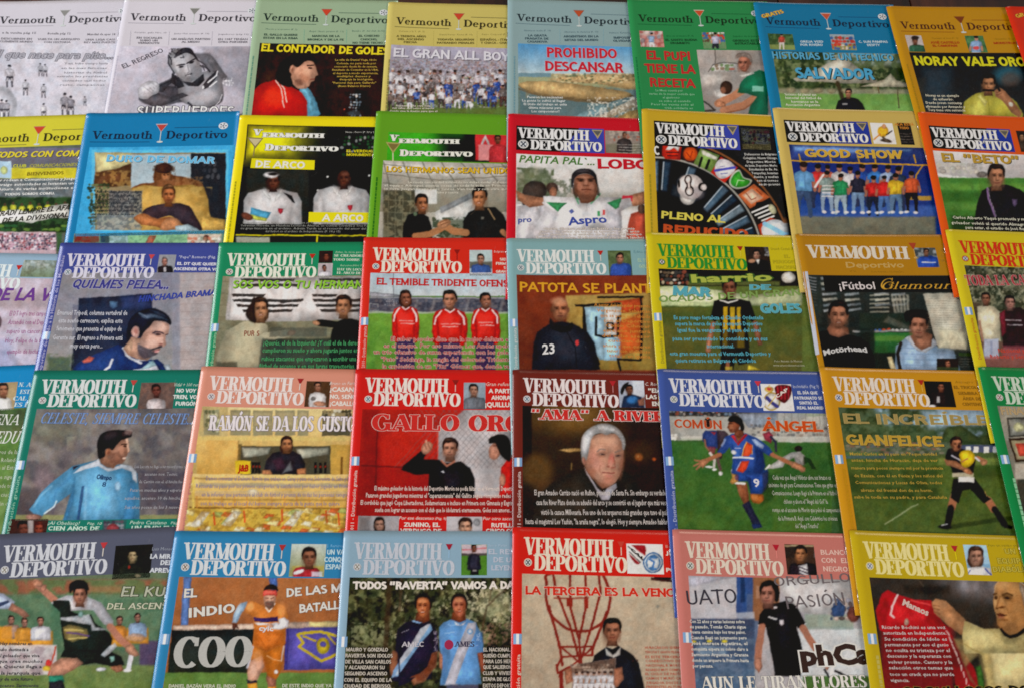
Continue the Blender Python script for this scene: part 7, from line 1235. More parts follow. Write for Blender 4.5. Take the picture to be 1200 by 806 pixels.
for k in range(46):
    a0 = R(rr.uniform(175, 355)); r0 = rr.uniform(.84, .98); x, y = 295 + 195 * r0 * math.cos(a0), 290 + 185 * r0 * math.sin(a0); c.line(rr.choice(['8a8a8a', 'dcdcde', 'c4c4c6']), [(x, y), (x + rr.uniform(10, 40), y + rr.uniform(-14, 26))], 3, 5, .5)
c.ell('a87868', 116, 440, 18, 40, -14, 10); c.ell('7c5044', 120, 446, 8, 22, -14, 10, .7)
c.done('cover_picture')
m.text('headline', '"AMA" A RIVER', 108, 253, 716, 264, 46, 'c8302c', font='s', thick=.27, thin=.1, out='ecd8d4', ow=.04)
lines(m, 'caption', [('El gran Amadeo Carrizo nació en Rufino, provincia de Santa Fe. Sin embargo su verdadera', 120, 725, 594), ('casa fue River Plate donde se adueñó del arco y se convirtió en el jugador que más veces', 128, 725, 638), ('vistió la casaca Millonaria. Fue uno de los arqueros más grandes que tuvo el país', 150, 722, 682), ('hasta el magistral Lev Yashin, "la araña negra", lo elogió. Hoy y siempre Amadeo hablará', 80, 728, 724)], 24, 'd4ccc8', bold=.01)

m = Mag(5, 4, (770, 432), (789.5, 704), '3c5090', D3b, 'medium blue magazine with a footballer number 9 celebrating with open arms')
mast_d(m, 'dcdee6', dv=1, core='7c8478', drink='c83c48'); spine_print(m, 'b4bcdc', 6.8, 150, 92, '2012 - Distribución gratuita'); flag_print(m, 80)
c = Canvas(m, 484, 93, 638, 216, 'e0dedc')
c.ell('c8a850', 535, 172, 40, 42, 0, 3); c.ell('e8e4dc', 535, 172, 34, 36, 0, 3); c.line('3c3c80', [(512, 155), (560, 195)], 16, 3); c.line('c8a850', [(520, 192), (550, 150)], 5, 3); c.ell('c8a850', 524, 118, 22, 14, 0, 3); c.ell('b43c3c', 524, 116, 12, 7, 0, 3); c.line('c8a850', [(524, 98), (524, 110)], 5, 2)
c.poly('5c1820', [(552, 104), (580, 96), (620, 102), (622, 140), (605, 170), (588, 180), (562, 160), (552, 130)], soft=3, curve=True)
for k in range(4): c.line('b02c34', [(562 + k * 16, 104), (562 + k * 16, 160)], 7, 3, .8)
c.done('inset_photo')
m.text('badge_lettering', 'CAP', 560, 158, 612, 122, 14, 'e8e0d8', bold=.03)
lines(m, 'teaser_text', [('Inolvidable (Pág 9)', 632, 748, 112)], 14, 'c4cce4', bold=0)
for t, a, b_, y in (('EL DÍA QUE', 652, 742, 140), ('PATRONATO SE', 638, 764, 164), ('SINTIÓ EL', 660, 745, 186), ('REAL MADRID', 650, 768, 208)): m.text('teaser_text', t, a, y, b_, y + 1, 14, 'dce0ee', bold=.03)
c = Canvas(m, 72, 216, 800, 755, '3c5c34', edge=True)
c.rect('3a3836', 72, 216, 520, 240, 5); c.crowd(76, 218, 380, 246, ['5c5854', 'a8a09c', '2c2c30', '8a4c3c', '6c7c90'], 16, 12, 3, .5, .9); c.rect('a4a29c', 70, 240, 800, 340, 6); c.poly('7c8490', [(380, 225), (560, 220), (650, 225), (700, 235), (620, 290), (430, 290)], soft=8); c.rect('b4b4ac', 560, 216, 800, 320, 14, .7)
for k in range(8): c.line('6c6a64', [(560 + k * 32, 220), (560 + k * 32, 320)], 3, 4, .6)
c.crowd(440, 280, 800, 330, ['7c6c60', '9c9890', '4c4c50', 'b8b0a8'], 18, 14, 4, .5, .6); c.rect('c8c8c0', 70, 330, 800, 348, 6, .8); c.rect('b8b8b0', 560, 336, 800, 370, 5); c.crowd(80, 325, 120, 350, ['e0e0dc', '8c8c88'], 16, 14, 3)
c.rect('3a6430', 70, 356, 805, 770, 8, 1, c2='4c6a2c'); c.noise('2c5426', 80, .5, .4, .5, (70, 370, 800, 760)); c.noise('4c7438', 14, .55, .3, .3, (70, 370, 800, 760), 1); c.rect('2a4c24', 560, 440, 800, 560, 50, .5)
c.frame((780, 480, 5.755))
c.poly('2c3f78', [(248, 160), (270, 138), (350, 140), (372, 180), (350, 260), (280, 262), (262, 220), (248, 210)], soft=7); c.poly('3c2c34', [(345, 135), (400, 140), (425, 165), (395, 200), (380, 330), (345, 330), (350, 230)], soft=8, a=.9); c.poly('a03440', [(300, 145), (340, 150), (330, 170)], soft=5); c.poly('8c3c48', [(285, 245), (340, 250), (330, 300), (290, 290)], soft=8, a=.8); c.line('8c5c48', [(262, 200), (268, 240), (290, 270)], 12, 6); c.line('c8c0bc', [(300, 290), (330, 340), (325, 385)], 18, 7); c.line('5c4848', [(350, 330), (368, 400)], 20, 8); c.ell('dcdce0', 292, 384, 26, 8, 0, 5); c.ell('dcdce0', 330, 402, 16, 8, 0, 5); c.ell('d8d8dc', 370, 428, 14, 15, 0, 5); c.ell('2a1a14', 285, 85, 26, 34, 0, 7)
c.poly('8c3444', [(655, 160), (700, 142), (725, 170), (712, 225), (668, 200)], soft=7); c.line('2c2c40', [(710, 180), (742, 215), (745, 275)], 16, 7); c.ell('5c3c34', 685, 130, 16, 14, 0, 5)
c.poly('b4b2b0', [(672, 395), (740, 350), (800, 310), (850, 285), (905, 278), (940, 310), (938, 370), (880, 375), (868, 320), (810, 350), (790, 385), (720, 395)], soft=7); c.poly('8c8a8a', [(868, 322), (905, 330), (920, 372), (880, 375)], soft=10, a=.7); c.ell('241c18', 895, 260, 27, 20, 0, 6); c.poly('1c2c18', [(930, 310), (980, 330), (1015, 400), (985, 395), (960, 350), (930, 370)], soft=12, a=.8); c.line('dcdcd8', [(676, 398), (700, 372)], 12, 6)
c.poly('23381c', [(690, 430), (640, 560), (640, 640), (720, 600), (740, 430)], soft=40, a=.5); c.poly('20361a', [(450, 430), (640, 410), (660, 440), (470, 445)], soft=14, a=.6)
c.poly('8a5238', [(470, 490), (545, 490), (560, 560), (565, 640), (535, 650), (500, 580)], soft=8); c.ell('a86c4a', 500, 540, 12, 40, -14, 16, .6); c.poly('2a2c44', [(515, 640), (565, 610), (595, 680), (640, 760), (640, 785), (590, 780), (560, 720)], soft=8); c.poly('24305c', [(580, 770), (640, 765), (655, 790), (590, 800)], soft=6); c.poly('a8602c', [(570, 560), (660, 570), (662, 610), (630, 632), (590, 625), (572, 595)], soft=9); c.ell('c07c44', 600, 590, 20, 20, 0, 18, .7); c.line('e8e4e0', [(470, 492), (532, 496)], 15, 6)
c.poly('2c4c98', [(480, 425), (690, 400), (690, 480), (650, 565), (575, 565), (560, 480), (480, 480)], soft=8); c.poly('1c3068', [(535, 440), (575, 460), (575, 560), (555, 490)], soft=14, a=.8); c.poly('2a2c44', [(650, 420), (695, 410), (690, 520), (660, 560)], soft=20, a=.7); c.poly('c08c4c', [(440, 420), (480, 440), (490, 480), (450, 502), (432, 485), (448, 455)], soft=7); c.ell('5c3c5c', 480, 455, 14, 20, 0, 7, .8); c.ell('d8d4e0', 455, 410, 14, 16, 0, 6)
c.poly('30509c', [(400, 180), (450, 160), (540, 155), (620, 190), (700, 250), (725, 290), (700, 310), (655, 285), (672, 380), (650, 430), (560, 440), (445, 430), (455, 300), (430, 250), (400, 290), (355, 300), (350, 280), (385, 230)], soft=7); c.poly('1c2c5c', [(600, 240), (655, 280), (672, 380), (640, 430), (590, 420), (610, 320)], soft=30, a=.75); c.poly('4870bc', [(460, 220), (510, 230), (500, 330), (455, 320)], soft=30, a=.6); c.line('1c3268', [(450, 240), (462, 330), (455, 420)], 10, 14, .6); c.poly('a8bce0', [(580, 195), (605, 195), (665, 240), (655, 262), (610, 240)], soft=7, a=.9); c.line('a0b4dc', [(400, 200), (380, 240)], 14, 8, .7); c.line('b83038', [(700, 305), (725, 285)], 5, 5, .7)
c.poly('c83038', [(440, 175), (462, 165), (485, 220), (535, 160), (555, 165), (490, 240)], soft=5); c.poly('8a5238', [(465, 165), (530, 160), (487, 220)], soft=6); c.poly('d8502c', [(548, 215), (585, 235), (582, 290), (560, 312), (518, 312), (530, 250)], soft=6); c.poly('d8482c', [(512, 345), (565, 342), (545, 400), (520, 424), (480, 410)], soft=6); c.line('e0b050', [(546, 215), (525, 262), (515, 312)], 6, 4); c.line('e0b050', [(586, 240), (582, 300)], 5, 4, .8); c.line('e8e4ec', [(505, 350), (478, 405)], 5, 4, .8); c.line('dce0ec', [(455, 322), (500, 318), (590, 326)], 11, 5); c.line('e0e0ec', [(468, 256), (508, 258)], 4, 4, .7); c.ell('e0dce4', 460, 285, 18, 14, 30, 6)
c.line('a0684a', [(365, 300), (310, 325), (262, 345)], 27, 8); c.poly('b47c5c', [(262, 330), (232, 338), (190, 335), (195, 345), (228, 352), (182, 375), (186, 384), (226, 368), (200, 400), (210, 406), (240, 380), (250, 396), (268, 375), (290, 350)], soft=5); c.line('a0684a', [(718, 300), (780, 330), (850, 360)], 27, 8); c.poly('b47c5c', [(838, 345), (870, 348), (910, 365), (942, 390), (940, 412), (920, 420), (890, 400), (850, 385)], soft=6)
c.poly('6c3c2a', [(470, 130), (520, 130), (530, 165), (490, 190), (462, 165)], soft=7); c.poly('7c4834', [(425, 80), (440, 62), (490, 60), (505, 100), (490, 140), (450, 156), (432, 150), (428, 130), (414, 118), (424, 100)], soft=6); c.ell('9c6448', 442, 110, 14, 22, 0, 14, .8); c.line('1c100c', [(424, 92), (448, 92)], 6, 5); c.line('4c201a', [(430, 134), (446, 134)], 5, 4); c.poly('17110f', [(420, 70), (430, 48), (470, 38), (510, 55), (525, 90), (530, 130), (512, 140), (500, 105), (480, 90), (462, 78), (440, 82)], soft=7, curve=True)
c.frame(D3b)
c.done('cover_picture')
m.text('shirt_lettering', '9', 455, 556, 482, 556, 34, 'dcdce4', bold=.03)
m.text('headline', 'COMÚN', 98, 292, 312, 298, 40, 'b84828', bold=.0, out='d8a078', ow=.02); m.text('headline', 'ÁNGEL', 494, 306, 768, 310, 48, 'c84c20', bold=.02, out='e0a060', ow=.02)
lines(m, 'caption', [('Cada vez que Ángel Vildozo abre sus brazos es', 540, 802, 524), ('sinónimo de gol para Comunicaciones. Tiene que gritar en', 522, 830, 558), ('Comunicaciones. Luego llegó a la Primera en el fútbol', 538, 828, 594), ('chileno y ahora el "Ángel del Gol" la', 590, 788, 632), ('rompe en el ascenso de Morón que peleó el campeonato', 540, 845, 670), ('de la Primera B. Aquí, con Celebrities los crónicas', 565, 832, 708), ('del "Ángel Triunfos"', 642, 748, 742)], 20, 'cfd0c4', bold=0)

m = Mag(6, 4, (960.7, 430), (1000, 702), 'ba8520', D4, 'amber magazine with a goalkeeper in black shouting and clutching a yellow ball')
mast_d(m, 'e2d8cc', dv=1, core='4c5c8c', drink='a82c24', glass_stem='d8b050'); flag_print(m, 80); margin_line(m, 'c08c1c', 6.2, 170, 92, 2)
c = Canvas(m, 496, 97, 640, 213, '1a1210'); c.torso('241c1c', 568, 142, 90, 80); c.head(572, 125, 38, '8a5440', '14100e'); c.rect('d8d4d4', 555, 165, 568, 192, 4, .8); c.ell('d8d4d4', 530, 208, 20, 7); c.done('inset_photo')
lines(m, 'teaser_text', [('Almagro', 635, 715, 107)], 11, 'a87c18', bold=0)
for t, a, b_, y in (('EL TRICOLOR', 630, 760, 132), ('SIEMBRA', 648, 735, 158), ('ÁREA DE', 668, 750, 182), ('CENTENO', 668, 752, 206)): m.text('teaser_text', t, a, y, b_, y + 1, 14, '8c6414', bold=.03)
c = Canvas(m, 120, 213, 800, 760, '4c5c34', edge=True)
c.grad('4c5c44', '5c6c48', 213, 400); c.poly('8fa8bc', [(280, 213), (830, 213), (830, 330), (700, 350), (560, 330), (470, 300), (330, 290)], soft=30); c.poly('a8b8c4', [(560, 213), (830, 230), (830, 330), (700, 320)], soft=50, a=.7); c.noise('2c3820', 46, .45, .3, .95, (120, 213, 560, 290)); c.noise('34442a', 34, .45, .3, .95, (120, 290, 830, 380), 1); c.noise('4c5c3c', 18, .55, .3, .6, (120, 230, 560, 400), 2); c.poly('8fa8bc', [(480, 225), (790, 220), (800, 290), (640, 300), (520, 310)], soft=30, a=.85); c.poly('3c4a2c', [(580, 330), (600, 298), (660, 292), (700, 320), (740, 345), (790, 330), (830, 345), (830, 380), (580, 370)], soft=8)
c.rect('54604c', 150, 365, 620, 420, 12, .8); c.crowd(150, 370, 580, 420, ['3c4434', '6c6c60', '8a8070', '545c68', '8a5c4c'], 22, 14, 6, .5, .7); c.rect('48506c', 660, 378, 830, 410, 4); 
for x in (680, 715, 760, 800): c.rect('e0e0dc', x, 385, x + 22, 412, 3)
c.rect('54703c', 150, 410, 300, 440, 10, .8); c.rect('3c5080', 150, 425, 330, 470, 12, .55)
c.rect('4c6028', 130, 438, 900, 770, 10, 1, c2='46582a'); c.rect('7c8c48', 560, 435, 850, 465, 12, .8); c.rect('2c3c20', 150, 480, 560, 620, 40, .7); c.noise('5c6c34', 60, .5, .4, .5, (140, 450, 880, 760)); c.noise('3c4c24', 14, .55, .3, .3, (140, 450, 880, 760), 1); c.rect('30401f', 680, 465, 880, 520, 30, .5); c.line('a8b08c', [(325, 728), (445, 648), (470, 640)], 6, 5, .7); c.line('202c18', [(600, 740), (760, 715), (880, 700)], 20, 10, .6)
c.line('a46a4c', [(632, 600), (618, 650)], 36, 6); c.line('1b1a1c', [(615, 655), (602, 725)], 30, 6); c.ell('1a1a1c', 588, 738, 30, 9); c.line('c8c8cc', [(575, 732), (600, 724)], 4, 4); c.line('a46a4c', [(775, 615), (805, 660)], 34, 6); c.line('1b1a1c', [(808, 660), (850, 725)], 28, 6); c.poly('1b1a1c', [(845, 722), (890, 735), (885, 748), (850, 742)], soft=5)
c.poly('1c1a1c', [(625, 525), (722, 525), (770, 590), (792, 615), (760, 635), (700, 570), (665, 580), (650, 636), (615, 610), (620, 570)], soft=5); c.line('a88c50', [(765, 580), (775, 600)], 3, 4)
c.poly('1f1b20', [(590, 435), (605, 395), (640, 385), (680, 400), (725, 440), (715, 500), (690, 520), (630, 520), (618, 480)], soft=5); c.rect('c0b89c', 622, 500, 715, 518, 4, .9); c.rect('dcd8d4', 650, 518, 718, 542, 4); c.line('c8c4d0', [(620, 425), (680, 455)], 6, 4); c.poly('a8704f', [(585, 440), (640, 450), (700, 485), (705, 505), (640, 480), (595, 465)], soft=5); c.line('a8704f', [(735, 435), (765, 450)], 18, 5); c.ell('b07a58', 760, 455, 14, 12); c.line('ccc8d4', [(700, 420), (740, 445)], 9, 4); c.ell('a8704f', 690, 495, 22, 10, 20, 5)
c.poly('d8b828', [(655, 415), (690, 400), (718, 415), (720, 445), (695, 475), (665, 470)], soft=5, curve=True); c.line('a87048', [(665, 450), (690, 440)], 7, 5)
c.head(640, 375, 66, 'a46a4c', '241814', t=.4, sh=.4, neck=False); c.ell('2c1210', 652, 384, 7, 9, 0, 4)
c.done('cover_picture')
m.text('headline', 'EL INCREÍBLE', 148, 284, 790, 292, 44, 'a08c54', bold=.0, out='c8b070', ow=.018, thick=.1); m.text('headline', 'GIANFELICE', 160, 378, 586, 386, 46, 'bc9838', bold=.02, out='e0c068', ow=.015, sh='3c3820')
lines(m, 'caption', [('Matías Carlos en su paso en "Peque cavidad', 172, 555, 424), ('antes, hincha de Huracán, deja de ver', 178, 560, 452), ('manera para pocos siempre mil por la provincia', 178, 582, 486), ('de Ezeiza, con él en Fénix y los niños del', 190, 580, 520), ('Comunicaciones y Lucas de Oliva, todos', 195, 578, 550), ('abrazo del frontal don de su herm.', 220, 535, 584), ('sabe le toda en su padre, y para Cataluña', 190, 600, 614)], 13, 'c0a044', bold=.01)

m = Mag(7, 4, (1146, 430), (1194, 638), '107840', D4, 'emerald magazine at the right edge with framed pictures on a grey wall')
mast_d(m, 'c8d8c8', dv=1, core='8c5c54'); flag_print(m, 80); margin_line(m, '8cc8a0', 7, 165, 100, 2.2)
c = Canvas(m, 818, 208, 1010, 760, '7c786c', edge=True); c.rect('9c988c', 830, 208, 1010, 360, 10, .8); c.poly('4c4a44', [(862, 260), (950, 255), (950, 340), (868, 345)], soft=3); c.poly('8c8c84', [(870, 268), (950, 265), (950, 332), (876, 336)], soft=3); c.ell('b8b890', 915, 300, 24, 20, 0, 5); c.poly('3c2c20', [(868, 350), (960, 345), (960, 450), (900, 452)], soft=3); c.poly('a8a080', [(880, 360), (960, 356), (960, 440), (905, 442)], soft=3); c.poly('b84838', [(900, 372), (950, 370), (950, 425), (915, 428)], soft=4); c.rect('b0a89c', 895, 460, 1010, 530, 8); c.rect('2c2c24', 905, 530, 1010, 760, 10, .8); c.done('cover_picture')
m.text('headline', 'FINALES', 838, 246, 1010, 246, 34, 'b8a078', bold=.01, out='8c7c5c', ow=.02)

# ============================================================ row 5 (nearest)
m = Mag(1, 5, (-6, 626), (-37, 806), '525668', E1, 'slate grey magazine at the bottom left with a dark-haired footballer in white and black kicking')
mast_d(m, 'ccd0d8', dv=1.7, core='8a8478', drink='b83c40')
c = Canvas(m, 572, 101, 741, 258, '1c1c16'); c.torso('22241e', 650, 185, 140, 80); c.head(656, 150, 62, 'a89470', '14140f'); c.ell('b8a888', 682, 248, 16, 10); c.ell('9c2c24', 638, 205, 5, 8); c.done('inset_photo')
lines(m, 'teaser_text', [('Luis Monseta', 752, 870, 124)], 16, '9ca4b4', bold=0)
for t, a, b_, y in (('LA MIRADA', 742, 905, 165), ('DEL', 792, 852, 196), ('APREVIO', 738, 872, 234)): m.text('teaser_text', t, a, y, b_, y + 1, 24, 'd4dae2', bold=.04)
c = Canvas(m, -30, 270, 850, 830, '5c6c54', edge=True)
c.rect('8c5a44', -40, 270, 880, 350, 30, 1); c.noise('5c7048', 60, .45, .3, .9, (-30, 270, 860, 420)); c.rect('4c6c54', -30, 340, 860, 620, 40, .9); c.noise('6c8468', 50, .5, .3, .5, (-30, 340, 860, 600), 1); c.rect('a86c50', 440, 300, 600, 330, 20, .5)
c.rect('504060', 690, 570, 860, 720, 14, .9); c.rect('6c7c4c', -40, 690, 880, 830, 16, 1, c2='5c743c'); c.noise('7c8c54', 50, .5, .3, .5, (-30, 700, 860, 830)); c.rect('446c54', 250, 350, 300, 560, 20, .6)
for (x, h_, sh_, w_) in ((55, 455, 'a88878', 90), (120, 468, 'c88c3c', 80), (200, 462, 'c4c4cc', 100), (590, 458, 'c8843c', 70), (680, 445, '8fa8c8', 90)):
    c.poly('d89030', [(x - w_ * .6, h_ + 60), (x + w_ * .6, h_ + 60), (x + w_ * .6, h_ + 140), (x - w_ * .6, h_ + 140)], soft=10, a=.85); c.torso(sh_, x, h_ + 36, w_, 70); c.head(x, h_ + 12, 44, 'a07060', '2a1c18')
c.rect('d08c2c', -30, 500, 60, 590, 12, .8); c.ell('b89078', 670, 555, 50, 20, 0, 10, .8); c.line('d4d4dc', [(650, 640), (635, 705)], 26, 6); c.ell('d8d8dc', 628, 716, 22, 8); c.ell('c8c8d0', 500, 712, 24, 10)
c.rect('c8c0c4', -40, 590, 280, 740, 8, .9); c.noise('8c7880', 40, .5, .3, .6, (-30, 600, 260, 740)); c.line('b04c3c', [(275, 600), (240, 740)], 8, 5); c.ell('c83c38', 240, 680, 14, 20); c.ell('d8b83c', 232, 708, 20, 14)
c.poly('a8b4cc', [(-40, 330), (20, 340), (75, 380), (60, 410), (-40, 420)], soft=6); c.poly('3c4a6c', [(-40, 395), (40, 372), (50, 380), (-20, 415)], soft=5); c.poly('b07c68', [(60, 385), (120, 420), (148, 445), (120, 462), (95, 440), (40, 415)], soft=6)
c.line('aa7460', [(180, 285), (225, 330), (275, 375)], 36, 7); c.ell('b48068', 188, 288, 26, 16, 10, 5); c.ell('aa7460', 215, 310, 14, 22, 30, 5)
c.poly('c8c8d0', [(250, 380), (330, 345), (430, 350), (500, 380), (560, 470), (560, 490), (515, 490), (460, 420), (300, 420)], soft=6); c.poly('202824', [(262, 370), (350, 370), (350, 420), (420, 455), (450, 440), (470, 480), (540, 530), (556, 560), (540, 640), (400, 660), (318, 610), (300, 480), (298, 430), (258, 390)], soft=6)
c.poly('c4c8d0', [(300, 465), (380, 480), (450, 490), (455, 520), (540, 515), (470, 500), (440, 440), (300, 455)], soft=6, a=.9); c.poly('8c7c4c', [(310, 500), (340, 490), (430, 510), (440, 550), (360, 575), (320, 560)], soft=8, a=.9); c.line('5c4478', [(330, 530), (440, 545)], 8, 6); c.line('c8b46c', [(320, 515), (410, 520)], 8, 6); c.line('c8b46c', [(340, 560), (430, 555)], 6, 6); c.ell('7c9c98', 398, 440, 12, 15, 0, 5); c.poly('202824', [(350, 372), (358, 405), (390, 415), (420, 395), (400, 372)], soft=5, a=.0); c.line('e0e0e4', [(345, 370), (360, 408), (385, 400)], 8, 5)
c.poly('1c221f', [(318, 610), (545, 620), (600, 650), (615, 690), (560, 700), (470, 680), (400, 690), (380, 660), (300, 650)], soft=7); c.poly('c4c8d0', [(540, 595), (570, 580), (580, 600), (520, 650), (500, 640)], soft=6, a=.9); c.poly('7ca8a0', [(540, 650), (565, 645), (568, 670), (548, 680)], soft=5)
c.poly('b4826c', [(300, 655), (380, 655), (412, 680), (370, 710), (300, 750), (246, 750), (250, 690)], soft=7); c.poly('2c7c64', [(240, 745), (310, 740), (320, 775), (245, 780)], soft=5); c.poly('26262c', [(242, 775), (310, 765), (330, 830), (240, 830)], soft=6); c.poly('9c6850', [(540, 700), (600, 690), (612, 715), (575, 730)], soft=6)
c.line('aa7460', [(545, 500), (590, 560), (640, 600)], 34, 7); c.poly('b08068', [(620, 590), (660, 590), (690, 640), (670, 650), (640, 640), (620, 620)], soft=6)
c.head(394, 345, 98, 'a06c58', '1a1816', t=-.2, sh=.45); c.poly('1a1816', [(342, 335), (345, 290), (380, 270), (425, 278), (440, 320), (425, 318), (400, 310), (360, 318)], soft=6, curve=True)
c.done('cover_picture')
m.text('headline', 'EL KUN', 596, 352, 868, 352, 50, 'b4b8a4', bold=-.005, out='34382c', ow=.05, shear=.1); m.text('headline', 'DEL ASCENSO', 526, 416, 858, 414, 32, 'c4c8b0', bold=0, out='4c5240', ow=.05, shear=.1)
lines(m, 'caption', [('Hay nombres en', 0, 158, 592), ('hubo destinada a', -10, 140, 622), ('E el goleador que vive', -30, 195, 652), ('que cree muchos', -10, 210, 680), ('pie Quieres llega a', -30, 206, 706), ('sí, la jerarquía que', -30, 200, 738), ('hay de este futuro', -20, 164, 768), ('Ascenso Sarmiento', -20, 190, 800)], 16, '3c3c44', bold=.02)

m = Mag(2, 5, (205, 621.6), (180, 786), '2f7aa8', E2, 'azure magazine with a footballer in an orange kit and red headband running')
mast_d(m, 'd4dade', dv=1.7, core='7c6c58', drink='a83434'); flag_print(m, 80)
m.text('headline', 'EL', 150, 360, 215, 357, 46, 'dcdad4', bold=.03, out='4c4038', ow=.03); m.text('headline', 'INDIO', 174, 458, 402, 432, 48, 'dcdad4', bold=.03, out='4c4038', ow=.03); m.text('headline', 'DE LAS MIL', 658, 356, 988, 324, 44, 'dcdad4', bold=.03, out='4c4038', ow=.03); m.text('headline', 'BATALLAS', 722, 434, 985, 408, 44, 'dcdad4', bold=.03, out='4c4038', ow=.03)
c = Canvas(m, 684, 92, 842, 255, '9cac98'); c.grad('b4c0bc', '8c8c5c', 92, 250); c.rect('a89c4c', 684, 200, 842, 225, 8, .8); c.torso('a02c34', 755, 205, 130, 60); c.line('d8dce4', [(700, 235), (735, 225)], 16); c.rect('c8d0e0', 780, 230, 835, 255, 8, .8); c.head(770, 160, 98, '8a5a44', '1c1410', t=.1, sh=.4); c.done('inset_photo')
lines(m, 'teaser_text', [('J. Ramirez', 858, 940, 108)], 14, '7cbcec', bold=0)
for t, a, b_, y in (('UN VAL', 858, 960, 145), ('CONQUIS', 844, 975, 182), ('ESPAÑA', 850, 960, 218)): m.text('teaser_text', t, a, y, b_, y, 26, 'c4e0f8', bold=.03)
c = Canvas(m, 128, 256, 930, 830, '9c6038', edge=True)
c.rect('a0643c', 80, 250, 960, 500, 6, 1, c2='8c5432'); c.noise('a86c40', 90, .5, .4, .5, (80, 250, 960, 490)); c.poly('5c7cb8', [(150, 256), (190, 256), (172, 494), (134, 494)], soft=5); c.poly('4c68a8', [(570, 256), (612, 256), (612, 330), (580, 330)], soft=6)
c.poly('c0a898', [(100, 496), (930, 472), (930, 510), (96, 520)], soft=6); c.poly('c8b878', [(770, 476), (930, 472), (930, 500), (770, 502)], soft=6, a=.8); c.poly('242a2c', [(90, 520), (500, 512), (490, 728), (70, 738)], soft=5, c2='2c3028'); c.poly('5850a4', [(665, 510), (930, 500), (920, 712), (660, 716)], soft=5); c.poly('3c3880', [(650, 512), (668, 510), (662, 716), (645, 716)], soft=5)
c.line('b8a42c', [(720, 535), (830, 525), (900, 545)], 14, 4); c.line('b8a42c', [(712, 540), (740, 580), (720, 600), (830, 672), (900, 640)], 14, 4); c.line('b8a42c', [(740, 548), (800, 570)], 10, 4); c.ell('b8a42c', 838, 595, 34, 40, 0, 5); c.ell('5850a4', 838, 590, 16, 14, 0, 5); c.line('b8a42c', [(860, 540), (900, 590)], 8, 4)
c.rect('5c7c3c', 50, 728, 960, 850, 8, 1, c2='547434'); c.noise('6c8c48', 60, .5, .3, .5, (50, 730, 960, 850))
c.frame((255, 680, 6.4))
c.poly('c89880', [(225, 640), (240, 600), (330, 560), (350, 640), (300, 740), (290, 760), (225, 740), (222, 690)], soft=9); c.ell('d8b09c', 265, 670, 26, 50, 10, 34, .7); c.poly('9c6450', [(372, 690), (440, 735), (438, 790), (380, 800), (362, 730)], soft=9); c.poly('2c2434', [(218, 735), (250, 755), (292, 742), (296, 765), (255, 782), (222, 768)], soft=6); c.poly('e09c3c', [(222, 770), (295, 765), (300, 830), (230, 830)], soft=7); c.poly('d88c38', [(375, 795), (440, 790), (440, 830), (380, 830)], soft=7)
c.poly('d87c2c', [(250, 480), (500, 480), (496, 570), (470, 690), (440, 740), (375, 715), (352, 600), (330, 560), (240, 600), (232, 590)], soft=8, c2='c06c28'); c.line('c8ccdc', [(265, 485), (238, 600), (222, 650)], 16, 8, .9); c.line('c8ccdc', [(496, 490), (478, 600)], 10, 8, .8); c.ell('e8a064', 300, 560, 40, 40, 0, 40, .6); c.line('9c5420', [(350, 580), (372, 700)], 8, 14, .7); c.line('f0c89c', [(370, 560), (420, 590), (480, 600)], 7, 8, .7); c.ell('e8e4e4', 438, 682, 14, 16, 0, 6)
c.poly('dc843c', [(205, 230), (220, 170), (255, 150), (340, 185), (400, 215), (440, 160), (500, 190), (530, 260), (515, 310), (510, 470), (440, 500), (360, 540), (262, 485), (272, 350), (262, 262), (215, 240)], soft=8); c.ell('f0a868', 245, 195, 26, 34, 20, 26, .8); c.ell('e89c5c', 480, 220, 30, 50, 0, 36, .7); c.poly('b85c20', [(275, 360), (400, 370), (500, 380), (505, 470), (360, 530), (270, 480)], soft=30, a=.55); c.line('8c4818', [(300, 400), (360, 500)], 8, 16, .6); c.line('8c4818', [(480, 400), (420, 500)], 8, 16, .5)
c.poly('38265c', [(266, 270), (330, 280), (450, 268), (455, 305), (340, 312), (274, 300)], soft=6); c.poly('e4e0e4', [(275, 312), (400, 318), (455, 308), (440, 330), (300, 332)], soft=6)
c.poly('9cb8d4', [(180, 165), (222, 155), (215, 190), (170, 260), (145, 315), (108, 312), (120, 250), (150, 190)], soft=8); c.ell('c0d4e4', 150, 225, 14, 50, 24, 20, .7); c.poly('5c3428', [(108, 318), (142, 320), (164, 362), (138, 350), (122, 375), (110, 350)], soft=6); c.poly('e4e4ec', [(455, 285), (500, 275), (536, 300), (525, 345), (480, 362), (415, 362), (412, 325), (460, 315)], soft=8); c.ell('c8a08c', 392, 340, 26, 20, 0, 10); c.line('f4f0ec', [(360, 200), (385, 232), (430, 170)], 9, 7)
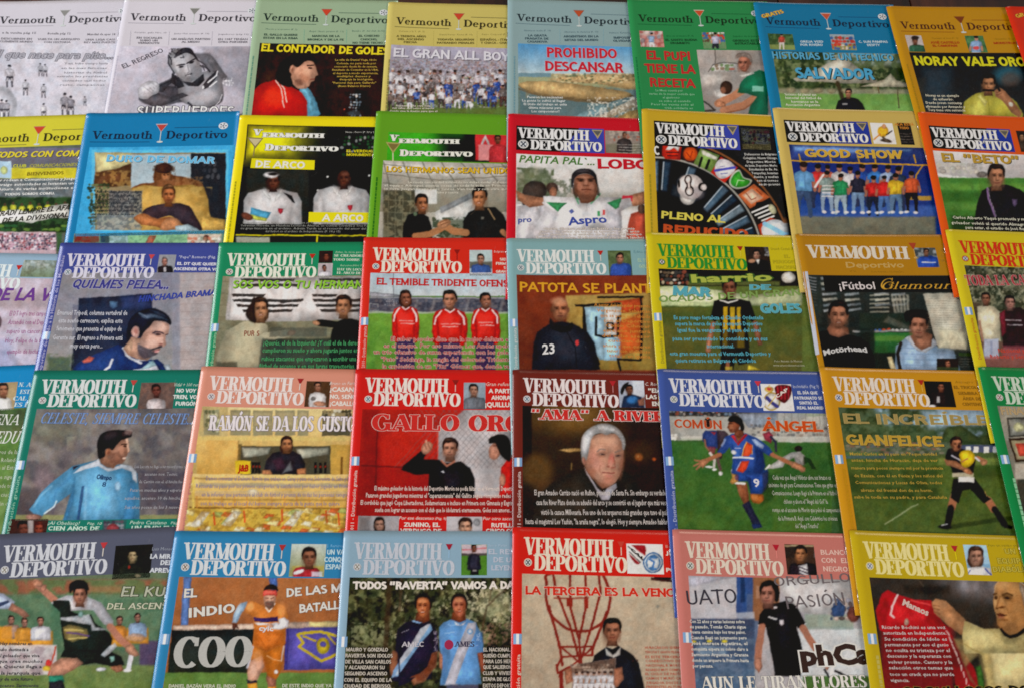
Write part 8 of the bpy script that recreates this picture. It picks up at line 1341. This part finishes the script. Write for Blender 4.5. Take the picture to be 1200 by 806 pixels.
c.poly('8c5c48', [(350, 150), (430, 150), (424, 195), (385, 215), (352, 190)], soft=8); c.poly('c09078', [(345, 100), (440, 100), (436, 150), (415, 195), (382, 210), (355, 190), (344, 140)], soft=7); c.ell('e0b8a0', 392, 122, 26, 10, 0, 12, .8); c.poly('4c3c38', [(355, 160), (380, 150), (420, 155), (420, 190), (385, 210), (358, 192)], soft=14, a=.7); c.line('4c2c24', [(358, 128), (382, 130)], 6, 6); c.line('4c2c24', [(398, 130), (422, 126)], 6, 6); c.ell('dcb49c', 390, 142, 8, 14, 0, 8, .8); c.line('6c3830', [(372, 172), (402, 174)], 6, 6); c.poly('c84c44', [(338, 90), (350, 68), (440, 68), (450, 92), (444, 118), (420, 106), (370, 108), (340, 116)], soft=7); c.ell('e07464', 390, 84, 30, 10, 0, 12, .7); c.poly('241c1a', [(345, 70), (370, 35), (410, 25), (445, 45), (456, 76), (438, 70), (390, 64)], soft=8, curve=True)
c.done('cover_picture')
m.text('billboard_lettering', 'COO', 92, 704, 482, 698, 150, 'b8b8b4', font='s', thick=.24, thin=.08); m.text('shirt_lettering', 'cyic', 520, 520, 592, 522, 24, 'd8d8dc', bold=.03)
lines(m, 'caption', [('DANIEL BAZÁN VERA EL INDIO', 75, 405, 804), ('DE ESTE INDIO QUE YA ES', 636, 912, 802)], 18, 'd0d0c0', bold=.01)

m = Mag(3, 5, (403, 621.6), (391, 806), '84a2b6', E3, 'baby blue magazine with two smiling men in dark and light blue sash shirts under trees')
mast_d(m, 'c2c8d4', dv=1.7, su=.97, core='8a8478', drink='9c2434', glass_stem='98c0e0'); flag_print(m, 82)
c = Canvas(m, 636, 94, 762, 246, '4c7c2c'); c.rect('b8a8b0', 636, 94, 762, 145, 5); c.line('b84850', [(640, 120), (760, 112)], 6, 4, .7); c.rect('4c4444', 636, 138, 762, 150, 4); c.torso('2c2a38', 698, 140, 62, 80); c.poly('23212c', [(668, 160), (680, 150), (676, 215), (662, 215)], soft=4); c.poly('23212c', [(728, 160), (716, 150), (722, 215), (734, 215)], soft=4); c.rect('1c1a20', 680, 215, 720, 244, 4); c.head(698, 112, 36, '7c4c3c', '1c1410'); c.rect('d8d4d0', 690, 218, 710, 226, 3, .6); c.done('inset_photo')
lines(m, 'teaser_text', [('Jairo Patio', 768, 862, 104)], 12, 'b0c8dc', bold=0)
for t, a, b_, y in (('EL REST', 770, 918, 142), ('DE UN', 794, 912, 182), ('LEYENDA', 784, 940, 222)): m.text('teaser_text', t, a, y, b_, y + 1, 26, 'bcc4d4', bold=.02, out='8cacc8', ow=.02)
c = Canvas(m, 84, 259, 900, 830, '2c2c1e', edge=True)
c.noise('8a8a5c', 20, .55, .2, .8); c.noise('c8c4a0', 12, .6, .2, .7, (300, 300, 900, 560), 1); c.noise('14140e', 60, .45, .3, .8, k=2); c.noise('d0c8a8', 16, .55, .2, .8, (640, 300, 900, 480)); c.noise('4c5434', 26, .5, .3, .5, k=1); c.ell('b8b48c', 790, 400, 90, 60, 0, 50, .5); c.noise('9a9c74', 12, .5, .2, .6, (90, 480, 300, 640), 2); c.rect('1c1810', 84, 600, 300, 830, 40, .7)
c.line('3c2c20', [(280, 260), (270, 480), (260, 600)], 26, 14, .7); c.line('4c3c2c', [(340, 260), (330, 420)], 12, 8, .7); c.line('4a3c2c', [(870, 300), (760, 400), (740, 520)], 10, 8, .7); c.line('5c4a34', [(800, 260), (770, 380)], 8, 8, .6); c.noise('a87c6c', 10, .55, .2, .5, (740, 480, 900, 600)); c.rect('1c1810', 740, 600, 900, 830, 30, .6)
c.poly('241f34', [(295, 770), (310, 600), (320, 510), (360, 480), (400, 468), (470, 468), (510, 510), (528, 620), (500, 640), (490, 760), (400, 770), (330, 775)], soft=6); c.poly('9a6448', [(490, 630), (522, 620), (510, 700), (455, 770), (400, 768), (385, 745), (440, 725), (480, 700)], soft=6); c.poly('8a5840', [(296, 620), (320, 640), (312, 740), (290, 745), (280, 700)], soft=6, curve=True); c.poly('9a6448', [(390, 735), (440, 728), (455, 770), (400, 790), (385, 760)], soft=6)
c.poly('8cb0dc', [(475, 485), (490, 510), (420, 600), (325, 745), (290, 755), (300, 715), (390, 590), (430, 520)], soft=5); c.line('d0d8e4', [(478, 500), (412, 596), (316, 735)], 12, 5, .8); c.poly('241f34', [(440, 470), (470, 470), (480, 500), (455, 500)], soft=5, a=.0); c.line('7ca0cc', [(400, 472), (430, 484), (468, 470)], 8, 5); c.ell('b8c8e0', 445, 525, 16, 16, 0, 5)
c.poly('6c9cd4', [(530, 790), (540, 700), (525, 560), (530, 510), (580, 480), (650, 462), (700, 482), (735, 530), (748, 625), (715, 640), (718, 790)], soft=6); c.poly('7cacdf', [(560, 520), (650, 500), (620, 700), (560, 700)], soft=50, a=.6); c.poly('c4c8d8', [(672, 480), (712, 495), (660, 640), (615, 790), (552, 790), (610, 640)], soft=5); c.line('e0e4ec', [(590, 484), (620, 498), (655, 470)], 10, 5); c.line('4c78b4', [(560, 600), (555, 780)], 8, 10, .6); c.poly('3c5c94', [(715, 635), (748, 625), (740, 520), (725, 540)], soft=10, a=.5); c.poly('a06c54', [(525, 625), (545, 640), (540, 720), (525, 700)], soft=6); c.rect('4c4c60', 560, 788, 720, 830, 6); c.ell('9cbce0', 682, 525, 18, 20, 0, 5)
c.frame((470, 690, 6.95))
c.poly('241e32', [(95, 262), (150, 275), (215, 255), (250, 285), (275, 350), (300, 500), (250, 520), (230, 640), (150, 690), (60, 760), (-20, 790), (-20, 330), (20, 285)], soft=9); c.poly('8cb8e4', [(220, 285), (240, 280), (256, 330), (150, 450), (20, 640), (-10, 680), (-10, 590), (100, 420), (160, 320)], soft=7); c.poly('d0d4e0', [(215, 284), (238, 282), (200, 350), (60, 540), (-10, 620), (-10, 570), (110, 400), (160, 318)], soft=7); c.line('8cb8e4', [(96, 258), (150, 272), (214, 252)], 12, 6); c.line('c0c4d0', [(10, 350), (60, 330)], 5, 5, .8)
c.poly('8c4c34', [(250, 525), (295, 510), (285, 600), (230, 690), (180, 740), (130, 750), (120, 715), (75, 722), (90, 705), (150, 685), (215, 630)], soft=9); c.crowd(268, 345, 296, 500, ['a8a0b0', '3c3450'], 12, 14, 3, .5, .7)
c.poly('6aa0dc', [(310, 310), (345, 270), (420, 240), (470, 275), (530, 236), (610, 270), (650, 380), (665, 505), (620, 520), (640, 640), (655, 770), (330, 770), (340, 560), (318, 440)], soft=9); c.poly('cccad8', [(545, 275), (612, 268), (605, 350), (530, 520), (440, 775), (360, 770), (430, 560), (500, 380)], soft=7); c.line('4c78b8', [(600, 380), (625, 500)], 8, 12, .7); c.line('4c78b8', [(345, 420), (350, 700)], 14, 24, .5); c.line('8cbcec', [(385, 285), (400, 295), (470, 280)], 8, 6); c.poly('d8dce8', [(432, 262), (480, 290), (530, 262), (505, 292), (450, 292)], soft=6); c.ell('7cacdc', 562, 342, 24, 22, 0, 6); c.ell('c8ccdc', 562, 342, 14, 13, 0, 6); c.line('a8c8ec', [(355, 360), (435, 348)], 7, 5, .7); c.crowd(612, 360, 650, 470, ['c0d0e8', '4c74b0'], 12, 12, 5, .5, .6); c.poly('8c4c38', [(620, 520), (665, 510), (690, 640), (660, 690), (640, 620)], soft=9)
for (x, y, t_, sk_) in ((180, 140, -.25, 'b0663e'), (474, 135, -.1, 'b0664e')):
    c.poly('6c3824', [(x - 55, y + 50), (x + 50, y + 50), (x + 55, y + 115), (x, y + 135), (x - 65, y + 112)], soft=9)
    c.poly('231a16', [(x - 62, y + 10), (x - 68, y - 40), (x - 45, y - 90), (x + 5, y - 106), (x + 50, y - 85), (x + 66, y - 30), (x + 60, y + 20), (x, y + 30)], soft=11, curve=True)
    c.poly(sk_, [(x - 52, y - 30), (x - 34, y - 70), (x + 24, y - 72), (x + 50, y - 36), (x + 48, y + 20), (x + 32, y + 66), (x + 2, y + 90), (x - 28, y + 68), (x - 50, y + 22)], soft=8, curve=True)
    c.ell('d08c60', x - 6, y - 46, 30, 16, 0, 20, .8); c.ell('7c4028', x + 40, y + 20, 16, 50, 0, 22, .7); c.ell('c87c58', x - 22, y + 24, 16, 16, 0, 16, .8)
    for q in (-1, 1): c.ell('6c3422', x + q * 22 + t_ * 20, y - 12, 17, 9, 0, 11, .9); c.ell('1f0f0c', x + q * 22 + t_ * 20, y - 10, 9, 3.5, 0, 6, .9); c.line('2c1812', [(x + q * 34 + t_ * 20, y - 24), (x + q * 10 + t_ * 20, y - 26)], 5, 6, .8)
    c.ell('d08c6c', x + t_ * 22, y + 10, 7, 18, 0, 9, .7); c.ell('6c3424', x + t_ * 22, y + 28, 14, 5, 0, 7, .8); c.line('5c2018', [(x - 22 + t_ * 16, y + 44), (x + t_ * 16, y + 52), (x + 20 + t_ * 16, y + 44)], 6, 6, .9); c.line('d8c4b8', [(x - 14 + t_ * 16, y + 45), (x + 12 + t_ * 16, y + 45)], 5, 4, .8)
c.done('cover_picture')
m.text('shirt_lettering', 'AMEC', 340, 602, 450, 600, 26, 'c8c4cc', bold=.0); m.text('shirt_lettering', 'AMES', 600, 600, 700, 600, 26, '403c54', font='s', thick=.2, thin=.1); m.disc('shirt_lettering', 'a03050', *m.loc(574, 590), .0034, .0036, 3)
m.text('headline', 'TODOS "RAVERTA" VAMOS A DARLE', 98, 318, 990, 314, 40, 'e8e0d8', bold=.06)
lines(m, 'caption', [('MAURO Y GONZALO', 66, 272, 624), ('RAVERTA SON IDOLOS', 62, 296, 654), ('DE VILLA SAN CARLOS', 62, 288, 684), ('Y ALCANZARON SU', 58, 256, 712), ('SEGUNDO ASCENSO', 58, 268, 742), ('CON EL EQUIPO DE LA', 56, 292, 774), ('CIUDAD DE BERISSO.', 54, 288, 804), ('EL NACIONAL ES', 744, 905, 624), ('SUEÑO CUMPLIDO', 744, 915, 654), ('PARA LOS HERMA', 744, 915, 682), ('QUE SALIERON DE', 744, 915, 710), ('CLUB Y VIVIERON', 742, 915, 740), ('ETAPA DE GLORIA', 742, 915, 770), ('EXITOS DEPORTIVOS', 742, 925, 802)], 19, 'ccc4b8', bold=.02)

m = Mag(4, 5, (600.7, 617), (598.3, 806), 'c3241a', E4, 'red magazine with a young man before a balloon drawn on a pale wall')
mast_d(m, 'f0dcc8', dv=1, k=1.05, core='3c4c48', drink='c84438', glass_stem='f0c8b8'); spine_print(m, 'f4d0c0', 6.8, 160, 98); flag_print(m, 83)
c = Canvas(m, 607, 90, 794, 242, 'dcdcd8', edge=False)
c.poly('a8242c', [(614, 100), (655, 98), (701, 100), (700, 145), (685, 175), (662, 191), (632, 165), (616, 130)], soft=3, curve=True); c.line('e8e4e0', [(618, 112), (692, 172)], 40, 4); c.line('1c1a1c', [(616, 104), (690, 170)], 6, 3); c.line('1c1a1c', [(620, 130), (680, 182)], 4, 3); c.poly('a8242c', [(645, 98), (700, 100), (700, 140)], soft=3)
c.ell('3c6ca8', 740, 185, 49, 52, 0, 3); c.ell('dce4ea', 740, 185, 42, 45, 0, 3); c.ell('4c7cb4', 740, 185, 36, 39, 0, 3); c.poly('dce4ea', [(716, 160), (745, 168), (764, 160), (770, 186), (760, 212), (735, 204), (716, 210), (712, 186)], soft=3); c.line('3c6ca8', [(722, 168), (745, 182), (738, 205)], 9, 3); c.done('inset_photo')
m.text('badge_lettering', 'CAI', 626, 122, 680, 166, 14, '1c1a1c', bold=.02)
lines(m, 'teaser_text', [('El Adri', 802, 845, 110)], 12, 'f4c0b0', bold=0); m.text('teaser_text', 'JUEG', 802, 150, 885, 151, 24, 'f4e4dc', bold=.03); m.text('teaser_text', 'POR', 805, 230, 870, 231, 20, 'f4e4dc', bold=.03)
c = Canvas(m, 92, 240, 880, 830, 'b0a08c', edge=True)
c.grad('b8a890', 'a89884', 240, 820); c.noise('bcae98', 120, .5, .4, .4); c.rect('1c1a1c', 745, 245, 830, 270, 4); c.poly('3c1c1c', [(728, 258), (840, 272), (840, 282), (728, 272)], soft=4)
rd = '7c2820'
def curve(pts, w_=14): 
    P = closed_curve(pts, 6)[: 6 * (len(pts) - 1)]; c.line(rd, [tuple(p) for p in P], w_, 4)
curve([(232, 240), (214, 290), (212, 370), (235, 440), (300, 500), (365, 524), (430, 515), (495, 470), (525, 390), (520, 310), (490, 240), (490, 240)]); c.line(rd, [(245, 240), (262, 330), (330, 500), (380, 680)], 12, 4); c.line(rd, [(330, 240), (330, 400), (372, 560), (385, 680)], 12, 4); c.line(rd, [(405, 240), (408, 400), (375, 560)], 12, 4); c.line(rd, [(470, 240), (480, 330), (445, 470), (378, 680)], 12, 4)
c.line(rd, [(225, 400), (280, 610), (290, 690)], 14, 4); c.line(rd, [(510, 430), (445, 600), (438, 640)], 14, 4); c.line(rd, [(280, 600), (440, 600)], 10, 4); c.line(rd, [(262, 700), (290, 650), (440, 640)], 10, 4); c.line(rd, [(285, 600), (400, 700)], 9, 4); c.line(rd, [(440, 605), (330, 700)], 9, 4); c.line(rd, [(262, 690), (268, 730), (330, 700)], 12, 4); c.line(rd, [(285, 730), (290, 830)], 20, 4); c.rect('8a2a20', 312, 358, 342, 402, 4); c.rect('8a2a20', 398, 358, 420, 412, 4); c.line(rd, [(250, 360), (330, 362), (420, 355)], 9, 4, .7); c.ell('8a8478', 762, 400, 8, 7, 0, 6)
c.poly('1e2028', [(430, 700), (450, 640), (510, 600), (540, 610), (570, 595), (640, 640), (670, 680), (700, 830), (560, 830), (540, 740)], soft=6); c.poly('cac8c4', [(505, 605), (540, 640), (582, 600), (575, 640), (545, 655), (510, 640)], soft=5); c.ell('3c2828', 640, 668, 5, 4); c.ell('3c2828', 662, 668, 5, 4)
c.head(538, 522, 124, 'a06850', '17130f', t=.05, sh=.5)
c.poly('a08c84', [(330, 690), (555, 655), (552, 830), (340, 830)], soft=4); c.poly('6c5448', [(335, 690), (550, 658), (550, 710), (338, 730)], soft=10, a=.8); c.crowd(345, 690, 545, 730, ['8a7060', '4c3c34', 'b09c8c', '6c5c50'], 16, 12, 5, .5, .8)
for k in range(7): c.man(362 + k * 28, 722, 110, 'c4c0c4', 'd0ccd0', '9c7460', '3c2c28')
c.poly('a06850', [(300, 715), (335, 705), (345, 770), (310, 790)], soft=6); c.poly('a06850', [(545, 710), (585, 700), (595, 760), (560, 800), (545, 790)], soft=6)
c.done('cover_picture')
m.text('headline', 'LA TERCERA ES LA VENCIDA', 108, 344, 955, 356, 44, 'd03424', bold=.05, out='e8d0c0', ow=.035)
lines(m, 'caption', [('HURACÁN DIO GUERRA', 700, 885, 610), ('TENCIÓN Y GANÓN PELEANDO', 700, 895, 632), ('ES ESTE TERCERA', 702, 880, 656), ('CONSECUTIVO DEL', 702, 885, 676), ('NACIONAL B. MORÓN', 704, 890, 698), ('REGRESO MUY COMPLIC', 704, 890, 720), ('EL CICLO DE PASÓN', 702, 890, 740), ('CAÍMOS Y MURIÓ CAM', 704, 890, 762), ('JUEGADOR. DOS DE AS', 706, 890, 784), ('PRESENTES ALTURA', 706, 890, 804)], 12, 'b85c48', bold=.02)

m = Mag(5, 5, (788, 619.7), (799, 806), 'b87068', E5, 'rose pink magazine with a referee-like man in all black walking past fan banners')
mast_d(m, 'e0d4c4', dv=1.7, su=.94, core='6c7468', drink='b02434', glass_stem='e48c84'); flag_print(m, 80, 3)
c = Canvas(m, 586, 93, 750, 247, '3c2c24'); c.rect('c8b48c', 586, 96, 735, 105, 5, .7); c.rect('2c2420', 586, 106, 650, 160, 8); c.torso('241c22', 678, 185, 140, 70); c.poly('d8d8dc', [(655, 200), (700, 190), (705, 247), (665, 247)], soft=4); 
for k in range(3): c.line('3c3440', [(660, 205 + k * 16), (705, 222 + k * 16)], 6, 4)
c.head(668, 142, 82, 'a8704c', '1c1410', t=-.1, sh=.5); c.rect('8c8c94', 735, 120, 750, 160, 4, .6); c.done('inset_photo')
for t, a, b_, y in (('BLANCO', 768, 908, 146), ('CON  EL', 772, 908, 186), ('NEGRO', 780, 902, 228)): m.text('teaser_text', t, a, y, b_, y + 2, 25, 'ecc4b8', bold=.0)
c = Canvas(m, 112, 250, 925, 830, 'a8a4a8', edge=True)
c.grad('b4b0b4', '9c98a0', 250, 480); c.rect('b4b2b8', 100, 250, 350, 460, 6); c.poly('a0a0b0', [(100, 250), (350, 250), (150, 300), (100, 300)], soft=20, a=.7); c.rect('2c4880', 350, 252, 440, 620, 6, .95); c.rect('1c2c4c', 370, 252, 392, 380, 8, .8); c.rect('4c5c7c', 400, 340, 460, 640, 10, .8); c.rect('8c5c3c', 432, 252, 562, 470, 10, .95); c.rect('b4907c', 450, 300, 470, 360, 10, .6)
c.poly('c0bec0', [(560, 252), (925, 252), (925, 410), (760, 450), (640, 420), (570, 320)], soft=6); c.rect('8c9c8c', 690, 440, 930, 510, 12, .8); c.crowd(820, 370, 925, 480, ['3c4460', '8a8c9c', '4c3c3c', 'b8a49c'], 26, 22, 3, .5, .8); c.poly('38507c', [(820, 410), (860, 370), (890, 400), (880, 450), (830, 450)], soft=8); c.ell('6c3c34', 930, 440, 30, 40, 0, 10)
c.rect('b4b4bc', 110, 430, 440, 470, 10, .8); c.rect('3c4660', 112, 462, 440, 830, 14, 1, c2='4c6480'); c.noise('6c8098', 30, .5, .3, .5, (112, 560, 440, 780)); c.rect('8ca4b8', 150, 600, 300, 640, 14, .5)
for (x, y) in ((135, 576), (215, 572), (290, 575)): c.ell('c8b83c', x, y, 14, 8, 0, 6)
c.rect('c4c8cc', 660, 510, 1010, 800, 6); c.rect('4c6c38', 680, 745, 1010, 830, 10); c.rect('8c9c98', 660, 500, 930, 515, 6, .7)
c.line('26242a', [(700, 640), (720, 620), (740, 655), (760, 600)], 0.1)
c.poly('17161a', [(458, 490), (465, 440), (495, 400), (545, 385), (600, 372), (650, 400), (695, 490), (668, 515), (648, 500), (680, 620), (670, 745), (540, 745), (525, 640), (500, 510)], soft=6); c.poly('211f26', [(520, 430), (620, 400), (640, 600), (560, 620)], soft=50, a=.6); c.line('c8c8cc', [(460, 492), (495, 506)], 6, 4); c.line('c8c8cc', [(658, 515), (694, 488)], 6, 4); c.line('d4d0d0', [(512, 452), (548, 462)], 9, 4, .9); c.poly('c8c4cc', [(562, 468), (584, 465), (586, 488), (573, 498), (563, 486)], soft=4); c.line('d8d4d8', [(530, 410), (548, 406)], 10, 5)
c.line('a06c58', [(478, 500), (462, 600), (455, 680)], 34, 6); c.poly('b07c68', [(440, 655), (472, 655), (480, 700), (462, 730), (442, 705)], soft=5); c.line('a06c58', [(680, 508), (730, 590), (785, 670)], 34, 6); c.poly('a87460', [(765, 660), (800, 650), (818, 690), (800, 720), (785, 700)], soft=5); c.line('e0e0e4', [(832, 680), (815, 750)], 12, 4); c.line('2c2c30', [(788, 715), (810, 748)], 10, 4); c.line('1c1c20', [(840, 720), (900, 750)], 12, 5)
c.head(508, 340, 124, 'a06c5c', '17130f', t=-.5, sh=.3); c.poly('17130f', [(525, 300), (545, 290), (562, 330), (556, 375), (540, 372), (538, 335)], soft=6, curve=True)
c.done('cover_picture')
kb = dict(bold=-.03)
m.text('banner_lettering', 'UATO', 108, 396, 355, 385, 74, '3c3a44', **kb); m.text('banner_lettering', 'ORGULLO', 540, 302, 915, 280, 46, '6c6468', **kb); m.text('banner_lettering', 'PASIÓN', 602, 414, 890, 392, 62, '6c6468', **kb)
m.text('billboard_lettering', 'phCai', 672, 690, 1060, 680, 92, '3c2c28', bold=.05, out='e0e0dc', ow=.05)
lines(m, 'caption', [('Con 22 años y varias lesiones sobre', 118, 392, 484), ('su pasado, Tomás Charis sigue', 120, 398, 510), ('buena camina bajo los tres palos.', 122, 396, 536), ('Cuando llegó un juramento pero', 124, 402, 564), ('José merece repetirse, el', 126, 405, 592), ('conquista espera su cobro claro a', 126, 408, 620), ('Sarmiento Argentina y Granate', 128, 410, 648), ('donde un arquero la Primera hasta', 130, 412, 676), ('por percute.', 134, 236, 704)], 16, 'dcdcd8', bold=.02)
m.text('headline', 'AUN LE TIRAN FLORES', 172, 812, 1000, 800, 62, 'e4e2dc', font='s', thick=.2, thin=.06, out='26242a', ow=.02)

m = Mag(6, 5, (995.4, 621), (1020, 806), 'b29b1e', E6, 'canary yellow magazine with a balding man holding up a red football shirt')
mast_d(m, 'e8dc98', dv=1, su=.95, core='7c8494', drink='b02c30', glass_stem='e5d41e', out='d8c860'); flag_print(m, 80, 3); margin_line(m, 'c0b45c', 7, 180, 96, 2.2)
c = Canvas(m, 626, 95, 770, 247, '7ca4c4'); c.rect('9cc0dc', 626, 95, 770, 190, 6); c.head(690, 155, 100, 'a87c68', '3c2820', long=1, smile=1, t=.1); c.torso('e0e0e4', 705, 205, 130, 60); c.line('2c3c8c', [(735, 215), (765, 247)], 7, 4); c.line('2c3c8c', [(660, 222), (650, 247)], 6, 4); c.done('inset_photo')
lines(m, 'teaser_text', [('Para un equipo gráfico', 752, 928, 104)], 11, '9c902c', bold=0)
for t, a, b_, y in (('UN', 836, 888, 142), ('EQUIPO', 800, 942, 190), ('DIABÓLICO', 776, 985, 232)): m.text('teaser_text', t, a, y, b_, y, 28, 'c8b848', bold=.01, out='54501c', ow=.04)
c = Canvas(m, 162, 258, 928, 830, '28221e', edge=True)
c.grad('342e2a', '1c1a16', 258, 830); c.ell('7c7880', 700, 300, 170, 70, 10, 90, .8); c.ell('9c98a0', 660, 300, 60, 30, 10, 40, .7); c.rect('14120f', 340, 300, 560, 340, 30, .7); c.line('4c463c', [(400, 262), (430, 300)], 6, 6); c.noise('3c342c', 80, .5, .4, .4); c.rect('26321c', 230, 700, 300, 830, 20, .6)
c.poly('b82028', [(205, 480), (195, 420), (225, 340), (255, 320), (310, 345), (380, 365), (470, 370), (485, 400), (500, 440), (545, 500), (600, 590), (680, 700), (720, 830), (600, 830), (560, 640), (500, 560), (300, 560), (215, 520)], soft=6); c.poly('d02c30', [(260, 360), (440, 400), (480, 480), (300, 500)], soft=60, a=.6); c.poly('8a141c', [(210, 440), (240, 360), (262, 400), (240, 500)], soft=24, a=.6); c.poly('7c1018', [(470, 400), (520, 480), (500, 540), (450, 470)], soft=30, a=.6); c.line('dcd4d4', [(302, 345), (275, 400), (270, 440), (285, 455)], 10, 5, .9); c.line('e04c4c', [(370, 370), (465, 395)], 8, 6, .8)
c.rect('a81c24', 220, 490, 580, 830, 40, .6); c.rect('3c1c1c', 560, 560, 640, 700, 30, .4); c.ell('b0a090', 346, 478, 12, 18, 0, 6, .9)
for k in range(9): c.line('dcd8d0', [(545 + k * 14, 520 + k * 34), (560 + k * 12, 545 + k * 34)], 7, 5, .8)
c.poly('b8845c', [(472, 380), (490, 362), (540, 372), (570, 400), (640, 470), (630, 540), (610, 540), (560, 500), (510, 455), (480, 430)], soft=6); c.line('7c5034', [(480, 395), (510, 400)], 4, 5); c.line('7c5034', [(478, 412), (510, 420)], 4, 5); c.line('7c5034', [(482, 428), (512, 438)], 4, 5)
c.poly('cfc08c', [(640, 475), (700, 500), (790, 540), (830, 540), (1000, 520), (1000, 830), (760, 830), (720, 640), (625, 560)], soft=7); c.poly('a08c5c', [(580, 560), (640, 560), (700, 640), (640, 700), (690, 790), (720, 830), (660, 760)], soft=20, a=.8); c.poly('b8a468', [(700, 600), (760, 620), (800, 830), (740, 830)], soft=30, a=.7); c.ell('dccf9c', 860, 620, 80, 60, 0, 60, .6); c.poly('3c6c2c', [(690, 700), (715, 690), (730, 760), (735, 830), (700, 800)], soft=12, a=.9); c.line('8c7a4c', [(645, 480), (632, 560)], 8, 6, .7)
c.frame((1130, 665, 8.06))
c.poly('8c6a3c', [(330, 560), (560, 560), (580, 620), (470, 660), (380, 630)], soft=10); c.poly('b08050', [(280, 180), (310, 130), (370, 102), (440, 98), (520, 130), (600, 180), (600, 590), (520, 620), (440, 640), (370, 600), (310, 530), (300, 450), (278, 380), (270, 300), (284, 240)], soft=10)
c.ell('c89a64', 360, 160, 60, 36, -20, 50, .8); c.ell('c09058', 470, 200, 80, 60, 0, 60, .6); c.ell('94683c', 500, 420, 90, 130, 0, 90, .7); c.ell('7a5230', 420, 560, 110, 50, 10, 60, .7); c.ell('c89058', 345, 340, 24, 60, -6, 26, .7); c.ell('b88450', 440, 370, 50, 40, 0, 44, .6); c.ell('d0a874', 292, 330, 14, 44, 0, 14, .7)
c.poly('8a7c70', [(520, 140), (560, 170), (600, 200), (600, 380), (560, 360), (540, 250), (520, 200)], soft=16, a=.9); c.line('d8c8b8', [(360, 108), (440, 98), (520, 125), (600, 180)], 8, 8, .8); c.line('c8b090', [(282, 230), (300, 150), (350, 110)], 6, 8, .7)
c.line('4c3018', [(360, 256), (400, 240), (450, 258)], 18, 14, .9); c.line('4c3018', [(276, 250), (300, 244)], 16, 12, .9); c.ell('5c3c20', 405, 278, 50, 24, 10, 22, .8); c.ell('26160c', 402, 284, 24, 11, 10, 9, .95); c.ell('3c2412', 298, 280, 16, 18, 0, 12, .9); c.ell('7a5028', 420, 310, 40, 8, 6, 14, .6)
c.line('7a4c28', [(336, 270), (312, 340), (300, 375)], 10, 16, .7); c.ell('5c3418', 352, 372, 30, 11, -8, 12, .9); c.ell('5c3418', 308, 382, 14, 8, 0, 9, .9); c.line('8a5c34', [(385, 360), (410, 400), (415, 430)], 7, 14, .6)
c.poly('4c2818', [(302, 432), (340, 426), (402, 446), (370, 458), (320, 456)], soft=9); c.ell('8c5440', 345, 466, 34, 10, 4, 10, .8); c.line('a0704c', [(320, 414), (350, 412), (380, 425)], 6, 10, .6); c.ell('6c4424', 370, 490, 44, 12, 0, 16, .7); c.ell('a87a4c', 360, 530, 40, 26, 0, 26, .6)
c.poly('1f140c', [(335, 580), (370, 640), (430, 668), (500, 655), (570, 600), (570, 560), (500, 620), (430, 640), (380, 610), (350, 565)], soft=9)
c.poly('bcae78', [(0, 500), (80, 540), (180, 575), (250, 572), (330, 575), (380, 640), (440, 668), (520, 650), (600, 590), (600, 806), (0, 806), (-20, 640)], soft=12); c.ell('d0c48c', 180, 660, 140, 60, 10, 80, .7); c.line('8c7c48', [(0, 720), (80, 770), (180, 810)], 14, 24, .7); c.line('9c8c54', [(250, 580), (300, 640), (420, 720)], 8, 20, .5); c.poly('1c1612', [(335, 578), (372, 638), (432, 664), (505, 650), (575, 600), (560, 575), (500, 615), (432, 636), (385, 606), (352, 570)], soft=9)
c.done('cover_picture')
m.text('shirt_lettering', 'Manaos', 325, 392, 452, 448, 30, 'd4bcb4', bold=.04)
lines(m, 'caption', [('Ricardo Bochini es una voz', 226, 540, 512), ('autorizada en Independiente.', 232, 545, 540), ('Su condición de ídolo es', 238, 548, 570), ('permanente por eso el genio', 240, 556, 598), ('no oculta su tristeza por el', 246, 562, 626), ('descenso y la esperanza con', 250, 568, 654), ('volver pronto. Cantero y la', 256, 574, 684), ('selección otros temas que', 260, 578, 712), ('toco un crack que no pierde', 264, 584, 744), ('vigencia.', 268, 362, 774)], 16, 'd4cccc', bold=.01)
m.text('headline', 'ORGULLOSOS DOS', 330, 846, 1010, 836, 48, '14120f', bold=.05, out='b8a83c', ow=.02)
for m_ in MAGS: m_.flush()
bpy.data.objects.remove(_to)

# ------------------------------------------------------------ the table under the magazines
def table():
    root = bpy.data.objects.new('wooden_table', None); col.objects.link(root); root.location = (0, .55, 0)
    root['label'] = 'dark reddish varnished wooden table under the spread of magazines'; root['category'] = 'table'
    x = -1.25; k = 0; rr = random.Random(8)
    while x < 1.25:
        wd = .13 + rr.random() * .02; bev = .0012; y0, y1 = -.8, .62; zt, zb = 0, -.028
        V = [(x + bev, y0, zt), (x + wd - bev, y0, zt), (x + wd - bev, y1, zt), (x + bev, y1, zt),
             (x, y0, zt - bev), (x + wd - .0008, y0, zt - bev), (x + wd - .0008, y1, zt - bev), (x, y1, zt - bev),
             (x, y0, zb), (x + wd - .0008, y0, zb), (x + wd - .0008, y1, zb), (x, y1, zb)]
        F = [(0, 1, 2, 3), (0, 4, 5, 1), (1, 5, 6, 2), (2, 6, 7, 3), (3, 7, 4, 0), (4, 8, 9, 5), (5, 9, 10, 6), (6, 10, 11, 7), (7, 11, 8, 4), (8, 11, 10, 9)]
        mesh('plank', V, np.array(F), None, M_WOOD, root); x += wd; k += 1
table()
fl = mesh('floor', [(-6, -6, -.75), (6, -6, -.75), (6, 6, -.75), (-6, 6, -.75)], np.array([(0, 1, 2, 3)]), None, plain('floor_tiles', (.2, .13, .09), .5))
fl['kind'] = 'structure'
